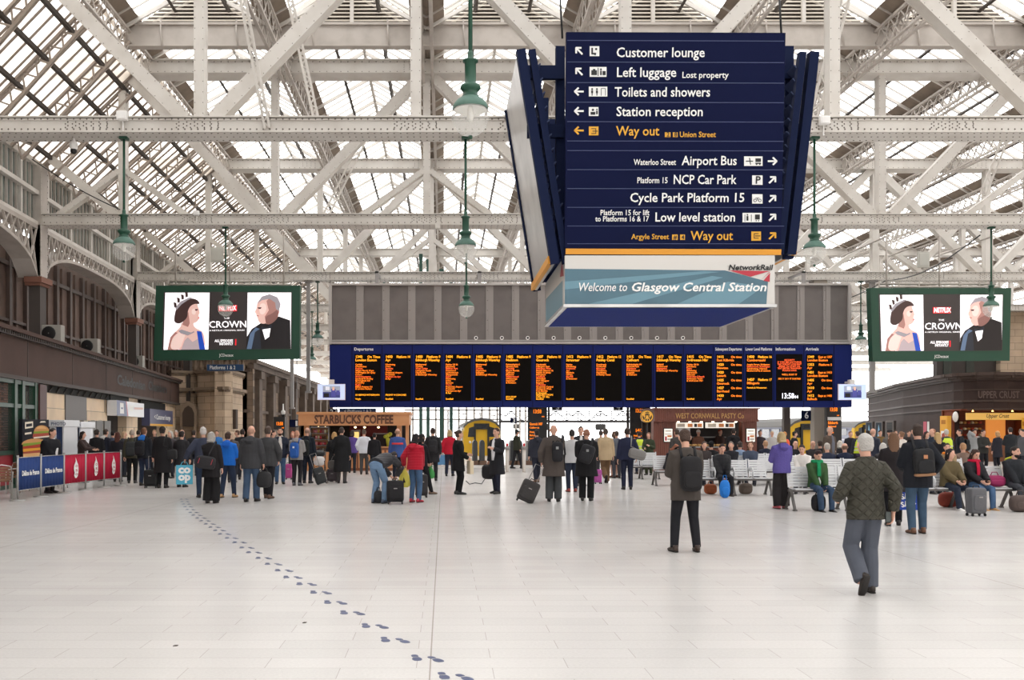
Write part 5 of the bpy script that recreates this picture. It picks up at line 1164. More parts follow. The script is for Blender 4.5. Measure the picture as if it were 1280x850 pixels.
# ---- ticket gates
gm = mat('gate_dark', (54, 56, 58), .4); gb_ = mat('gate_base', (112, 84, 66), .5); st_ = mat('bollard_steel', (196, 188, 180), .35, .4)
gx = [528, 546, 560, 594, 603, 620, 641, 650, 663, 676]
for i, px in enumerate(gx):
    d = 46.1; c = P(px, 0, d); r = thing('ticket_gate', (c.x, d, 0), ['ticket gate paddle left of the backpack man in a dark coat', 'ticket gate paddle right behind the backpack man', 'ticket gate paddle behind the woman with a blue paper bag', 'ticket gate paddle left of the yellow train door', 'ticket gate paddle right of the yellow train door', 'ticket gate paddle behind the man in the black overcoat', 'ticket gate paddle between the two steel bollards', 'ticket gate paddle touching the second steel bollard', 'ticket gate paddle left of the black display pillar', 'ticket gate paddle under the black display pillar'][i], 'ticket gate', 'ticket gates')
    mb = MB(); mb.prism([(-.11, .3), (.11, .3), (.11, 1.15), (.08, 1.24), (0, 1.28), (-.08, 1.24), (-.11, 1.15)], (c.x, d, 0), (1, 0, 0), (0, 0, 1), (0, 1.2, 0)); mb.build('paddle', gm, r)
    mb = MB(); mb.box(c.x - .2, c.x + .2, d - .05, d + 1.3, .0, .32); mb.build('base', gb_, r)
for px, lab in ((634, 'steel bollard with a red light, left of two before the gates'), (655, 'steel bollard with a red light, right of two before the gates')):
    d = 41.2; c = P(px, 0, d); r = thing('bollard', (c.x, d, 0), lab, 'bollard'); mb = MB(); mb.lathe([(.09, 0), (.075, .03), (.075, .92)], c.xy.to_3d(), 14); mb.build('post', st_, r)
    mb = MB(); mb.lathe([(.075, .92), (.1, .95), (.1, 1.03), (.06, 1.07)], c.xy.to_3d(), 14); mb.build('cap', grey_metal, r); mb = MB(); mb.lathe([(.05, 1.07), (.05, 1.16), (.02, 1.19)], c.xy.to_3d(), 10); mb.build('light', mat('bollard_red', (200, 40, 50), .4), r)
mb = MB(); a, c = P(505, 0, 46), P(690, 0, 46); mb.box(a.x, c.x, 45.9, 46.0, 0, .12); tag(mb.build('floor_rail', white), 'low pale rail along the floor before the ticket gates', 'rail')
# ---- trains
def train(cx, d, w, h, ln, label, body):
    r = thing('train', (cx, d, 0), label, 'train'); ty = mat('train_yellow', (226, 178, 30), .4); tg = mat('train_roof', (96, 94, 92), .5); tb = mat('train_window', (26, 28, 32), .2)
    prof = [(-.5, 0), (.5, 0), (.5, .66), (.46, .80), (.34, .91), (.18, .975), (0, 1), (-.18, .975), (-.34, .91), (-.46, .80), (-.5, .66)]
    mb = MB(); mb.prism([(x * w, z * h) for x, z in prof], (cx, d + .5, 0), (1, 0, 0), (0, 0, 1), (0, ln, 0), 0)
    mb.box(cx - w * .503, cx + w * .503, d + .8, d + ln, h * .30, h * .36, 1); mb.build('body', [body, mat('train_stripe', (190, 188, 200), .4)], r)
    mb = MB()
    y = d + 1.6
    while y < d + ln - 2: mb.box(cx - w * .505, cx + w * .505, y, y + 1.5, h * .48, h * .72); y += 2.0
    mb.build('side_window', tb, r)
    mb = MB(); k = len(prof); vs = [(cx + x * w, d + .5, z * h) for x, z in prof] + [(cx + x * w * .94, d, z * h * .97) for x, z in prof]
    mb.add(vs, [(i, (i + 1) % k, k + (i + 1) % k, k + i) for i in range(k)] + [tuple(range(2 * k - 1, k - 1, -1))]); mb.build('cab_front', ty, r)
    mb = MB(); mb.prism([(-.36 * w, .5 * h), (-.2 * w, .5 * h), (-.2 * w, .78 * h), (-.33 * w, .74 * h)], (cx, d - .01, 0), (1, 0, 0), (0, 0, 1), (0, .05, 0)); mb.build('cab_window', tb, r); mb = MB(); mb.prism([(.36 * w, .5 * h), (.33 * w, .74 * h), (.2 * w, .78 * h), (.2 * w, .5 * h)], (cx, d - .01, 0), (1, 0, 0), (0, 0, 1), (0, .05, 0)); mb.build('cab_window', tb, r)
    mb = MB(); mb.box(cx - w * .2, cx - w * .15, d - .12, d, 0, h * .84, 0); mb.box(cx + w * .15, cx + w * .2, d - .12, d, 0, h * .84, 0); mb.box(cx - w * .2, cx + w * .2, d - .14, d, h * .70, h * .86, 0); mb.box(cx - w * .12, cx + w * .12, d - .15, d - .13, h * .74, h * .83, 1); mb.build('gangway_surround', [mat('train_rubber', (44, 44, 44), .7), tb], r)
    mb = MB(); k = [(x * w * 1.02, z * h * 1.012) for x, z in prof[3:10]]; mb.prism(k + [(x, z - .16 - .0 * abs(x)) for x, z in k[::-1]], (cx, d - .06, 0), (1, 0, 0), (0, 0, 1), (0, ln, 0)); mb.build('roof', tg, r)
    mb = MB()
    for s_ in (-1, 1): mb.ell((cx + s_ * w * .3, d - .02, h * .36), .1, .05, .09, 8)
    mb.build('headlight', white, r)
tbody = mat('train_blue_grey', (86, 92, 118), .35)
train(P(602, 0, 68).x, 68, 2.6, 2.55, 30, 'yellow-fronted train with a grey domed roof behind the ticket gates', tbody)
train(P(1011, 0, 64).x, 64, 2.7, 2.5, 38, 'blue-grey train with yellow front beside the number six sign', tbody)
train(P(1086, 0, 92).x, 92, 2.8, 2.6, 24, 'train front at the edge of the dark curved building', tbody)
# ================================================================= people
def cloth(col, kind='plain'):
    nm = 'cloth_%s_%d_%d_%d' % ((kind,) + tuple(col))
    if kind == 'puffer': return mat(nm, col, .6, kind='puffer', ks=4.5, bump=.7, spec=.3)
    if kind == 'quilt': return mat(nm, col, .75, kind='quilt', ks=1.5, bump=.7, spec=.25)
    if kind == 'denim': return mat(nm, col, .85, var=.5, vs=5, bump=.5, bs=9, spec=.15)
    if kind == 'knit': return mat(nm, col, .95, bump=.6, bs=40, spec=.1)
    return mat(nm, col, .85, bump=.5, bs=7, spec=.18, var=.25, vs=4)
def skin_m(k): return mat('skin_%d_%d_%d' % k, k, .55, spec=.35)
SK = (214, 166, 144)
def hair_m(c):
    if sum(c) > 480: c = tuple(int(v * .86) for v in c)
    return mat('hair_%d_%d_%d' % c, c, .7, bump=.8, bs=60, spec=.3)
class Info: pass
def ik(a, t, l1, l2, hint):
    v = t - a; L = min(v.length, (l1 + l2) * .999); d = v.normalized(); x = (l1 * l1 - l2 * l2 + L * L) / (2 * L); hh = math.sqrt(max(0, l1 * l1 - x * x))
    p = V(hint) - d * V(hint).dot(d); p.normalize()
    return a + d * x + p * hh, a + d * L
HANDS = {'down': (.26, .04, .86), 'front': (.09, .30, 1.10), 'low': (.07, .25, .92), 'pocket': (.24, .10, .92), 'hip': (.20, .03, 1.0), 'back': (.17, -.14, .93), 'face': (.07, .17, 1.5), 'chest': (.1, .24, 1.22), 'cross': (-.02, .22, 1.16), 'fwd': (.17, .42, 1.15), 'side': (.36, .1, .95)}
PEOPLE = []
def person(px, py, label, rot=0, h=1.75, d=None, top=(40, 40, 44), k='plain', bot=(44, 46, 54), bk='plain', hair=(60, 44, 36), hk='short', L='down', R='down', hem=.12, ease=.03, wide=0, fat=1.0, pitch=0, lean=0, sit=False, turn=0, nod=0, shoe=(34, 30, 30), step=None, feet=None, sole=None, hood=None, scarf=None, vest=None, face=False, skin=SK, collar=None, hat=None, shirt=None, child=False, skirt=None, group=None, z0=0, vox=None, stance=.1, elbow=.5):
    dd = d or F * H / (py - VY); loc = V(((px - VX) / F * dd, dd, z0)); s = h / 1.75
    vx = vox or max(.009, min(.026, dd * .00052))
    X, Y, Z = V((1, 0, 0)), V((0, 1, 0)), V((0, 0, 1))
    pel = V((0, 0, .59)) if sit else V((0, 0, .945))
    if pitch > .9 and not sit: pel = V((0, -.12, .90))
    u = V((math.sin(lean), math.sin(pitch) * math.cos(lean), math.cos(pitch) * math.cos(lean))); f = (Y * math.cos(pitch) - Z * math.sin(pitch)).normalized(); rx = f.cross(u).normalized()
    def T(x, y, t): return pel + rx * x + f * y + u * t         # torso frame
    sh = {-1: T(-.17 * fat, -.01, .452), 1: T(.17 * fat, -.01, .452)}
    # head frame
    hn = Matrix.Rotation(turn, 3, u); hf = hn @ f; hx = hn @ rx; hd = Matrix.Rotation(-nod, 3, hx); hf = hd @ hf; hz = hx.cross(hf).normalized()
    nb = T(0, .0, .53); hc = nb + u * .06 + hz * .115 + hf * .015
    def Hh(x, y, z): return hc + hx * x + hf * y + hz * z
    # arms and legs
    arm = {}
    for sd, q in ((-1, L), (1, R)):
        q = HANDS[q] if isinstance(q, str) else q; t = V((sd * q[0], q[1], q[2]))
        if isinstance(L if sd < 0 else R, str):
            if sit: t = t + V((0, .06, -.42))
            elif pitch: t = T(sd * q[0], q[1], q[2] - .93)
        out = (L if sd < 0 else R); hint = (sd * (1.2 if out in ('hip', 'back', 'pocket') else elbow), -.7, -.25)
        if pitch > .9: hint = (sd * .6, -.1, .5)
        e, w = ik(sh[sd], t, .285, .255, hint); arm[sd] = (sh[sd], e, w)
    leg = {}
    for sd in (-1, 1):
        hip = pel + rx * (sd * .09) + V((0, 0, -.02))
        if sit: a = V((sd * .12, .47, .085)); 
        else: a = V((sd * stance, 0, .085))
        if step: a = a + V((0, step * sd, 0))
        if feet: a = V(feet[0 if sd < 0 else 1])
        hint = (sd * (.15 if sit else .05), 1, .6 if sit else .1)
        if sit: kn = V((sd * .13, .44, .56)); kn, a2 = ik(hip, a, .43, .43, hint)
        else: kn, a2 = ik(hip, a, .43, .42, hint)
        leg[sd] = (hip, kn, a)
    def lerp(a, b, t): return a + (b - a) * t
    # ---- body: one continuous skin
    mb = MB(); n = 12
    mb.tube([T(0, 0, t) for t in (-.06, .05, .2, .34, .45, .52)], [(.12, .075), (.13 * fat, .085), (.115 * fat, .075), (.13 * fat, .085), (.13 * fat, .07), (.06, .055)], n, 0, rx)
    mb.tube([T(0, -.01, .5), nb + hf * .0, Hh(0, -.01, -.06)], [.064, .056, .055], n, 0, rx)
    hr = [(-.118, .05, .02, .02), (-.105, .042, .036, .043), (-.075, .026, .054, .068), (-.04, .014, .064, .083), (0, .006, .071, .094), (.04, 0, .075, .098), (.078, -.004, .068, .089), (.105, -.005, .046, .062), (.118, -.005, .016, .022)]
    mb.tube([Hh(0, y, z) for z, y, a, b in hr], [(a, b) for z, y, a, b in hr], 14, 0, hx)
    mb.tube([Hh(0, .092, .028), Hh(0, .108, .0), Hh(0, .12, -.026), Hh(0, .098, -.034)], [.008, .011, .016, .012], 8, 0, hx)
    for sd in (-1, 1):
        mb.tube([Hh(sd * .072, .0, -.04), Hh(sd * .085, -.006, -.008), Hh(sd * .084, -.012, .028)], [(.01, .014), (.013, .023), (.01, .015)], 8, 0, hx)
    for sd in (-1, 1):
        a, e, w = arm[sd]; mb.tube([a - rx * sd * .05, a, lerp(a, e, .5), e, lerp(e, w, .5), w], [.045, .05, .045, .038, .036, .027], 10, 0, f)
        dr = (w - e).normalized(); inn = V((-sd, .15, 0)); inn = (inn - dr * inn.dot(dr)).normalized(); bb = dr.cross(inn).normalized()
        if bb.dot(Y) < 0: bb = -bb
        mb.tube([w - dr * .01, w + dr * .035, w + dr * .075, w + dr * .095], [(.026, .019), (.038, .017), (.042, .015), (.036, .012)], 10, 0, bb)
        for i in range(4):
            ln = (.034, .04, .037, .03)[i]; b0 = w + dr * .085 + bb * (.0285 - .019 * i); p1 = b0 + (dr * .95 + inn * .3) * ln; p2 = p1 + (dr * .7 + inn * .75) * ln * .8; p3 = p2 + (dr * .2 + inn * .95) * ln * .6
            mb.tube([b0, p1, p2, p3], [.0095, .009, .008, .0065], 6, 0, bb)
        b0 = w + dr * .03 + bb * .03; mb.tube([b0, b0 + bb * .028 + dr * .025 + inn * .012, b0 + bb * .034 + dr * .055 + inn * .025], [.012, .011, .008], 6, 0, inn)
        hp, kn, an = leg[sd]; mb.tube([hp, lerp(hp, kn, .5), kn, lerp(kn, an, .35), an, an - V((0, 0, .03))], [.07, .06, .044, .045, .032, .03], 10, 0, rx)
        mb.tube([an + V((0, -.03, -.04)), an + V((0, .08, -.05)), an + V((0, .13, -.055))], [(.026, .03), (.03, .02), (.02, .012)], 8, 0, rx)
    def fin(m, name, material, parent, v=None, it=2):
        m.v = [(a * s, b * s, c * s) for a, b, c in m.v]; ob = m.build(name, material, parent, False)
        if v:
            r = ob.modifiers.new('surface', 'REMESH'); r.mode = 'VOXEL'; r.voxel_size = v * s; r.use_smooth_shade = True
            if it: sm = ob.modifiers.new('smooth', 'SMOOTH'); sm.factor = .5; sm.iterations = it
        return ob
    root = fin(mb, 'person', skin_m(skin), None, min(vx, .012) if dd < 27 else vx, 1)
    root.location = loc; root.rotation_euler = (0, 0, rot); tag(root, label, 'person', group)
    # ---- clothes
    e = ease + .012
    if vest or shirt is None or True:
        mb = MB(); m_top = cloth(top, k)
        ts = [(-hem, .172, .125), (0, .172, .122), (.1, .158, .112), (.2, .152, .108), (.34, .17, .122), (.43, .162, .108), (.49, .122, .09), (.545, .072, .072)]
        pts = []; rad = []
        for t, a, b in ts:
            if t < 0:
                if sit: p = T(0, .0, max(t, -.04))
                elif pitch > .9: p = T(0, 0, .02)
                else: p = pel + V((0, -.01, t))
                if hem > .2:
                    for q in (.5,): pts.append(pel + V((0, -.005, t * .5))); rad.append(((.178) * fat + e, .13 * fat + e))
                    a, b = .185, .14
                    pts.insert(0, p); rad.insert(0, (a * fat + e * 1.3, b * fat + e * 1.3)); continue
            else: p = T(0, -.004, t)
            pts.append(p); rad.append((a * fat + e, b * fat + e * .9))
        mb.tube(pts, rad, 16, 0, rx)
        for sd in (-1, 1):
            a, el, w = arm[sd]; ww = lerp(el, w, .97)
            mb.tube([a - rx * sd * .08 + u * .01, a, lerp(a, el, .35), lerp(a, el, .75), el, lerp(el, w, .4), ww], [(.062 + e * .5), .068 + e * .45, .062 + e * .5, .056 + e * .5, .054 + e * .5, .05 + e * .45, .041 + e * .4], 12, 0, f)
        if collar is not False and k != 'shirt': mb.tube([T(0, -.012, .51), T(0, -.005, .575 if collar == 'high' else .55)], [.098 + e * .4, .082 + e * .3], 14, 0, rx)
        if hood == 'same': mb.tube([T(0, -.12 - e, .42), T(0, -.135 - e, .47), T(0, -.10 - e, .54), T(0, -.05, .57)], [(.06, .02), (.11, .04), (.11, .045), (.075, .03)], 10, 0, rx)
        jk = fin(mb, 'jacket' if k != 'shirt' else 'shirt', m_top, root, max(vx, .011))
    if hood and hood != 'same':
        mb = MB(); mb.tube([T(0, -.12 - e, .40), T(0, -.14 - e, .46), T(0, -.11 - e, .54), T(0, -.05, .58)], [(.06, .02), (.12, .04), (.12, .05), (.085, .04)], 10, 0, rx); fin(mb, 'hood', cloth(hood), root, max(vx, .012))
    if vest:
        mb = MB(); mb.tube([T(0, 0, t) for t in (-.05, .1, .25, .4, .5)], [(.19 * fat + e, .145 + e), (.178 * fat + e, .14 + e), (.18 * fat + e, .142 + e), (.175 * fat + e, .138 + e), (.12 + e, .1 + e)], 16, 0, rx); fin(mb, 'safety_vest', mat('vest_%d_%d' % vest[:2], vest, .6), root, max(vx, .012))
        mb = MB()
        for t in (.08, .2): mb.tube([T(0, 0, t - .02), T(0, 0, t + .02)], [(.187 * fat + e, .15 + e)] * 2, 16, 0, rx)
        fin(mb, 'reflective_band', mat('reflective', (206, 206, 200), .3), root)
    if shirt:    # open front showing a shirt
        mb = MB(); b = .122 * fat + e + .006
        mb.tube([T(0, b * .60, -.04), T(0, b * .62, .1), T(0, b * .64, .3), T(0, b * .5, .46), T(0, .05, .54)], [(.06, .075), (.065, .075), (.075, .075), (.065, .065), (.045, .05)], 12, 0, rx); fin(mb, 'shirt', cloth(shirt), root)
    mb = MB(); mt = cloth(bot, bk)
    if skirt: mb.tube([pel + V((0, 0, -skirt)), pel + V((0, 0, -.2)), pel, pel + V((0, 0, .1))], [(.2, .17), (.19, .15), (.17, .12), (.15, .11)], 14, 0, rx)
    else:
        mb.tube([pel + V((0, 0, -.09)), pel + V((0, 0, .02)), T(0, 0, .06)] if pitch > .9 else [T(0, 0, -.07), T(0, 0, .0), T(0, 0, .1)], [(.15 * fat, .11 * fat), (.17 * fat, .122 * fat), (.155 * fat, .112 * fat)], 14, 0, rx)
        for sd in (-1, 1):
            hp, kn, an = leg[sd]; an2 = an + V((0, 0, -.02)); w_ = wide
            mb.tube([hp + V((0, 0, .06)), lerp(hp, kn, .3), lerp(hp, kn, .7), kn, lerp(kn, an, .4), lerp(kn, an, .75), an2], [.10 * fat, .098 * fat, .084 + w_ * .4, .074 + w_ * .7, .07 + w_, .064 + w_ * 1.1, .06 + w_ * 1.2], 12, 0, rx)
    fin(mb, 'skirt' if skirt else 'trousers', mt, root, max(vx, .011))
    for sd in (-1, 1):
        an = leg[sd][2]; pt = (sole or {}).get(sd, 0); yaw = -sd * (.12 if not sit else .05); Rm = Matrix.Rotation(yaw, 3, 'Z') @ Matrix.Rotation(-pt, 3, 'X')
        mb = MB(); pr = [(-.085, .026, .02, .024), (-.07, .034, .045, .048), (-.02, .037, .052, .054), (.05, .038, .042, .045), (.11, .045, .032, .034), (.16, .042, .026, .028), (.19, .026, .018, .02), (.197, .008, .008, .012)]
        mb.tube([Rm @ V((0, y, z - .085)) + an for y, a, b, z in pr], [(a, b) for y, a, b, z in pr], 12, 0, Rm @ X); mb.tube([Rm @ V((0, y, .011 - .085)) + an for y in (-.08, .05, .12, .185)], [(.034, .012), (.039, .012), (.046, .012), (.02, .012)], 10, 1, Rm @ X)
        mb.tube([an + Rm @ V((0, -.03, -.05)), an + Rm @ V((0, -.03, .02))], [(.045, .05), (.04, .045)], 10, 0, Rm @ X)
        fin(mb, 'shoe', [mat('shoe_%d_%d_%d' % shoe, shoe, .5), mat('shoe_sole_%d' % (shoe[0] > 90), (226, 222, 216) if shoe[0] > 150 else (30, 26, 24), .7)], root)
    # ---- hair, hat, scarf, face
    hm = hair_m(hair); mb = MB()
    if hk != 'none':
        if hk == 'bald':
            rr = [(-.06, -.045, .064, .05), (-.02, -.036, .079, .07), (.02, -.03, .081, .076), (.045, -.03, .074, .07)]
        elif hk == 'thin':
            rr = [(-.06, -.045, .064, .05), (-.02, -.036, .078, .07), (.03, -.026, .08, .08), (.07, -.02, .073, .078), (.1, -.02, .05, .055), (.122, -.02, .02, .02)]
        else:
            rr = [(-.068, -.046, .062, .048), (-.02, -.036, .08, .071), (.03, -.022, .083, .086), (.065, -.006, .08, .102), (.1, -.004, .064, .082), (.124, -.006, .038, .05), (.135, -.008, .012, .016)]
        mb.tube([Hh(0, y, z) for z, y, a, b in rr], [(a, b) for z, y, a, b in rr], 14, 0, hx)
        if hk in ('long', 'bob'):
            lo = -.30 if hk == 'long' else -.13; ps = [Hh(0, -.04, .1), Hh(0, -.05, .0), nb * .5 + Hh(0, -.055, -.1) * .5 + f * -.05, Hh(0, -.03, 0) * 0 + nb - f * (.075 + e) + u * (.09 + (lo + .13))]
            mb.tube(ps, [(.07, .06), (.092, .06), (.096, .045), (.075, .025)], 12, 0, hx)
            for sd in (-1, 1): mb.tube([Hh(sd * .06, .02, .06), Hh(sd * .082, .0, -.02), Hh(sd * .08, -.01, -.12)], [.025, .028, .02], 8, 0, hf)
        if hk == 'bun': mb.ell(Hh(0, -.11, .06), .04, .04, .04)
        if hk == 'curly':
            for i in range(26):
                q = random.uniform(0, 2 * PI); z = random.uniform(-.16, .12); mb.ell(Hh(.085 * math.cos(q), -.03 + .085 * math.sin(q) * (.5 if math.sin(q) > 0 else 1), z), .035, .035, .035, 8)
        if hk == 'beard': mb.tube([Hh(0, .03, -.125), Hh(0, .035, -.095), Hh(0, .03, -.06)], [(.03, .045), (.056, .062), (.062, .06)], 12, 0, hx)
        fin(mb, 'hair', hm, root, max(.008, vx * .75), 1)
    if hat:
        mb = MB(); mb.tube([Hh(0, -.012, z) for z in (.02, .05, .09, .125, .145)], [(.088, .105), (.09, .107), (.082, .098), (.055, .065), (.02, .025)], 16, 0, hx)
        if hat[1] == 'cap': mb.tube([Hh(0, .07, .045), Hh(0, .14, .035), Hh(0, .165, .028)], [(.075, .012), (.065, .01), (.03, .008)], 10, 0, hx)
        fin(mb, 'hat', cloth(hat[0]), root)
    if scarf:
        mb = MB(); c0 = T(0, .01, .55); mb.tube([c0 + rx * (.1 * math.cos(q * PI / 6)) + f * (.1 * math.sin(q * PI / 6)) for q in range(12)], [.042] * 12, 8, 0, u, closed=True); mb.tube([T(.03, .11 + e, .53), T(.04, .155 + e, .40), T(.04, .15 + e, .22)], [(.045, .025), (.05, .02), (.05, .015)], 8, 0, rx); fin(mb, 'scarf', cloth(scarf, 'knit'), root, .014)
    if face:
        for sd in (-1, 1):
            mb = MB(); mb.ell(Hh(sd * .031, .084, .012), .012, .008, .007, 8); fin(mb, 'eye', black, root); mb = MB(); mb.tube([Hh(sd * .015, .094, .034), Hh(sd * .034, .091, .038), Hh(sd * .05, .078, .032)], .005, 6); fin(mb, 'eyebrow', hm, root)
        mb = MB(); mb.tube([Hh(-.024, .083, -.064), Hh(0, .092, -.062), Hh(.024, .083, -.064)], [.004, .007, .004], 6); fin(mb, 'mouth', mat('lips', (168, 92, 86), .5), root)
    I = Info(); I.root, I.s, I.T, I.H, I.arm, I.e, I.u, I.f, I.rx, I.d = root, s, T, Hh, arm, e + .01 + .125 * (fat - 1), u, f, rx, dd
    I.M = Matrix.Translation(loc) @ Matrix.Rotation(rot, 4, 'Z') @ Matrix.Scale(s, 4); I.hand = {sd: arm[sd][2] + (arm[sd][2] - arm[sd][1]).normalized() * .09 for sd in (-1, 1)}
    PEOPLE.append(I); return I
def worn(I, mb, name, m, parent):          # build a piece given in the wearer's own frame
    mb.v = [tuple(I.M @ V(p)) for p in mb.v]; return mb.build(name, m, parent)
def backpack(I, col, label, w=.30, h=.46, dp=.17, kind='plain', t0=.44, tilt=0, bottom=None, pocket=None, patch=None, group=None, side=0):
    b = .122 + I.e; c = I.T(side, -b - dp / 2, t0 - h / 2); Rm = Matrix((I.rx, I.f, I.u)).transposed() @ Matrix.Rotation(tilt, 3, 'Y'); r = thing('backpack', I.M @ c, label, 'backpack', group); m = mat('bag_%d_%d_%d' % col, col, .7, bump=.4, bs=12, spec=.25)
    mb = MB(); mb.rbox(c, w, dp, h, 4.5, 20, 0, Rm); worn(I, mb, 'main_compartment', m, r)
    mb = MB(); mb.rbox(c + Rm @ V((0, -dp * .48, -h * .16)), w * .78, .06, h * .48, 4.5, 16, 0, Rm); worn(I, mb, 'front_pocket', mat('bag_%d_%d_%d' % pocket, pocket, .7) if pocket else m, r)
    if bottom: mb = MB(); mb.rbox(c + Rm @ V((0, -.005, -h * .45)), w * 1.02, dp * 1.05, h * .12, 4.5, 16, 0, Rm); worn(I, mb, 'base_panel', mat('bag_%d_%d_%d' % bottom, bottom, .7), r)
    if patch: mb = MB(); mb.cbox(c + Rm @ V((0, -dp * .5 - .012, h * .2)), .06, .01, .06); worn(I, mb, 'patch', mat('bag_%d_%d_%d' % patch, patch, .7), r)
    mb = MB(); mb.tube([c + Rm @ V((-.04, dp * .3, h * .5)), c + Rm @ V((0, dp * .3, h * .56)), c + Rm @ V((.04, dp * .3, h * .5))], .009, 6); worn(I, mb, 'carry_handle', m, r)
    mb = MB(); mb.tube([c + Rm @ V((-w * .4, -dp * .1, h * .22)), c + Rm @ V((-w * .3, -dp * .3, h * .44)), c + Rm @ V((w * .3, -dp * .3, h * .44)), c + Rm @ V((w * .4, -dp * .1, h * .22))], .006, 5); worn(I, mb, 'zip', black, r)
    for sd in (-1, 1):
        mb = MB(); q = I.e; mb.tube([I.T(side + sd * .1, -.12 - q, t0 - .04), I.T(side + sd * .105, -.06, .53 + q * .8), I.T(side + sd * .12, .06, .52 + q * .6), I.T(side + sd * .13, .125 + q, .40), I.T(side + sd * .15, .10 + q, .24), I.T(side + sd * .165, -.03, .14)], [(.022, .008)] * 6, 8, 0, I.rx); worn(I, mb, 'shoulder_strap', m, r)
    return r
def shoulder_bag(I, col, label, sd=1, w=.36, h=.27, dp=.13, pos=None, m2=None, tilt=0, cross=True, stripe=None):
    c = V(pos) if pos else I.T(sd * .2, -.1, .02); m = mat('bag_%d_%d_%d' % col, col, .65, bump=.4, bs=10, spec=.25); r = thing('shoulder_bag', I.M @ c, label, 'bag'); Rm = Matrix.Rotation(tilt, 3, 'Y')
    mb = MB(); mb.rbox(c, w, dp, h, 4, 18, 0, Rm); worn(I, mb, 'bag_body', m, r); mb = MB(); mb.rbox(c + Rm @ V((0, -dp * .4, h * .08)), w * .96, dp * .35, h * .7, 4, 16, 0, Rm); worn(I, mb, 'flap', m, r)
    if stripe:
        for q in (-.33, .33): mb = MB(); mb.beam(c + Rm @ V((w * q, -dp * .6, -h * .1)), c + Rm @ V((w * q + .03, -dp * .6, h * .3)), .012, .012); worn(I, mb, 'piping', mat('bag_%d_%d_%d' % stripe, stripe, .6), r)
    o = -sd if cross else sd; mb = MB(); q = I.e
    mb.tube([c + Rm @ V((-sd * w * .1, 0, h * .45)), I.T(o * .02 + sd * .06 * (not cross), -.125 - q, .3), I.T(o * .1, -.09 - q, .47), I.T(o * .12, 0, .54 + q), I.T(o * .1, .11 + q, .42), I.T(0 if cross else sd * .15, .13 + q, .22), c + Rm @ V((sd * w * .2, .05, h * .45))], [(.018, .006)] * 7, 8, 0, I.rx); worn(I, mb, 'strap', m, r)
    return r
def hand_bag(I, col, label, sd=1, w=.36, h=.28, dp=.16, drop=.18, kind='bag', paint=None, name='hand_bag'):
    g = I.hand[sd]; c = g + V((0, 0, -drop - h / 2)) / I.s; r = thing(name, I.M @ c, label, 'bag'); m = mat('bag_%d_%d_%d' % col, col, .6, bump=.35, bs=9, spec=.25)
    mb = MB()
    if kind == 'bag': mb.rbox(c, w, dp, h, 3.4, 20)
    elif kind == 'sack': mb.tube([c + V((0, 0, -h / 2)), c + V((0, 0, -h * .35)), c + V((.01, 0, 0)), c + V((0, 0, h * .3)), c + V((0, 0, h / 2))], [(w * .3, dp * .4), (w * .52, dp * .6), (w * .48, dp * .55), (w * .3, dp * .3), (w * .12, dp * .12)], 14, 0, (1, 0, 0))
    else: mb.box(c.x - w / 2, c.x + w / 2, c.y - dp / 2, c.y + dp / 2, c.z - h / 2, c.z + h / 2)
    worn(I, mb, 'bag_body', m, r)
    if paint: paint(I, c, r, w, h, dp)
    mb = MB()
    for y in (-dp * .3, dp * .3): mb.tube([c + V((-w * .25, y, h * .46)), c + V((-w * .14, y * .6, h * .5 + drop * .7)), g, c + V((w * .14, y * .6, h * .5 + drop * .7)), c + V((w * .25, y, h * .46))], .008, 6)
    worn(I, mb, 'handle', m, r); return r
def suitcase(px, py, col, label, w=.4, h=.58, dp=.24, rot=0, tilt=0, handle=.0, hard=False, d=None, hand=None, group=None):
    g = G(px, py) if d is None else V(((px - VX) / F * d, d, 0)); r = thing('suitcase', g, label, 'suitcase', group, rot); r.rotation_euler = (0, tilt, rot); m = mat('case_%d_%d_%d' % col, col, .5 if hard else .75, bump=.25, bs=20, spec=.3)
    mb = MB(); mb.rbox((0, 0, .05 + h / 2), w, dp, h, 8, 24); mb.build('case_body', m, r, False)
    mb = MB(); mb.rbox((0, -dp * .48, .05 + h * .42), w * .8, .06, h * .6, 6, 18); mb.build('front_pocket', m, r, False)
    mb = MB(); mb.tube([(-.07, 0, .05 + h), (-.06, 0, .09 + h), (.06, 0, .09 + h), (.07, 0, .05 + h)], .011, 6); mb.build('carry_handle', black, r, False)
    if handle:
        mb = MB(); mb.tube([(-.1, dp * .35, .05 + h * .8), (-.1, dp * .35, h + handle), (.1, dp * .35, h + handle), (.1, dp * .35, .05 + h * .8)], .011, 6, 0, (0, 1, 0)); mb.build('telescopic_handle', grey_metal, r, False)
    for sx in (-1, 1):
        for sy in (-1, 1): mb = MB(); mb.tube([(sx * w * .4 - .012, sy * dp * .35, .032), (sx * w * .4 + .012, sy * dp * .35, .032)], .032, 10, 0, (0, 0, 1)); mb.build('wheel', black, r, False)
    mb = MB(); mb.box(-.04, .04, -dp * .5 - .04, -dp * .5 - .02, h * .72, h * .76); mb.build('badge', grey_metal, r, False)
    return r
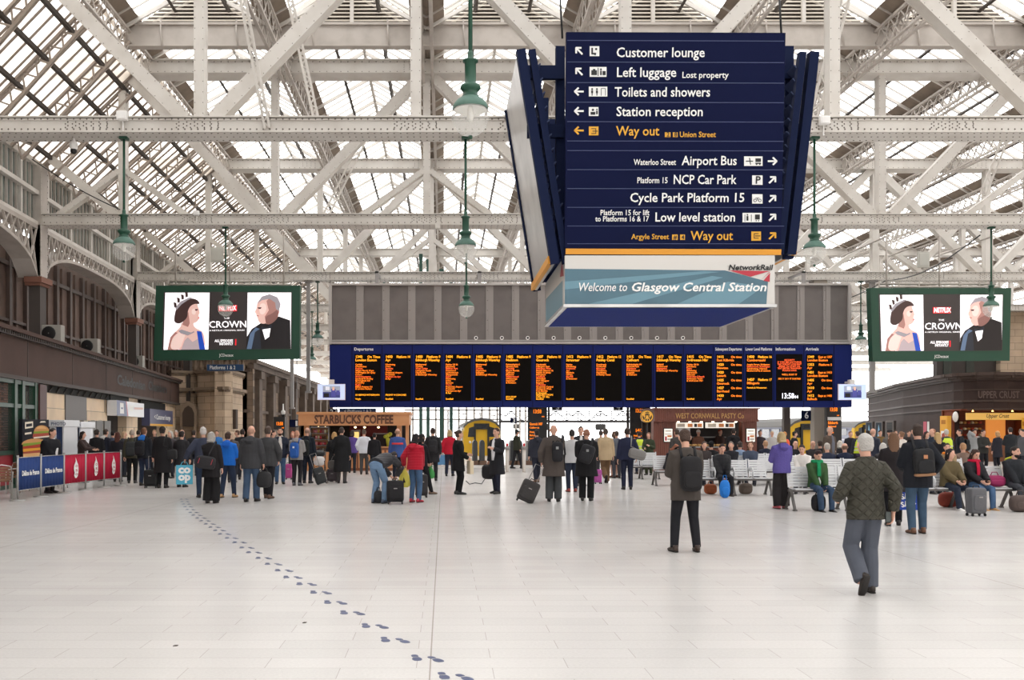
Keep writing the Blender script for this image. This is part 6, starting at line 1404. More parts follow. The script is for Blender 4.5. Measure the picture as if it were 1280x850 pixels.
def floor_bag(px, py, col, label, w=.4, h=.28, dp=.25, d=None, rot=0, e=3, name='bag', zz=0):
    g = G(px, py) if d is None else V(((px - VX) / F * d, d, zz)); r = thing(name, g, label, 'bag', None, rot); m = mat('bag_%d_%d_%d' % col, col, .7, bump=.4, bs=10, spec=.25)
    mb = MB(); mb.rbox((0, 0, h / 2), w, dp, h, e, 18); mb.build('bag_body', m, r, False); mb = MB(); mb.rbox((0, -dp * .42, h * .4), w * .7, dp * .25, h * .5, e, 14); mb.build('front_pocket', m, r, False)
    mb = MB(); mb.tube([(-w * .2, 0, h * .95), (-w * .12, 0, h * 1.25), (w * .12, 0, h * 1.25), (w * .2, 0, h * .95)], .01, 6); mb.build('handle', m, r, False); return r
A_, T_, L_F, R_F = 0, PI, PI / 2, -PI / 2
BLK = (30, 29, 32); CHAR = (58, 57, 60); NAVY = (34, 38, 56); JEAN = (66, 88, 118); DJEAN = (48, 58, 78)
# ---- the three nearest people
I = person(857, 690, 'man standing alone on the open floor in a grey-brown jacket, seen from behind', A_ + .05, 1.72, top=(74, 68, 64), bot=(36, 36, 40), hair=(70, 54, 46), hk='short', L='front', R='front', hem=.2, ease=.035, shoe=(58, 42, 34), stance=.165, nod=.25)
backpack(I, (32, 31, 33), 'black backpack on the man standing alone on the open floor', .31, .50, .17)
I = person(1082, 742, 'white-haired man in an olive quilted jacket and grey trousers walking away, nearest of all', A_ + .08, 1.66, top=(64, 62, 54), k='quilt', bot=(84, 88, 98), wide=.022, hair=(206, 202, 196), hk='short', L=(.22, .22, 1.05), R=(.25, -.13, .92), hem=.12, ease=.03, fat=1.0, elbow=.4, feet=[(-.10, -.12, .18), (.085, .06, .085)], sole={-1: 1.15}, shoe=(44, 36, 32), collar='high')
ph = thing('phone', I.M @ (I.hand[1] + V((-.06, .02, .03))), 'dark phone in the hand of the white-haired walking man', 'phone'); mb = MB(); mb.rbox(I.hand[1] + V((-.05, -.0, .03)), .07, .012, .13, 8, 12); worn(I, mb, 'phone_body', black, ph); mb = MB(); mb.cbox(I.hand[1] + V((-.05, -.008, .03)), .06, .004, .11); worn(I, mb, 'phone_screen', glass_dark, ph)
I = person(1147, 667, 'man in a dark coat and slim jeans wearing a backpack, beside the right benches', A_ - .1, 1.80, top=(32, 34, 40), bot=(64, 84, 104), bk='denim', hair=(58, 46, 40), hk='short', L=(.14, .26, 1.05), R=(.3, .12, 1.0), hem=.2, ease=.045, shoe=(104, 70, 50), collar='high', step=.05, stance=.1)
backpack(I, (34, 34, 36), 'black backpack with a tan base on the man in slim jeans', .31, .44, .17, bottom=(150, 110, 78), patch=(176, 120, 84), tilt=-.08)
I = person(1117, 657, 'woman with long brown hair in a dark coat, half hidden behind the white-haired man', A_ - .3, 1.66, top=(42, 38, 40), bot=(28, 28, 32), hair=(110, 82, 62), hk='long', L='down', R='down', hem=.3, ease=.03, step=.1)
def sale(I, c, r, w, h, dp):
    mb = MB(); 
    for i, s in enumerate(('SALE', 'SALE')): text(mb, s, V(c) + V((-w * .4, -dp / 2 - .004, h * .08 - i * .15)), (1, 0, .3), (-.3, 0, 1), .14, w * .8, 0, bold=.03)
    worn(I, mb, 'bag_lettering', sign_white, r)
hand_bag(I, (40, 70, 160), 'blue and white paper bag by the legs of the man in slim jeans', 1, .32, .34, .1, .12, 'paper', sale, 'paper_bag')
hand_bag(I, (128, 126, 126), 'grey soft bag held by the brown-haired woman behind the white-haired man', -1, .28, .34, .14, .06, 'bag')
I = person(977, 636, 'blonde woman in a violet hoodie and black trousers, back turned, beside the front bench', A_ + .1, 1.66, top=(98, 88, 156), k='knit', bot=(46, 43, 44), wide=.035, hair=(214, 188, 140), hk='bob', L='front', R='front', hem=.12, ease=.03, hood='same', shoe=(196, 90, 100), stance=.09)
# ---- middle group at the suitcases
I = person(474, 629, 'man in a dark puffer jacket and pale jeans bending over the suitcase', R_F + 1.0, 1.76, top=(62, 62, 66), k='puffer', bot=(112, 138, 168), bk='denim', hair=(44, 36, 34), pitch=1.28, L=(.05, .52, .62), R=(.16, .50, .64), hem=.08, ease=.05, shoe=(70, 80, 100), stance=.15, wide=.01)
suitcase(494, 630, (34, 33, 36), 'upright black suitcase under the hands of the bending man', .4, .5, .22, .1)
floor_bag(473, 629, (40, 40, 44), 'small dark bag on the floor between the bending man\'s legs', .22, .3, .2)
I = person(519, 628, 'woman in a bright red puffer jacket and jeans beside the bending man', A_ - .5, 1.62, top=(196, 26, 52), k='puffer', bot=(74, 100, 132), bk='denim', hair=(34, 28, 30), hk='bob', L=(.38, .08, .95), R='low', hem=.1, ease=.045, hood='same', shoe=(176, 40, 60), nod=.2, stance=.11)
def yb_(I, c, r, w, h, dp): mb = MB(); mb.add([V(c) + V((.02, -dp * .62, -.12)), V(c) + V((.1, -dp * .55, -.1)), V(c) + V((.05, -dp * .6, .04))], [(0, 1, 2)]); worn(I, mb, 'print', black, r)
hand_bag(I, (226, 214, 96), 'yellow plastic carrier bag held by the woman in the red jacket', -1, .34, .46, .2, .02, 'sack', yb_, 'carrier_bag')
I = person(527, 622, 'dark-haired person behind the woman in the red jacket, one brown boot showing', A_ - .9, 1.6, top=(36, 34, 38), bot=(32, 32, 36), hair=(30, 26, 28), hk='bob', L='low', R='low', shoe=(120, 96, 80), feet=[(-.05, -.1, .085), (.08, .3, .10)], d=26.6)
hand_bag(I, (70, 150, 80), 'green and white carrier bag by the woman in the red jacket', 1, .3, .34, .16, .02, 'sack', None, 'carrier_bag')
suitcase(527, 624, (52, 50, 52), 'dark suitcase standing half hidden behind the woman in the red jacket', .3, .55, .22, .2, d=25.6)
I = person(541, 601, 'man in a black coat with a backpack walking to the ticket gates', A_, 1.78, top=(44, 42, 44), bot=(42, 42, 46), hair=(52, 38, 34), hem=.32, step=.06, L=(.24, .05, .88), R=(.24, .05, .88), turn=.3)
backpack(I, (38, 37, 40), 'dark backpack on the man in a black coat near the gates', .33, .46, .16)
I = person(573, 618, 'woman in a black coat and black leggings with a cream bag, turned to the right', R_F + .3, 1.70, top=(28, 28, 30), bot=(26, 26, 28), hair=(58, 44, 38), hk='bun', L='front', R=(.18, .22, 1.0), hem=.3, ease=.03, shoe=(40, 40, 42), face=True)
hand_bag(I, (222, 206, 178), 'cream paper bag held by the woman in black leggings', 1, .3, .36, .1, .02, 'paper', None, 'paper_bag')
I = person(621, 617, 'young man in a black overcoat and white shirt facing the woman in black', L_F + .75, 1.76, top=(40, 40, 44), bot=(36, 38, 52), hair=(76, 54, 42), L='chest', R='down', hem=.42, ease=.035, shirt=(226, 226, 230), shoe=(28, 26, 28), face=True, stance=.14, step=-.1)
hand_bag(I, (34, 33, 36), 'black holdall with a dangling strap held by the man in the overcoat', 1, .42, .40, .2, .0)
mb = MB(); g = G(598, 606); mb.tube([g + V((.25, 0, .25)), g + V((.1, 0, .03)), g + V((-.1, 0, .06)), g + V((-.28, 0, .02)), g + V((-.4, 0, .13))], [(.03, .015)] * 5, 8); tag(mb.build('bag_strap', black), 'black strap trailing on the floor between the couple', 'strap')
I = person(562, 595, 'blonde person in a red coat with a blue bag, behind the woman in black', A_ - .2, 1.72, top=(186, 34, 54), bot=(40, 44, 60), hair=(206, 176, 128), hk='bob', L=(.28, .0, .9), step=.12)
def plainp(*a): pass
hand_bag(I, (96, 146, 190), 'pale blue paper bag beside the woman in black leggings', -1, .34, .36, .1, .02, 'paper', None, 'paper_bag')
I = person(692, 627, 'bald man in a long brown-grey coat pulling a suitcase, seen from behind', A_ - .15, 1.83, top=(84, 76, 72), bot=(72, 74, 76), hair=(190, 160, 140), hk='none', L=(.28, -.04, .9), R='low', hem=.36, ease=.045, fat=1.08, wide=.025, collar='high')
backpack(I, (38, 38, 42), 'black backpack slung on the bald man\'s right shoulder', .26, .46, .18, side=.1, patch=(160, 160, 160))
suitcase(654, 629, (62, 60, 60), 'grey wheeled suitcase tilted behind the bald man in the long coat', .42, .52, .24, 0, .42, .45)
I = person(733, 626, 'stout man in a long black coat with a laptop backpack on his shoulder', A_ - .25, 1.74, top=(34, 33, 35), bot=(30, 30, 32), hair=(150, 104, 84), hk='thin', L='front', R='front', hem=.34, ease=.05, fat=1.15, wide=.02, nod=.3)
backpack(I, (44, 44, 47), 'black laptop backpack hanging aslant on the stout man in black', .34, .46, .18, tilt=.35, side=.04, patch=(150, 150, 152))
I = person(715, 615, 'man in a pale grey shirt and dark trousers carrying a coat over his arm', A_ + .1, 1.72, top=(190, 190, 192), bot=(44, 50, 66), hair=(58, 52, 50), L='front', R='front', k='shirt', ease=.02, shoe=(150, 60, 50))
hand_bag(I, (34, 33, 36), 'black coat bundled on the arm of the man in a pale shirt', -1, .34, .5, .2, .0, 'bag', None, 'folded_coat')
I = person(726, 0, 'man with a dark quiff facing the camera behind the stout man', T_, 1.82, d=31, top=(46, 46, 50), hair=(48, 38, 34), face=True, hk='short', shirt=(226, 224, 222))
I = person(757, 604, 'man in a beige blazer and brown trousers walking away', A_ + .05, 1.76, top=(186, 164, 132), bot=(112, 88, 66), hair=(74, 64, 58), hem=.2, ease=.035, feet=[(-.05, -.28, .22), (.07, .1, .085)], sole={-1: 1.0}, shoe=(64, 48, 38), wide=.015)
I = person(784, 612, 'man in a navy jacket and navy trousers with a grey duffel on his shoulder', A_ - .05, 1.77, top=(40, 44, 66), bot=(36, 40, 58), hair=(62, 50, 46), hem=.1, ease=.04, L='down', R=(.27, .05, .9))
shoulder_bag(I, (128, 126, 124), 'grey duffel bag slung on the man in navy', 1, .5, .3, .24, pos=(.26, -.16, 1.02), tilt=.25, cross=False)
I = person(768, 597, 'person in a dark skirt and brown boots hidden behind the man in the beige blazer', A_ + .2, 1.66, top=(96, 98, 106), bot=(50, 46, 56), skirt=.45, hair=(90, 66, 52), hk='bob', shoe=(110, 66, 52))
suitcase(747, 605, (176, 84, 156), 'small pink suitcase behind the stout man in black', .24, .42, .2, .2)
I = person(671, 603, 'person in a dark jacket in front of the left train display pillar', A_ + .3, 1.72, top=(48, 50, 60), bot=(40, 42, 54), hair=(40, 34, 34), hood='same', step=.15, shoe=(120, 86, 60))
I = person(799, 589, 'man in a yellow safety vest at the round gold sign', A_ + .1, 1.66, d=39.5, top=(36, 42, 62), bot=(36, 40, 56), hair=(50, 40, 36), vest=(206, 226, 60))
I = person(811, 0, 'woman in a dark green top left of the pasty kiosk', T_ - .5, 1.62, d=38.5, top=(58, 66, 50), bot=(60, 66, 50), hair=(120, 84, 66), hk='bob', L='chest', R='front')
I = person(646, 588, 'man in a cap passing through the gates between the bollards', R_F + .4, 1.72, d=45.2, top=(58, 60, 50), bot=(44, 44, 48), hair=(50, 40, 36), hat=((34, 34, 38), 'cap'), step=.2)
I = person(751, 0, 'grey-clad person walking towards the platforms beyond the beige blazer', A_ - .1, 1.70, d=37, top=(150, 144, 140), bot=(60, 60, 66), hair=(70, 60, 56))
I = person(771, 0, 'person in a dark blue-grey jacket beyond the man in navy', A_ + .1, 1.68, d=36, top=(98, 102, 110), bot=(70, 70, 76), hair=(74, 62, 56))
# ---- before the coffee kiosk
I = person(455, 593, 'man in a white shirt and grey trousers at the coffee kiosk', A_ - .05, 1.74, top=(226, 228, 236), k='shirt', bot=(84, 82, 82), hair=(96, 80, 70), hk='short', ease=.018, L=(.24, .1, .95), R=(.22, .2, 1.0), step=.08)
I = person(427, 604, 'tall person in a long black coat carrying a grey bag, by the coffee kiosk', A_ - .1, 1.80, top=(34, 34, 36), bot=(78, 74, 74), hair=(64, 52, 48), hem=.58, ease=.05, L=(.26, .08, .95), collar='high')
hand_bag(I, (86, 82, 80), 'grey tote bag held by the person in the long black coat', -1, .46, .3, .16, .16)
I = person(418, 602, 'blonde woman in black standing close to the long black coat', A_ + .4, 1.64, top=(36, 36, 38), bot=(34, 34, 38), hair=(196, 156, 104), hk='bob', L='chest', R='chest', hem=.3)
I = person(497, 603, 'man in a blue jacket with a red band across the shoulders', A_, 1.76, top=(62, 84, 140), bot=(36, 38, 48), hair=(150, 116, 96), hk='bald', hem=.12, ease=.045, vest=None)
mb = MB(); mb.tube([I.T(0, 0, .30), I.T(0, 0, .36)], [(.228, .185), (.228, .182)], 16, 0, (1, 0, 0)); mb.v = [tuple(V(p) * I.s) for p in mb.v]; mb.build('jacket_band', mat('band_red', (200, 54, 56), .7), I.root, False)
I = person(371, 607, 'person in a grey hoodie with a blue rucksack, near the number one sign', A_ - .15, 1.70, top=(140, 136, 134), k='knit', bot=(40, 38, 42), hair=(190, 140, 116), hk='thin', L='front', R='front', hood='same', shoe=(90, 90, 96))
backpack(I, (40, 86, 160), 'bright blue rucksack with a white stripe on the grey hoodie', .28, .5, .18, patch=(230, 230, 232))
I = person(384, 604, 'bald man in black with a black backpack left of the coffee kiosk', A_ - .2, 1.79, top=(34, 38, 46), bot=(36, 40, 52), hair=(150, 120, 104), hk='bald', hem=.12)
backpack(I, (36, 38, 38), 'black backpack on the bald man left of the coffee kiosk', .3, .5, .18, patch=(190, 190, 160))
I = person(350, 605, 'bearded man in a navy jacket and white hood facing the camera', T_ + .2, 1.78, top=(40, 44, 58), bot=JEAN, bk='denim', hair=(40, 32, 30), hk='beard', hood=(214, 208, 200), face=True, L='pocket', R='front', shirt=(196, 190, 186))
suitcase(403, 606, (52, 54, 56), 'dark wheeled case leaning beside the long black coat', .34, .52, .24, .3, -.3, .5)
suitcase(415, 603, (66, 58, 62), 'purple-brown wheeled case behind the grey tote bag', .34, .4, .24, .1)
suitcase(361, 601, (170, 70, 130), 'small pink case behind the blue rucksack person', .22, .5, .2, d=35)
pc = thing('pushchair', V((P(399, 0, 36).x, 36, 0)), 'pushchair with a black and white seat left of the kiosk counter', 'pushchair'); x, y = pc.location.x, 36
mb = MB()
for sd in (-1, 1): mb.tube([(x + sd * .22, y - .35, .12), (x + sd * .2, y, .55), (x + sd * .2, y + .35, 1.02)], .018, 6); mb.tube([(x + sd * .22, y + .35, .1), (x + sd * .2, y - .1, .62)], .018, 6)
mb.tube([(x - .2, y + .35, 1.02), (x + .2, y + .35, 1.02)], .02, 6); mb.build('frame', black, pc); mb = MB(); mb.rbox((x, y, .62), .4, .45, .35, 3, 14); mb.build('seat', mat('pram_white', (196, 192, 192), .7), pc); mb = MB(); mb.rbox((x, y + .1, .88), .42, .4, .25, 2.5, 14); mb.build('canopy', black, pc)
for sx in (-1, 1):
    for sy in (-1, 1): mb = MB(); mb.tube([(x + sx * .24 - .02, y + sy * .35, .1), (x + sx * .24 + .02, y + sy * .35, .1)], .1, 12, 0, (0, 0, 1)); mb.build('wheel', black, pc)
# ---- left crowd
I = person(314, 627, 'bald man in a charcoal hooded jacket and jeans walking away with a bag', A_ - .1, 1.81, top=(62, 62, 65), bot=(66, 84, 108), bk='denim', hair=(180, 140, 120), hk='bald', hood='same', hem=.18, ease=.045, R=(.28, .04, .88), fat=1.06, wide=.015, step=.1)
hand_bag(I, (44, 44, 46), 'black holdall carried by the bald man in jeans', 1, .36, .38, .18, .1)
I = person(335, 623, 'man in a dark grey parka just right of the bald man in jeans', A_ - .2, 1.80, top=(66, 66, 68), bot=(36, 36, 40), hair=(84, 70, 62), hk='short', hem=.16, ease=.05, step=-.12, R='pocket', shoe=(96, 70, 54))
I = person(285, 622, 'boy in a bright blue hooded jacket and dark jeans with tan boots', A_ - .15, 1.66, top=(34, 106, 200), bot=DJEAN, bk='denim', hair=(70, 52, 44), hood=(36, 96, 190), L='front', R='front', shoe=(180, 140, 96), step=.1, stance=.14, hem=.08)
I = person(264, 629, 'grey-haired person in wide black trousers with a messenger bag, front of the left crowd', A_ - .1, 1.66, top=(36, 34, 36), bot=(32, 31, 33), wide=.05, hair=(190, 184, 178), hk='bob', hem=.3, ease=.035, R='down', L='low')
shoulder_bag(I, (46, 45, 48), 'black messenger bag with red piping on the person in wide trousers', -1, .50, .33, .14, pos=(-.06, -.24, 1.02), tilt=.12, stripe=(190, 50, 70))
I = person(254, 622, 'white-haired man in a navy jacket holding out a blue carrier bag', A_ + .35, 1.78, top=(58, 62, 78), bot=DJEAN, bk='denim', hair=(228, 222, 216), L=(.42, .1, .98), hem=.1, ease=.045)
def coop(I, c, r, w, h, dp):
    mb = MB(); 
    for i, s in enumerate(('co', 'op')): text(mb, s, V(c) + V((-w * .38, -dp / 2 - .004, h * .1 - i * h * .38)), (1, 0, 0), (0, 0, 1), h * .56, w * .76, 0, bold=.05)
    worn(I, mb, 'bag_lettering', sign_white, r)
hand_bag(I, (88, 174, 202), 'light blue carrier bag with white rounded letters in the left crowd', -1, .40, .48, .1, .1, 'paper', coop, 'carrier_bag')
I = person(227, 609, 'person in a black padded coat just left of the light blue carrier bag', A_ - .2, 1.68, top=(46, 45, 48), bot=(48, 54, 68), hair=(38, 32, 32), hem=.28, ease=.045, nod=.1)
I = person(203, 610, 'man in a long black overcoat with a bag, middle of the left crowd', A_, 1.80, top=(34, 33, 35), bot=(30, 30, 33), hair=(48, 42, 40), hem=.5, ease=.05, hat=((52, 48, 46), 'beanie'))
shoulder_bag(I, (40, 40, 42), 'black shoulder bag on the man in the long black overcoat', 1, .3, .3, .12, cross=False, pos=(.3, -.08, .98))
suitcase(189, 610, (34, 34, 36), 'black suitcase with raised handle beside the long black overcoat', .4, .5, .24, 0, 0, .45)
I = person(180, 607, 'man with a blue collar, jeans and a black backpack in the left queue', A_ - .2, 1.78, top=(38, 40, 46), bot=DJEAN, bk='denim', hair=(120, 84, 62), scarf=None, hood=(44, 110, 190), L='front')
backpack(I, (36, 36, 40), 'black backpack on the man with a blue collar', .3, .46, .17)
I = person(165, 604, 'grey-haired man in an olive jacket with a rucksack, beside the last red barrier', A_ + .15, 1.72, top=(74, 72, 60), bot=(32, 32, 34), hair=(196, 180, 166), hk='thin', L='down')
backpack(I, (50, 52, 54), 'charcoal rucksack on the grey-haired man in olive', .34, .48, .18)
Q = [(103, 33, 1.66, 'woman in a brown puffer jacket behind the red barriers, leftmost of the queue', dict(top=(64, 48, 46), k='puffer', hair=(46, 34, 32), hk='bob', rot=R_F, L='fwd', R='fwd')),
     (121, 34, 1.73, 'man in a black jacket at the yellow-postered vending machines', dict(top=(34, 33, 36), hair=(48, 40, 36), rot=A_)),
     (132, 35, 1.74, 'man in a dark navy jacket with white collar at the vending machines', dict(top=(40, 42, 54), hair=(66, 54, 48), rot=A_ - .5, hood=(200, 196, 192))),
     (141, 38, 1.68, 'short-haired person in blue-grey behind the second red barrier', dict(top=(70, 76, 92), hair=(40, 34, 34), rot=A_ - .2)),
     (147, 33.5, 1.64, 'woman with long auburn hair behind the third red barrier', dict(top=(40, 38, 44), hair=(84, 48, 40), hk='long', rot=A_ + .1)),
     (155, 37, 1.66, 'woman with fair hair in the queue left of the olive jacket', dict(top=(50, 50, 56), hair=(190, 160, 130), hk='bob', rot=R_F)),
     (213, 36, 1.68, 'white-haired woman just right of the long black overcoat', dict(top=(70, 66, 70), hair=(220, 214, 208), hk='bob', rot=T_ - .4)),
     (220, 40, 1.70, 'grey-haired man facing the camera deep in the left crowd', dict(top=(80, 76, 74), hair=(210, 204, 200), rot=T_, face=True)),
     (228, 39, 1.72, 'pink-faced balding man in the back of the left crowd', dict(top=(60, 58, 62), hair=(180, 150, 136), hk='bald', rot=L_F)),
     (242, 38, 1.70, 'person in a dark coat between the padded coat and the white-haired man', dict(top=(44, 44, 48), hair=(52, 42, 38), rot=A_)),
     (290, 33, 1.63, 'fair-haired woman beside the boy in blue, farther back', dict(top=(90, 84, 84), hair=(226, 196, 170), hk='bob', rot=A_)),
     (271, 42, 1.70, 'person in a blue top far behind the wide black trousers', dict(top=(60, 120, 190), hair=(80, 64, 56), rot=T_)),
     (297, 39, 1.70, 'person facing left between the boy in blue and the charcoal jacket', dict(top=(50, 50, 54), hair=(96, 70, 58), rot=L_F)),
     (303, 35, 1.74, 'man with short dark hair directly left of the bald man in jeans', dict(top=(40, 40, 44), hair=(50, 40, 36), rot=A_)),
     (341, 37, 1.70, 'person in dark clothing behind the parka, beside the bearded man', dict(top=(44, 46, 54), hair=(60, 48, 44), rot=R_F)),
     (173, 40, 1.71, 'dark-haired person at the back of the queue under the lounge sign', dict(top=(52, 50, 54), hair=(44, 38, 36), rot=A_)),
     (193, 42, 1.72, 'fair-haired person under the right end of the lounge sign', dict(top=(70, 62, 60), hair=(170, 130, 100), rot=T_)),
     (366, 40, 1.66, 'red-haired person behind the blue rucksack, near the clock box', dict(top=(60, 60, 66), hair=(180, 110, 90), hk='bob', rot=T_))]
for x, dd, hh, lab, kw in Q: person(x, 0, lab, kw.pop('rot'), hh, d=dd, **kw)
I = person(62, 0, 'heavy man in a black suit standing behind the blue barriers', R_F - .3, 1.76, d=27.5, top=(36, 36, 40), bot=(36, 36, 40), hair=(60, 54, 52), L='low', R='low', fat=1.5, ease=.05, shirt=(230, 228, 228), pitch=.12)
# ---- seated and standing on the right
BENCH = mat('bench_white_steel', (206, 207, 209), .35, .2); BLEG = mat('bench_leg', (92, 88, 86), .5, .3)
def bench(px0, px1, d, label, back_z=.95, facing=1, double=False):
    x0, x1 = (px0 - VX) / F * d, (px1 - VX) / F * d; n = max(1, round((x1 - x0) / .57)); w = (x1 - x0) / n; r = thing('bench', ((x0 + x1) / 2, d, 0), label, 'bench', 'slatted white steel benches')
    for i in range(n):
        a, b = x0 + w * i + .03, x0 + w * (i + 1) - .03; mb = MB()
        for k in range(7): z = .52 + k * .063; mb.beam((a, d + .2 + k * .018 * facing, z), (b, d + .2 + k * .018 * facing, z), .012, .054, (0, .25, 1))
        for q in (a, b): mb.beam((q, d + .2, .48), (q, d + .32, back_z), .03, .03, (0, -1, 0))
        mb.build('backrest', BENCH, r); mb = MB()
        for k in range(6): mb.beam((a, d - .22 + k * .075, .455 - .01 * (k in (2, 3))), (b, d - .22 + k * .075, .455 - .01 * (k in (2, 3))), .06, .02, (0, 0, 1))
        mb.build('seat', BENCH, r)
        if double:
            mb = MB()
            for k in range(6): mb.beam((a, d + .44 + k * .075, .455), (b, d + .44 + k * .075, .455), .06, .02, (0, 0, 1))
            mb.build('seat', BENCH, r)
    mb = MB(); mb.box(x0, x1, d - .24, d - .2, .40, .45); mb.box(x0, x1, d + .12, d + .18, .38, .44); mb.build('rail', BLEG, r)
    if double: mb = MB(); mb.box(x0, x1, d + .78, d + .82, .40, .45); mb.box(x0, x1, d + .42, d + .46, .40, .45); mb.box(x0, x0 + .05, d - .2, d + .8, .40, .44); mb.box(x1 - .05, x1, d - .2, d + .8, .40, .44); mb.build('rail', BLEG, r)
    for i in range(0, n + 1, 2 if n > 2 else 1):
        q = min(x0 + w * i, x1 - .03); mb = MB(); mb.beam((q, d - .05, .42), (q, d - .28, .02), .05, .05, (0, 1, 0)); mb.beam((q, d + .0, .42), (q, d + .28, .02), .05, .05, (0, 1, 0)); mb.cbox((q, d - .28, .015), .07, .1, .03); mb.cbox((q, d + .28, .015), .07, .1, .03); mb.build('leg', BLEG, r)
    for i in range(1, n):
        q = x0 + w * i; mb = MB(); mb.tube([(q, d + .22, .68), (q, d - .12, .70), (q, d - .2, .62), (q, d - .16, .48)], [(.02, .05)] * 4, 8, 0, (1, 0, 0)); mb.build('armrest', BENCH, r)
    return r
bench(988, 1085, 21.6, 'front white bench where the woman in green sits')
bench(1130, 1262, 22.0, 'front right white bench where the pair with a red scarf sits')
bench(868, 962, 26.6, 'white bench where the man with the blue plastic bag sits')
bench(779, 823, 35.5, 'small white bench end left of the lone standing man')
bench(876, 1000, 31.5, 'white bench behind the man with the blue plastic bag', double=True)
bench(940, 1060, 34, 'farthest white bench row beyond the woman in green', double=True)
bench(1004, 1112, 27.5, 'white bench behind the woman in green', double=True)
bench(1146, 1210, 27.5, 'white bench behind the pair with a red scarf', double=True)
def seated(px, d, label, rot=T_, seat=.0, **kw):
    kw.setdefault('L', 'low'); kw.setdefault('R', 'low'); return person(px, 0, label, rot, kw.pop('h', 1.72), d=d - .02, sit=True, z0=-.03, **kw)
I = seated(1021, 21.6, 'seated woman in a green jacket and green scarf looking down at her phone', T_ + .1, top=(58, 84, 52), bot=(58, 76, 100), bk='denim', hair=(48, 30, 30), hk='short', scarf=(40, 140, 92), nod=.5, L='low', R='low', face=True, shoe=(34, 30, 30), h=1.66)
floor_bag(1023, 639, (34, 33, 34), 'black handbag on the floor between the feet of the woman in green', .3, .36, .18)
I = seated(902, 26.6, 'seated man in a black puffer jacket holding a phone, blue bag at his knees', T_, top=(38, 38, 42), k='puffer', bot=(34, 34, 38), hair=(48, 36, 32), face=True, nod=.25, ease=.05)
floor_bag(906, 622.5, (40, 120, 206), 'bright blue plastic bag at the knees of the man in a puffer jacket', .26, .46, .2, e=2.6, name='carrier_bag')
I = seated(1268, 22.0, 'seated bearded man in a dark jacket with a yellow collar, hands clasped', T_ + .05, top=(42, 44, 48), bot=(62, 64, 70), hair=(44, 36, 34), hk='beard', face=True, scarf=None, hood=(206, 206, 70), turn=.5, ease=.05, fat=1.1)
I = seated(1187, 22.0, 'seated dark-haired woman in a khaki coat with a fur collar', T_ + .2, top=(98, 86, 62), bot=(46, 52, 66), bk='denim', hair=(40, 32, 32), hk='long', hood=(214, 206, 198), ease=.055, L='front', R='front', shoe=(228, 226, 224), turn=.4, h=1.66)
I = seated(1217, 22.0, 'seated woman in a red scarf and blue jeans with tan boots', T_ + .2, top=(44, 42, 46), bot=(76, 102, 136), bk='denim', hair=(62, 44, 38), hk='bob', scarf=(176, 34, 60), ease=.04, L='front', R='front', shoe=(176, 132, 84), face=True, nod=.35, h=1.66)
ph = thing('phone', I.M @ V((0, .36, .68)), 'phone held by the seated woman in the red scarf', 'phone'); mb = MB(); mb.rbox((0, .40, .76), .075, .15, .012, 8, 12); worn(I, mb, 'phone_body', black, ph); mb = MB(); mb.cbox((0, .40, .768), .066, .13, .003); worn(I, mb, 'phone_screen', glass_dark, ph)
I = seated(1184, 27.5, 'seated person in a tan coat and orange scarf behind the khaki coat', T_ - .3, top=(150, 128, 100), bot=(80, 80, 88), hair=(52, 40, 36), scarf=(222, 130, 50), face=True)
suitcase(1220, 645, (92, 92, 96), 'grey hard suitcase standing in front of the pair on the right bench', .34, .52, .24, .15, 0, 0, True)
floor_bag(1275, 640, (84, 72, 68), 'brown rucksack on the floor at the far right by the bearded man', .42, .36, .3, name='rucksack')
floor_bag(1186, 634, (138, 62, 50), 'red-brown bag under the right front bench', .46, .34, .25, d=22.4, name='bag')
floor_bag(888, 616, (150, 82, 52), 'orange-brown bag under the bench left of the man with the blue bag', .34, .28, .22, d=27.0)
floor_bag(932, 616, (104, 92, 84), 'brown-grey bag under the bench right of the man with the blue bag', .36, .3, .22, d=27.0)
floor_bag(1243, 0, (140, 40, 84), 'purple-pink rucksack lying on the bench beside the red scarf woman', .44, .26, .3, d=22.0, zz=.475, name='rucksack')
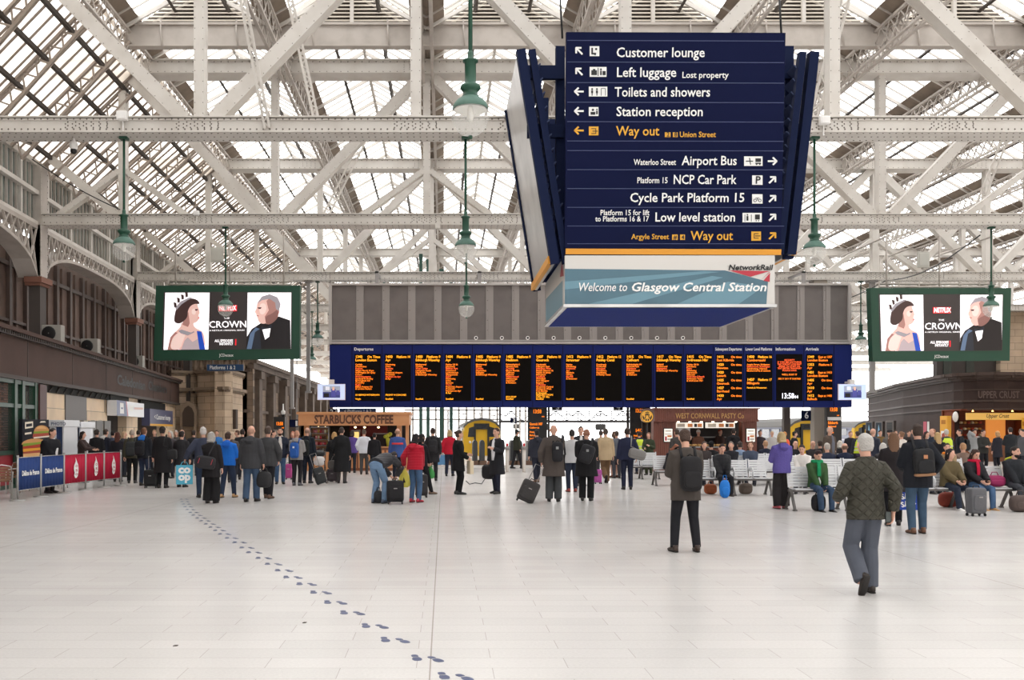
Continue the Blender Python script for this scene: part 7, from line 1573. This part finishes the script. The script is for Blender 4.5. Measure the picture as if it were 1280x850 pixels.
S = [(880, 31.5, 'curly-haired woman on the rear bench, left of the man with the phone', T_, dict(top=(60, 54, 54), hair=(70, 54, 50), hk='curly')),
     (889, 32.12, 'person in a black hood near the pasty kiosk counter', A_, dict(top=(30, 29, 32), hair=(28, 26, 28), hat=((30, 29, 32), 'beanie'))),
     (914, 31.5, 'person in a dark hooded coat on the rear bench near the phone man', T_ - .5, dict(top=(40, 40, 46), hair=(120, 108, 100))),
     (925, 32.12, 'person in a pale blue top, back turned, beside the dark hooded coat', A_, dict(top=(140, 160, 190), hair=(70, 60, 56))),
     (938, 31.5, 'woman with long curly brown hair on the rear bench', T_ - .3, dict(top=(70, 78, 96), hair=(104, 74, 56), hk='curly', face=True)),
     (957, 34.62, 'fair-haired person in navy sitting with back turned, left of the violet hoodie', A_, dict(top=(38, 42, 58), hair=(178, 140, 108))),
     (1004, 27.5, 'man in a white T-shirt leaning forward behind the front bench', T_ - .5, dict(top=(226, 222, 218), k='shirt', ease=.015, hair=(56, 44, 38), face=True, pitch=.3)),
     (1016, 34, 'smiling bald man in a dark jacket on the rear bench', T_, dict(top=(56, 52, 54), hair=(150, 130, 120), hk='bald', face=True)),
     (994, 34, 'thin-haired man in black on the farthest bench row', T_ + .2, dict(top=(38, 38, 42), hair=(70, 60, 56), hk='thin', face=True)),
     (1025, 34.62, 'dark-haired man sitting with back turned behind the woman in green', A_, dict(top=(36, 36, 40), hair=(60, 48, 42))),
     (1034, 28.12, 'white-haired man with back turned, left of a balding man in navy', A_ + .05, dict(top=(44, 50, 68), hair=(210, 200, 192))),
     (1056, 28.12, 'balding man in a navy jacket with back turned behind the front bench', A_ - .05, dict(top=(36, 42, 62), hair=(108, 84, 70), hk='bald')),
     (1050, 34.62, 'white-haired woman in black seated near the standing man in brown', A_ - .1, dict(top=(40, 38, 42), hair=(232, 226, 216), hk='bob')),
     (1080, 28.12, 'blonde person in a dark coat seated with back turned, left of the walking man', A_, dict(top=(52, 44, 60), hair=(206, 170, 124), hk='bob')),
     (1037, 34, 'bald older person facing the camera on the farthest bench row', T_, dict(top=(70, 66, 66), hair=(220, 196, 180), hk='thin')),
     (1104, 28.12, 'white-haired person seated behind the man in slim jeans', A_, dict(top=(60, 58, 60), hair=(230, 226, 220), hk='bob')),
     (1156, 27.5, 'dark-haired woman with a pale top seated left of the orange scarf', T_ + .2, dict(top=(210, 200, 196), hair=(50, 36, 34), hk='bob')),
     (1204, 28.12, 'sandy-haired person seated between the orange scarf and the red scarf', A_, dict(top=(120, 100, 90), hair=(170, 130, 96)))]
for x, dd, lab, ro, kw in S: seated(x, dd, lab, ro, **kw)
I = seated(836, 31.2, 'auburn-haired woman seated left of the lone standing man, pink bag on lap', T_ + .6, top=(46, 44, 50), bot=(32, 32, 36), hair=(140, 88, 66), hk='bob', pitch=.35, nod=.4)
mb = MB(); c = V((0, .27, .80)); r = thing('bag', I.M @ V((0, .27, .68)), 'pink and white bag on the lap of the auburn-haired woman', 'bag'); mb.rbox(c, .36, .16, .24, 3, 14); worn(I, mb, 'bag_body', mat('bag_pink', (206, 150, 168), .7), r); mb = MB(); mb.rbox(c + V((0, .02, .12)), .3, .1, .06, 3, 12); worn(I, mb, 'zip_edge', white, r)
bench(818, 866, 31.2, 'white bench left of and behind the lone standing man')
B = [(1037, 589, 1.82, None, 'grey-haired man in a brown jacket standing hand on hip by the beige column', dict(top=(86, 74, 66), shirt=(110, 112, 122), bot=(80, 78, 80), hair=(196, 188, 180), hk='thin', rot=T_ + .5, L='hip', R='down', face=True, d=33)),
     (981, 0, 1.64, 42, 'person in an orange vest beyond the violet hoodie', dict(top=(40, 44, 60), hair=(206, 140, 80), vest=(236, 90, 50), rot=A_)),
     (993, 0, 1.66, 40, 'person in black with lime stripes near the yellow train front', dict(top=(40, 42, 46), hair=(40, 36, 34), rot=R_F)),
     (1072, 0, 1.66, 38, 'man in a lime safety vest beside the white-haired walking man\'s head', dict(top=(50, 50, 56), hair=(60, 50, 46), vest=(206, 228, 50), rot=A_ + .3)),
     (1063, 0, 1.66, 41, 'person in black left of the lime safety vest, under the train display', dict(top=(38, 38, 44), hair=(120, 84, 70), rot=T_)),
     (1091, 0, 1.76, 33, 'bald man in a navy puffer jacket right of the lime safety vest', dict(top=(46, 50, 66), k='puffer', hair=(190, 150, 130), hk='bald', rot=R_F + .6)),
     (1085, 0, 1.70, 37, 'dark-haired person behind the bald man in a navy puffer', dict(top=(44, 44, 50), hair=(40, 36, 36), rot=A_)),
     (1112, 0, 1.72, 36, 'young man in a cap and open grey jacket facing the camera', dict(top=(92, 88, 84), shirt=(50, 50, 54), bot=(90, 86, 84), hair=(50, 40, 36), hat=((44, 42, 44), 'cap'), rot=T_, L='front', R='front', face=True)),
     (1127, 0, 1.66, 33, 'woman in a white cardigan left of the man in slim jeans', dict(top=(214, 206, 198), hair=(130, 96, 74), hk='bun', rot=A_ + .4)),
     (1119, 0, 1.70, 42, 'person in brown behind the young man in a cap', dict(top=(90, 76, 66), hair=(70, 54, 46), rot=T_)),
     (1158, 0, 1.66, 36, 'dark-haired woman right behind the head of the man in slim jeans', dict(top=(50, 44, 48), hair=(50, 38, 36), hk='bob', rot=T_ + .3)),
     (1166, 0, 1.76, 34, 'balding man in a dark navy jacket facing left, near the pink poster', dict(top=(48, 54, 66), hair=(160, 110, 84), hk='thin', rot=L_F)),
     (1172, 0, 1.64, 29.5, 'woman with long blonde hair in black, back turned', dict(top=(34, 33, 36), hair=(216, 180, 126), hk='long', rot=A_)),
     (1183, 0, 1.74, 37, 'white-haired man in a lime safety vest by the yellow menu panel', dict(top=(60, 60, 66), hair=(220, 214, 206), vest=(204, 226, 60), rot=A_)),
     (1200, 594, 1.74, None, 'man in a black jacket with a backpack facing left before the baguette counter', dict(top=(38, 40, 46), bot=(44, 44, 50), hair=(54, 42, 38), rot=L_F - .2)),
     (1218, 590, 1.74, None, 'man in a pale grey puffer jacket and white trousers with a hand at his face', dict(top=(170, 172, 174), k='puffer', bot=(206, 200, 194), hair=(44, 36, 34), rot=T_, R='face', L='pocket', face=True, ease=.045)),
     (1229, 592, 1.72, None, 'young man in a dark jacket right of the pale grey puffer jacket', dict(top=(52, 52, 50), bot=(36, 36, 40), hair=(44, 34, 32), rot=T_ + .1, L='front', R='front', face=True)),
     (1247, 588, 1.66, None, 'person in a dark coat and beige hat at the baguette counter', dict(top=(46, 46, 54), bot=(40, 40, 46), hair=(190, 150, 110), hk='bob', hem=.35, hat=((206, 160, 110), 'beanie'), rot=A_ + .3, R='chest')),
     (1263, 590, 1.82, None, 'tall man in a dark suit seen from behind at the right counter', dict(top=(44, 46, 50), bot=(40, 42, 46), hair=(60, 52, 50), rot=A_, hem=.2, L='front', R='front')),
     (1276, 0, 1.76, 44, 'man at the right edge behind the tall man in the dark suit', dict(top=(70, 70, 74), hair=(110, 90, 76), rot=A_ - .4)),
     (1279, 0, 1.74, 36, 'person in a grey coat cut off by the right edge', dict(top=(88, 88, 92), hair=(70, 60, 54), rot=L_F)),
     (1136, 0, 1.68, 45, 'small figure in dark clothing before the notice board', dict(top=(56, 50, 50), hair=(90, 70, 58), rot=T_)),
     (1100, 0, 1.70, 44, 'small figure in ochre clothing before the framed posters', dict(top=(120, 96, 60), hair=(80, 60, 50), rot=T_)),
     (950, 0, 1.70, 42, 'person in dark clothes right of the pasty kiosk menu poster', dict(top=(56, 50, 54), hair=(80, 60, 54), rot=T_)),
     (965, 0, 1.66, 46, 'fair-haired small figure beyond the violet hoodie, under the train', dict(top=(190, 186, 184), hair=(190, 160, 130), rot=T_)),
     (917, 0, 1.76, 40.6, 'customer in a black hooded coat at the right end of the pasty counter', dict(top=(34, 33, 36), hair=(50, 40, 36), hood='same', rot=A_ - .4)),
     (873, 0, 1.72, 43.0, 'kiosk worker in a white cap behind the pasty counter', dict(top=(140, 100, 84), hair=(60, 46, 40), hat=((226, 222, 216), 'cap'), rot=T_, face=True)),
     (900, 0, 1.74, 43.2, 'kiosk worker with red hair at the back of the pasty kiosk', dict(top=(60, 44, 40), hair=(150, 64, 44), rot=T_ + .5)),
     (846, 0, 1.74, 34.5, 'man in dark clothes just left of the lone standing man\'s shoulder', dict(top=(70, 66, 64), hair=(70, 56, 48), rot=A_ + .3)),
     (440, 0, 1.70, 40.5, 'person in purple behind the long black coat at the coffee counter', dict(top=(92, 72, 140), hair=(60, 48, 44), hk='bob', rot=A_)),
     (468, 0, 1.60, 38.5, 'person in black crouching at the coffee counter right of the white shirt', dict(top=(34, 33, 36), hair=(36, 32, 32), rot=A_))]
for x, y, hh, dd, lab, kw in B:
    q = person(x, y, lab, kw.pop('rot'), hh, d=kw.pop('d', dd), **kw)
    if lab.startswith('man in a black jacket with a backpack'): backpack(q, (40, 40, 42), 'black backpack of the man facing left before the baguette counter', .28, .44, .16)
# ================================================================= barriers, chairs, footprints, cables
steel = mat('post_steel', (170, 168, 166), .35, .6)
bpts = [G(22, 626), G(51, 621), G(80, 616.5), G(107, 612.5), G(130, 609.3), G(151, 607)]
bcol = [((44, 66, 120), 'blue banner barrier with white lettering, nearest the cafe chairs'), ((44, 66, 120), 'blue banner barrier with white lettering, second from the cafe chairs'), ((178, 34, 62), 'red banner barrier with a white curl, next to the blue ones'), ((178, 34, 62), 'red banner barrier with a white curl, middle of the three red ones'), ((178, 34, 62), 'red banner barrier with a white curl, at the end beside the queue')]
def post(p, label):
    r = thing('barrier_post', p, label, 'barrier post', 'steel barrier posts'); mb = MB(); mb.lathe([(.19, 0), (.19, .015), (.15, .03), (.03, .045)], p, 20); mb.build('base', steel, r); mb = MB(); mb.tube([(p.x, p.y, .03), (p.x, p.y, 1.08)], .026, 10); mb.build('pole', steel, r); mb = MB(); mb.lathe([(.026, 1.06), (.034, 1.08), (.03, 1.11)], p, 10); mb.build('cap', steel, r)
pl = ['steel barrier post at the café end of the blue banners', 'steel barrier post between the two blue banners', 'steel barrier post between blue and red banners', 'steel barrier post between the first and second red banners', 'steel barrier post between the second and third red banners', 'steel barrier post at the queue end of the red banners']
for p, lab in zip(bpts, pl): post(p, lab)
for i in range(5):
    a, c = bpts[i], bpts[i + 1]; r_ = c - a; L_ = r_.length; rn = r_.normalized(); a2, c2 = a + rn * .05, c - rn * .05; z0, z1 = .24, 1.05
    t = thing('banner_barrier', (a + c) / 2 + V((0, 0, z0)), bcol[i][1], 'barrier', 'banner barriers'); nm = rn.cross(V((0, 0, 1))).normalized(); mb = MB(); nn = 24; vs = []
    for k in range(nn + 1):
        p = a2.lerp(c2, k / nn) + nm * (.012 * math.sin(k * 1.9) * (1 if 0 < k < nn else 0))
        vs += [(p.x, p.y, z0), (p.x, p.y, z1)]
    vs2 = [(x - nm.x * .01, y - nm.y * .01, z) for x, y, z in vs]; m_ = len(vs)
    mb.add(vs + vs2, [(2 * k, 2 * k + 2, 2 * k + 3, 2 * k + 1) for k in range(nn)] + [(m_ + 2 * k, m_ + 2 * k + 1, m_ + 2 * k + 3, m_ + 2 * k + 2) for k in range(nn)] + [(2 * k, m_ + 2 * k, m_ + 2 * k + 2, 2 * k + 2) for k in range(nn)] + [(2 * k + 1, 2 * k + 3, m_ + 2 * k + 3, m_ + 2 * k + 1) for k in range(nn)], 0, True)
    mb.build('banner', cloth(bcol[i][0]), t); mb = MB()
    for z in (z0, z1): mb.tube([a2 + V((0, 0, z)), c2 + V((0, 0, z))], .012, 6)
    mb.build('rail', steel, t); mb = MB(); o = a2 + nm * .03
    if i < 2: text(mb, 'Délice de France', o + rn * (L_ * .1) + V((0, 0, .60)), rn, (0, 0, 1), .17, L_ * .74, 0, bold=.04, ext=0); mb.build('banner_lettering', sign_white, t)
    else:
        def cv(pts): mb.add([o + rn * (L_ * x) + V((0, 0, z0 + (z1 - z0) * y)) for x, y in pts], [tuple(range(len(pts)))])
        L0 = [(.44, .9), (.45, .76), (.38, .62), (.36, .5), (.40, .36), (.38, .26), (.42, .18)]; R0 = [(.44, .9), (.50, .76), (.56, .64), (.58, .5), (.57, .36), (.54, .24), (.48, .17)]
        for k in range(6): cv([L0[k + 1], R0[k + 1], R0[k], L0[k]] if k else [L0[1], R0[1], R0[0]])
        mb.build('banner_emblem', sign_white, t); mb = MB(); o = o + nm * .004
        for q, s_ in ((.55, 'O'), (.4, 'S'), (.27, 'O')): text(mb, s_, o + rn * (L_ * .43) + V((0, 0, z0 + (z1 - z0) * q)), rn, (0, 0, 1), .09, L_ * .1, 0, bold=.02, ext=0)
        mb.build('emblem_strokes', cloth(bcol[i][0]), t)
def cafe_chair(x, y, rz, label, first=[]):
    if first: return clone(first[0], (x, y, 0), rz, label)
    t = thing('cafe_chair', (0, 0, 0), label, 'chair', 'silver cafe armchairs'); first.append(t); al = mat('chair_aluminium', (206, 204, 200), .3, .7); wd = mat('chair_slat', (140, 100, 74), .6)
    for s_ in (-1, 1):
        mb = MB(); mb.tube([(s_ * .26, .22, 0), (s_ * .27, .24, .42), (s_ * .27, .22, .62), (s_ * .27, .1, .67), (s_ * .27, -.2, .67), (s_ * .26, -.26, .60), (s_ * .25, -.24, 0)], .014, 8, 0, (1, 0, 0)); mb.build('arm_frame', al, t, False)
    mb = MB(); mb.tube([(-.2, -.24, .4), (-.23, -.3, .7), (-.2, -.34, .82), (0, -.35, .86), (.2, -.34, .82), (.23, -.3, .7), (.2, -.24, .4)], .014, 8, 0, (0, 1, 0)); mb.build('back_frame', al, t, False)
    mb = MB()
    for k in range(5): mb.beam((-.22, -.27 - k * .014, .5 + k * .07), (.22, -.27 - k * .014, .5 + k * .07), .015, .05, (0, 0, 1))
    mb.build('backrest', wd, t, False); mb = MB()
    for k in range(7): mb.beam((-.25, -.2 + k * .07, .44), (.25, -.2 + k * .07, .44), .055, .018, (0, 0, 1))
    mb.build('seat', wd, t, False); t.location = (x, y, 0); t.rotation_euler = (0, 0, rz); return t
for px, d, rz, lab in ((8, 25.2, .5, 'silver cafe armchair nearest the blue banner, slats showing'), (-6, 26.2, -1.2, 'silver cafe armchair at the left edge of the picture'), (16, 27.4, 2.6, 'silver cafe armchair behind the other two, tucked by the blue banner')): c = P(px, 0, d); cafe_chair(c.x - .15, d, rz, lab)
for px, d, lab in ((48, 28.5, 'white-legged cafe table behind the first blue banner'), (74, 29.8, 'white-legged cafe table behind the second blue banner')):
    c = P(px, 0, d); r = thing('cafe_table', (c.x, d, 0), lab, 'table'); mb = MB(); mb.lathe([(.3, .70), (.32, .71), (.32, .73), (.3, .74)], (c.x, d, 0), 20); mb.build('tabletop', white, r)
    for q in range(4): a = q * PI / 2 + .5; mb = MB(); mb.tube([(c.x + .24 * math.cos(a), d + .24 * math.sin(a), 0), (c.x + .1 * math.cos(a), d + .1 * math.sin(a), .7)], .02, 8); mb.build('leg', white, r)
# trail of footprints stuck on the floor
fpm = mat('footprint_blue', (62, 70, 104), .5)
def print_mesh():
    mb = MB(); S_ = [(.0, .14), (.03, .135), (.045, .10), (.047, .06), (.038, .02), (.028, -.01), (-.028, -.01), (-.04, .02), (-.045, .06), (-.04, .10), (-.025, .135)]; H_ = [(-.028, -.035), (.028, -.035), (.034, -.07), (.03, -.11), (.012, -.13), (-.012, -.13), (-.03, -.11), (-.034, -.07)]
    for pl_ in (S_[::-1], H_[::-1]): mb.prism([(x, y) for x, y in pl_], (0, 0, 0), (1, 0, 0), (0, 1, 0), (0, 0, .0015))
    return mb
FP = [(567, 845.5), (532, 823), (492, 800), (467, 782.5), (439, 766), (418, 753), (400, 740.5), (382, 730), (365, 721.5), (354, 713), (341, 705), (329, 697.5), (317, 690.5), (308, 684.5), (299, 678), (289, 672.5), (280, 667.5), (274, 663), (268, 659), (262, 655), (256, 651), (251, 647.5), (246, 644), (242, 640.5), (238, 637), (235, 633.5), (233, 630), (231, 627), (230, 624)]
proto_f = None
for i, (x, y) in enumerate(FP):
    c = G(x, y)
    for s_ in (-1, 1):
        if proto_f is None: proto_f = print_mesh().build('footprint_sticker', fpm, None, False); o = proto_f
        else: o = proto_f.copy(); COL.objects.link(o)
        o.location = (c.x + s_ * .073, c.y - s_ * .025, .0005); o.rotation_euler = (0, 0, PI + (.5 if s_ > 0 else .2)); o.scale = (.82, .76, 1)
        tag(o, 'dark blue footprint sticker in the trail crossing the pale floor', 'footprint', 'trail of blue footprints')
for x, y, lab in ((216, 808, 'tiny dark scrap of litter on the open floor at left'), (378, 779, 'tiny dark fleck of litter beside the footprint trail')):
    g = G(x, y); mb = MB(); mb.prism([(0, 0), (.03, .01), (.035, .03), (.01, .035)], g, (1, 0, 0), (0, 1, 0), (0, 0, .006)); tag(mb.build('litter', mat('litter_dark', (70, 60, 56), .8)), lab, 'litter')
# loose cables
def cable(pts, r, label):
    mb = MB(); P_ = []; pts = [V(p) for p in pts]
    for a, c in zip(pts, pts[1:]):
        for k in range(8): q = k / 8; p = a.lerp(c, q); p.z -= .25 * math.sin(PI * q) * (a - c).length / 8; P_.append(p)
    mb.tube(P_ + [pts[-1]], r, 6); tag(mb.build('cable', black), label, 'cable')
cable([P(1035, 381, 47), P(1107, 351, 48), P(1225, 294, 35.4)], .025, 'black cable sagging from the grey panels up to the right truss')
cable([P(40, 199, 33), P(150, 262, 35.5)], .02, 'thin cable from the left wall column to the second truss')
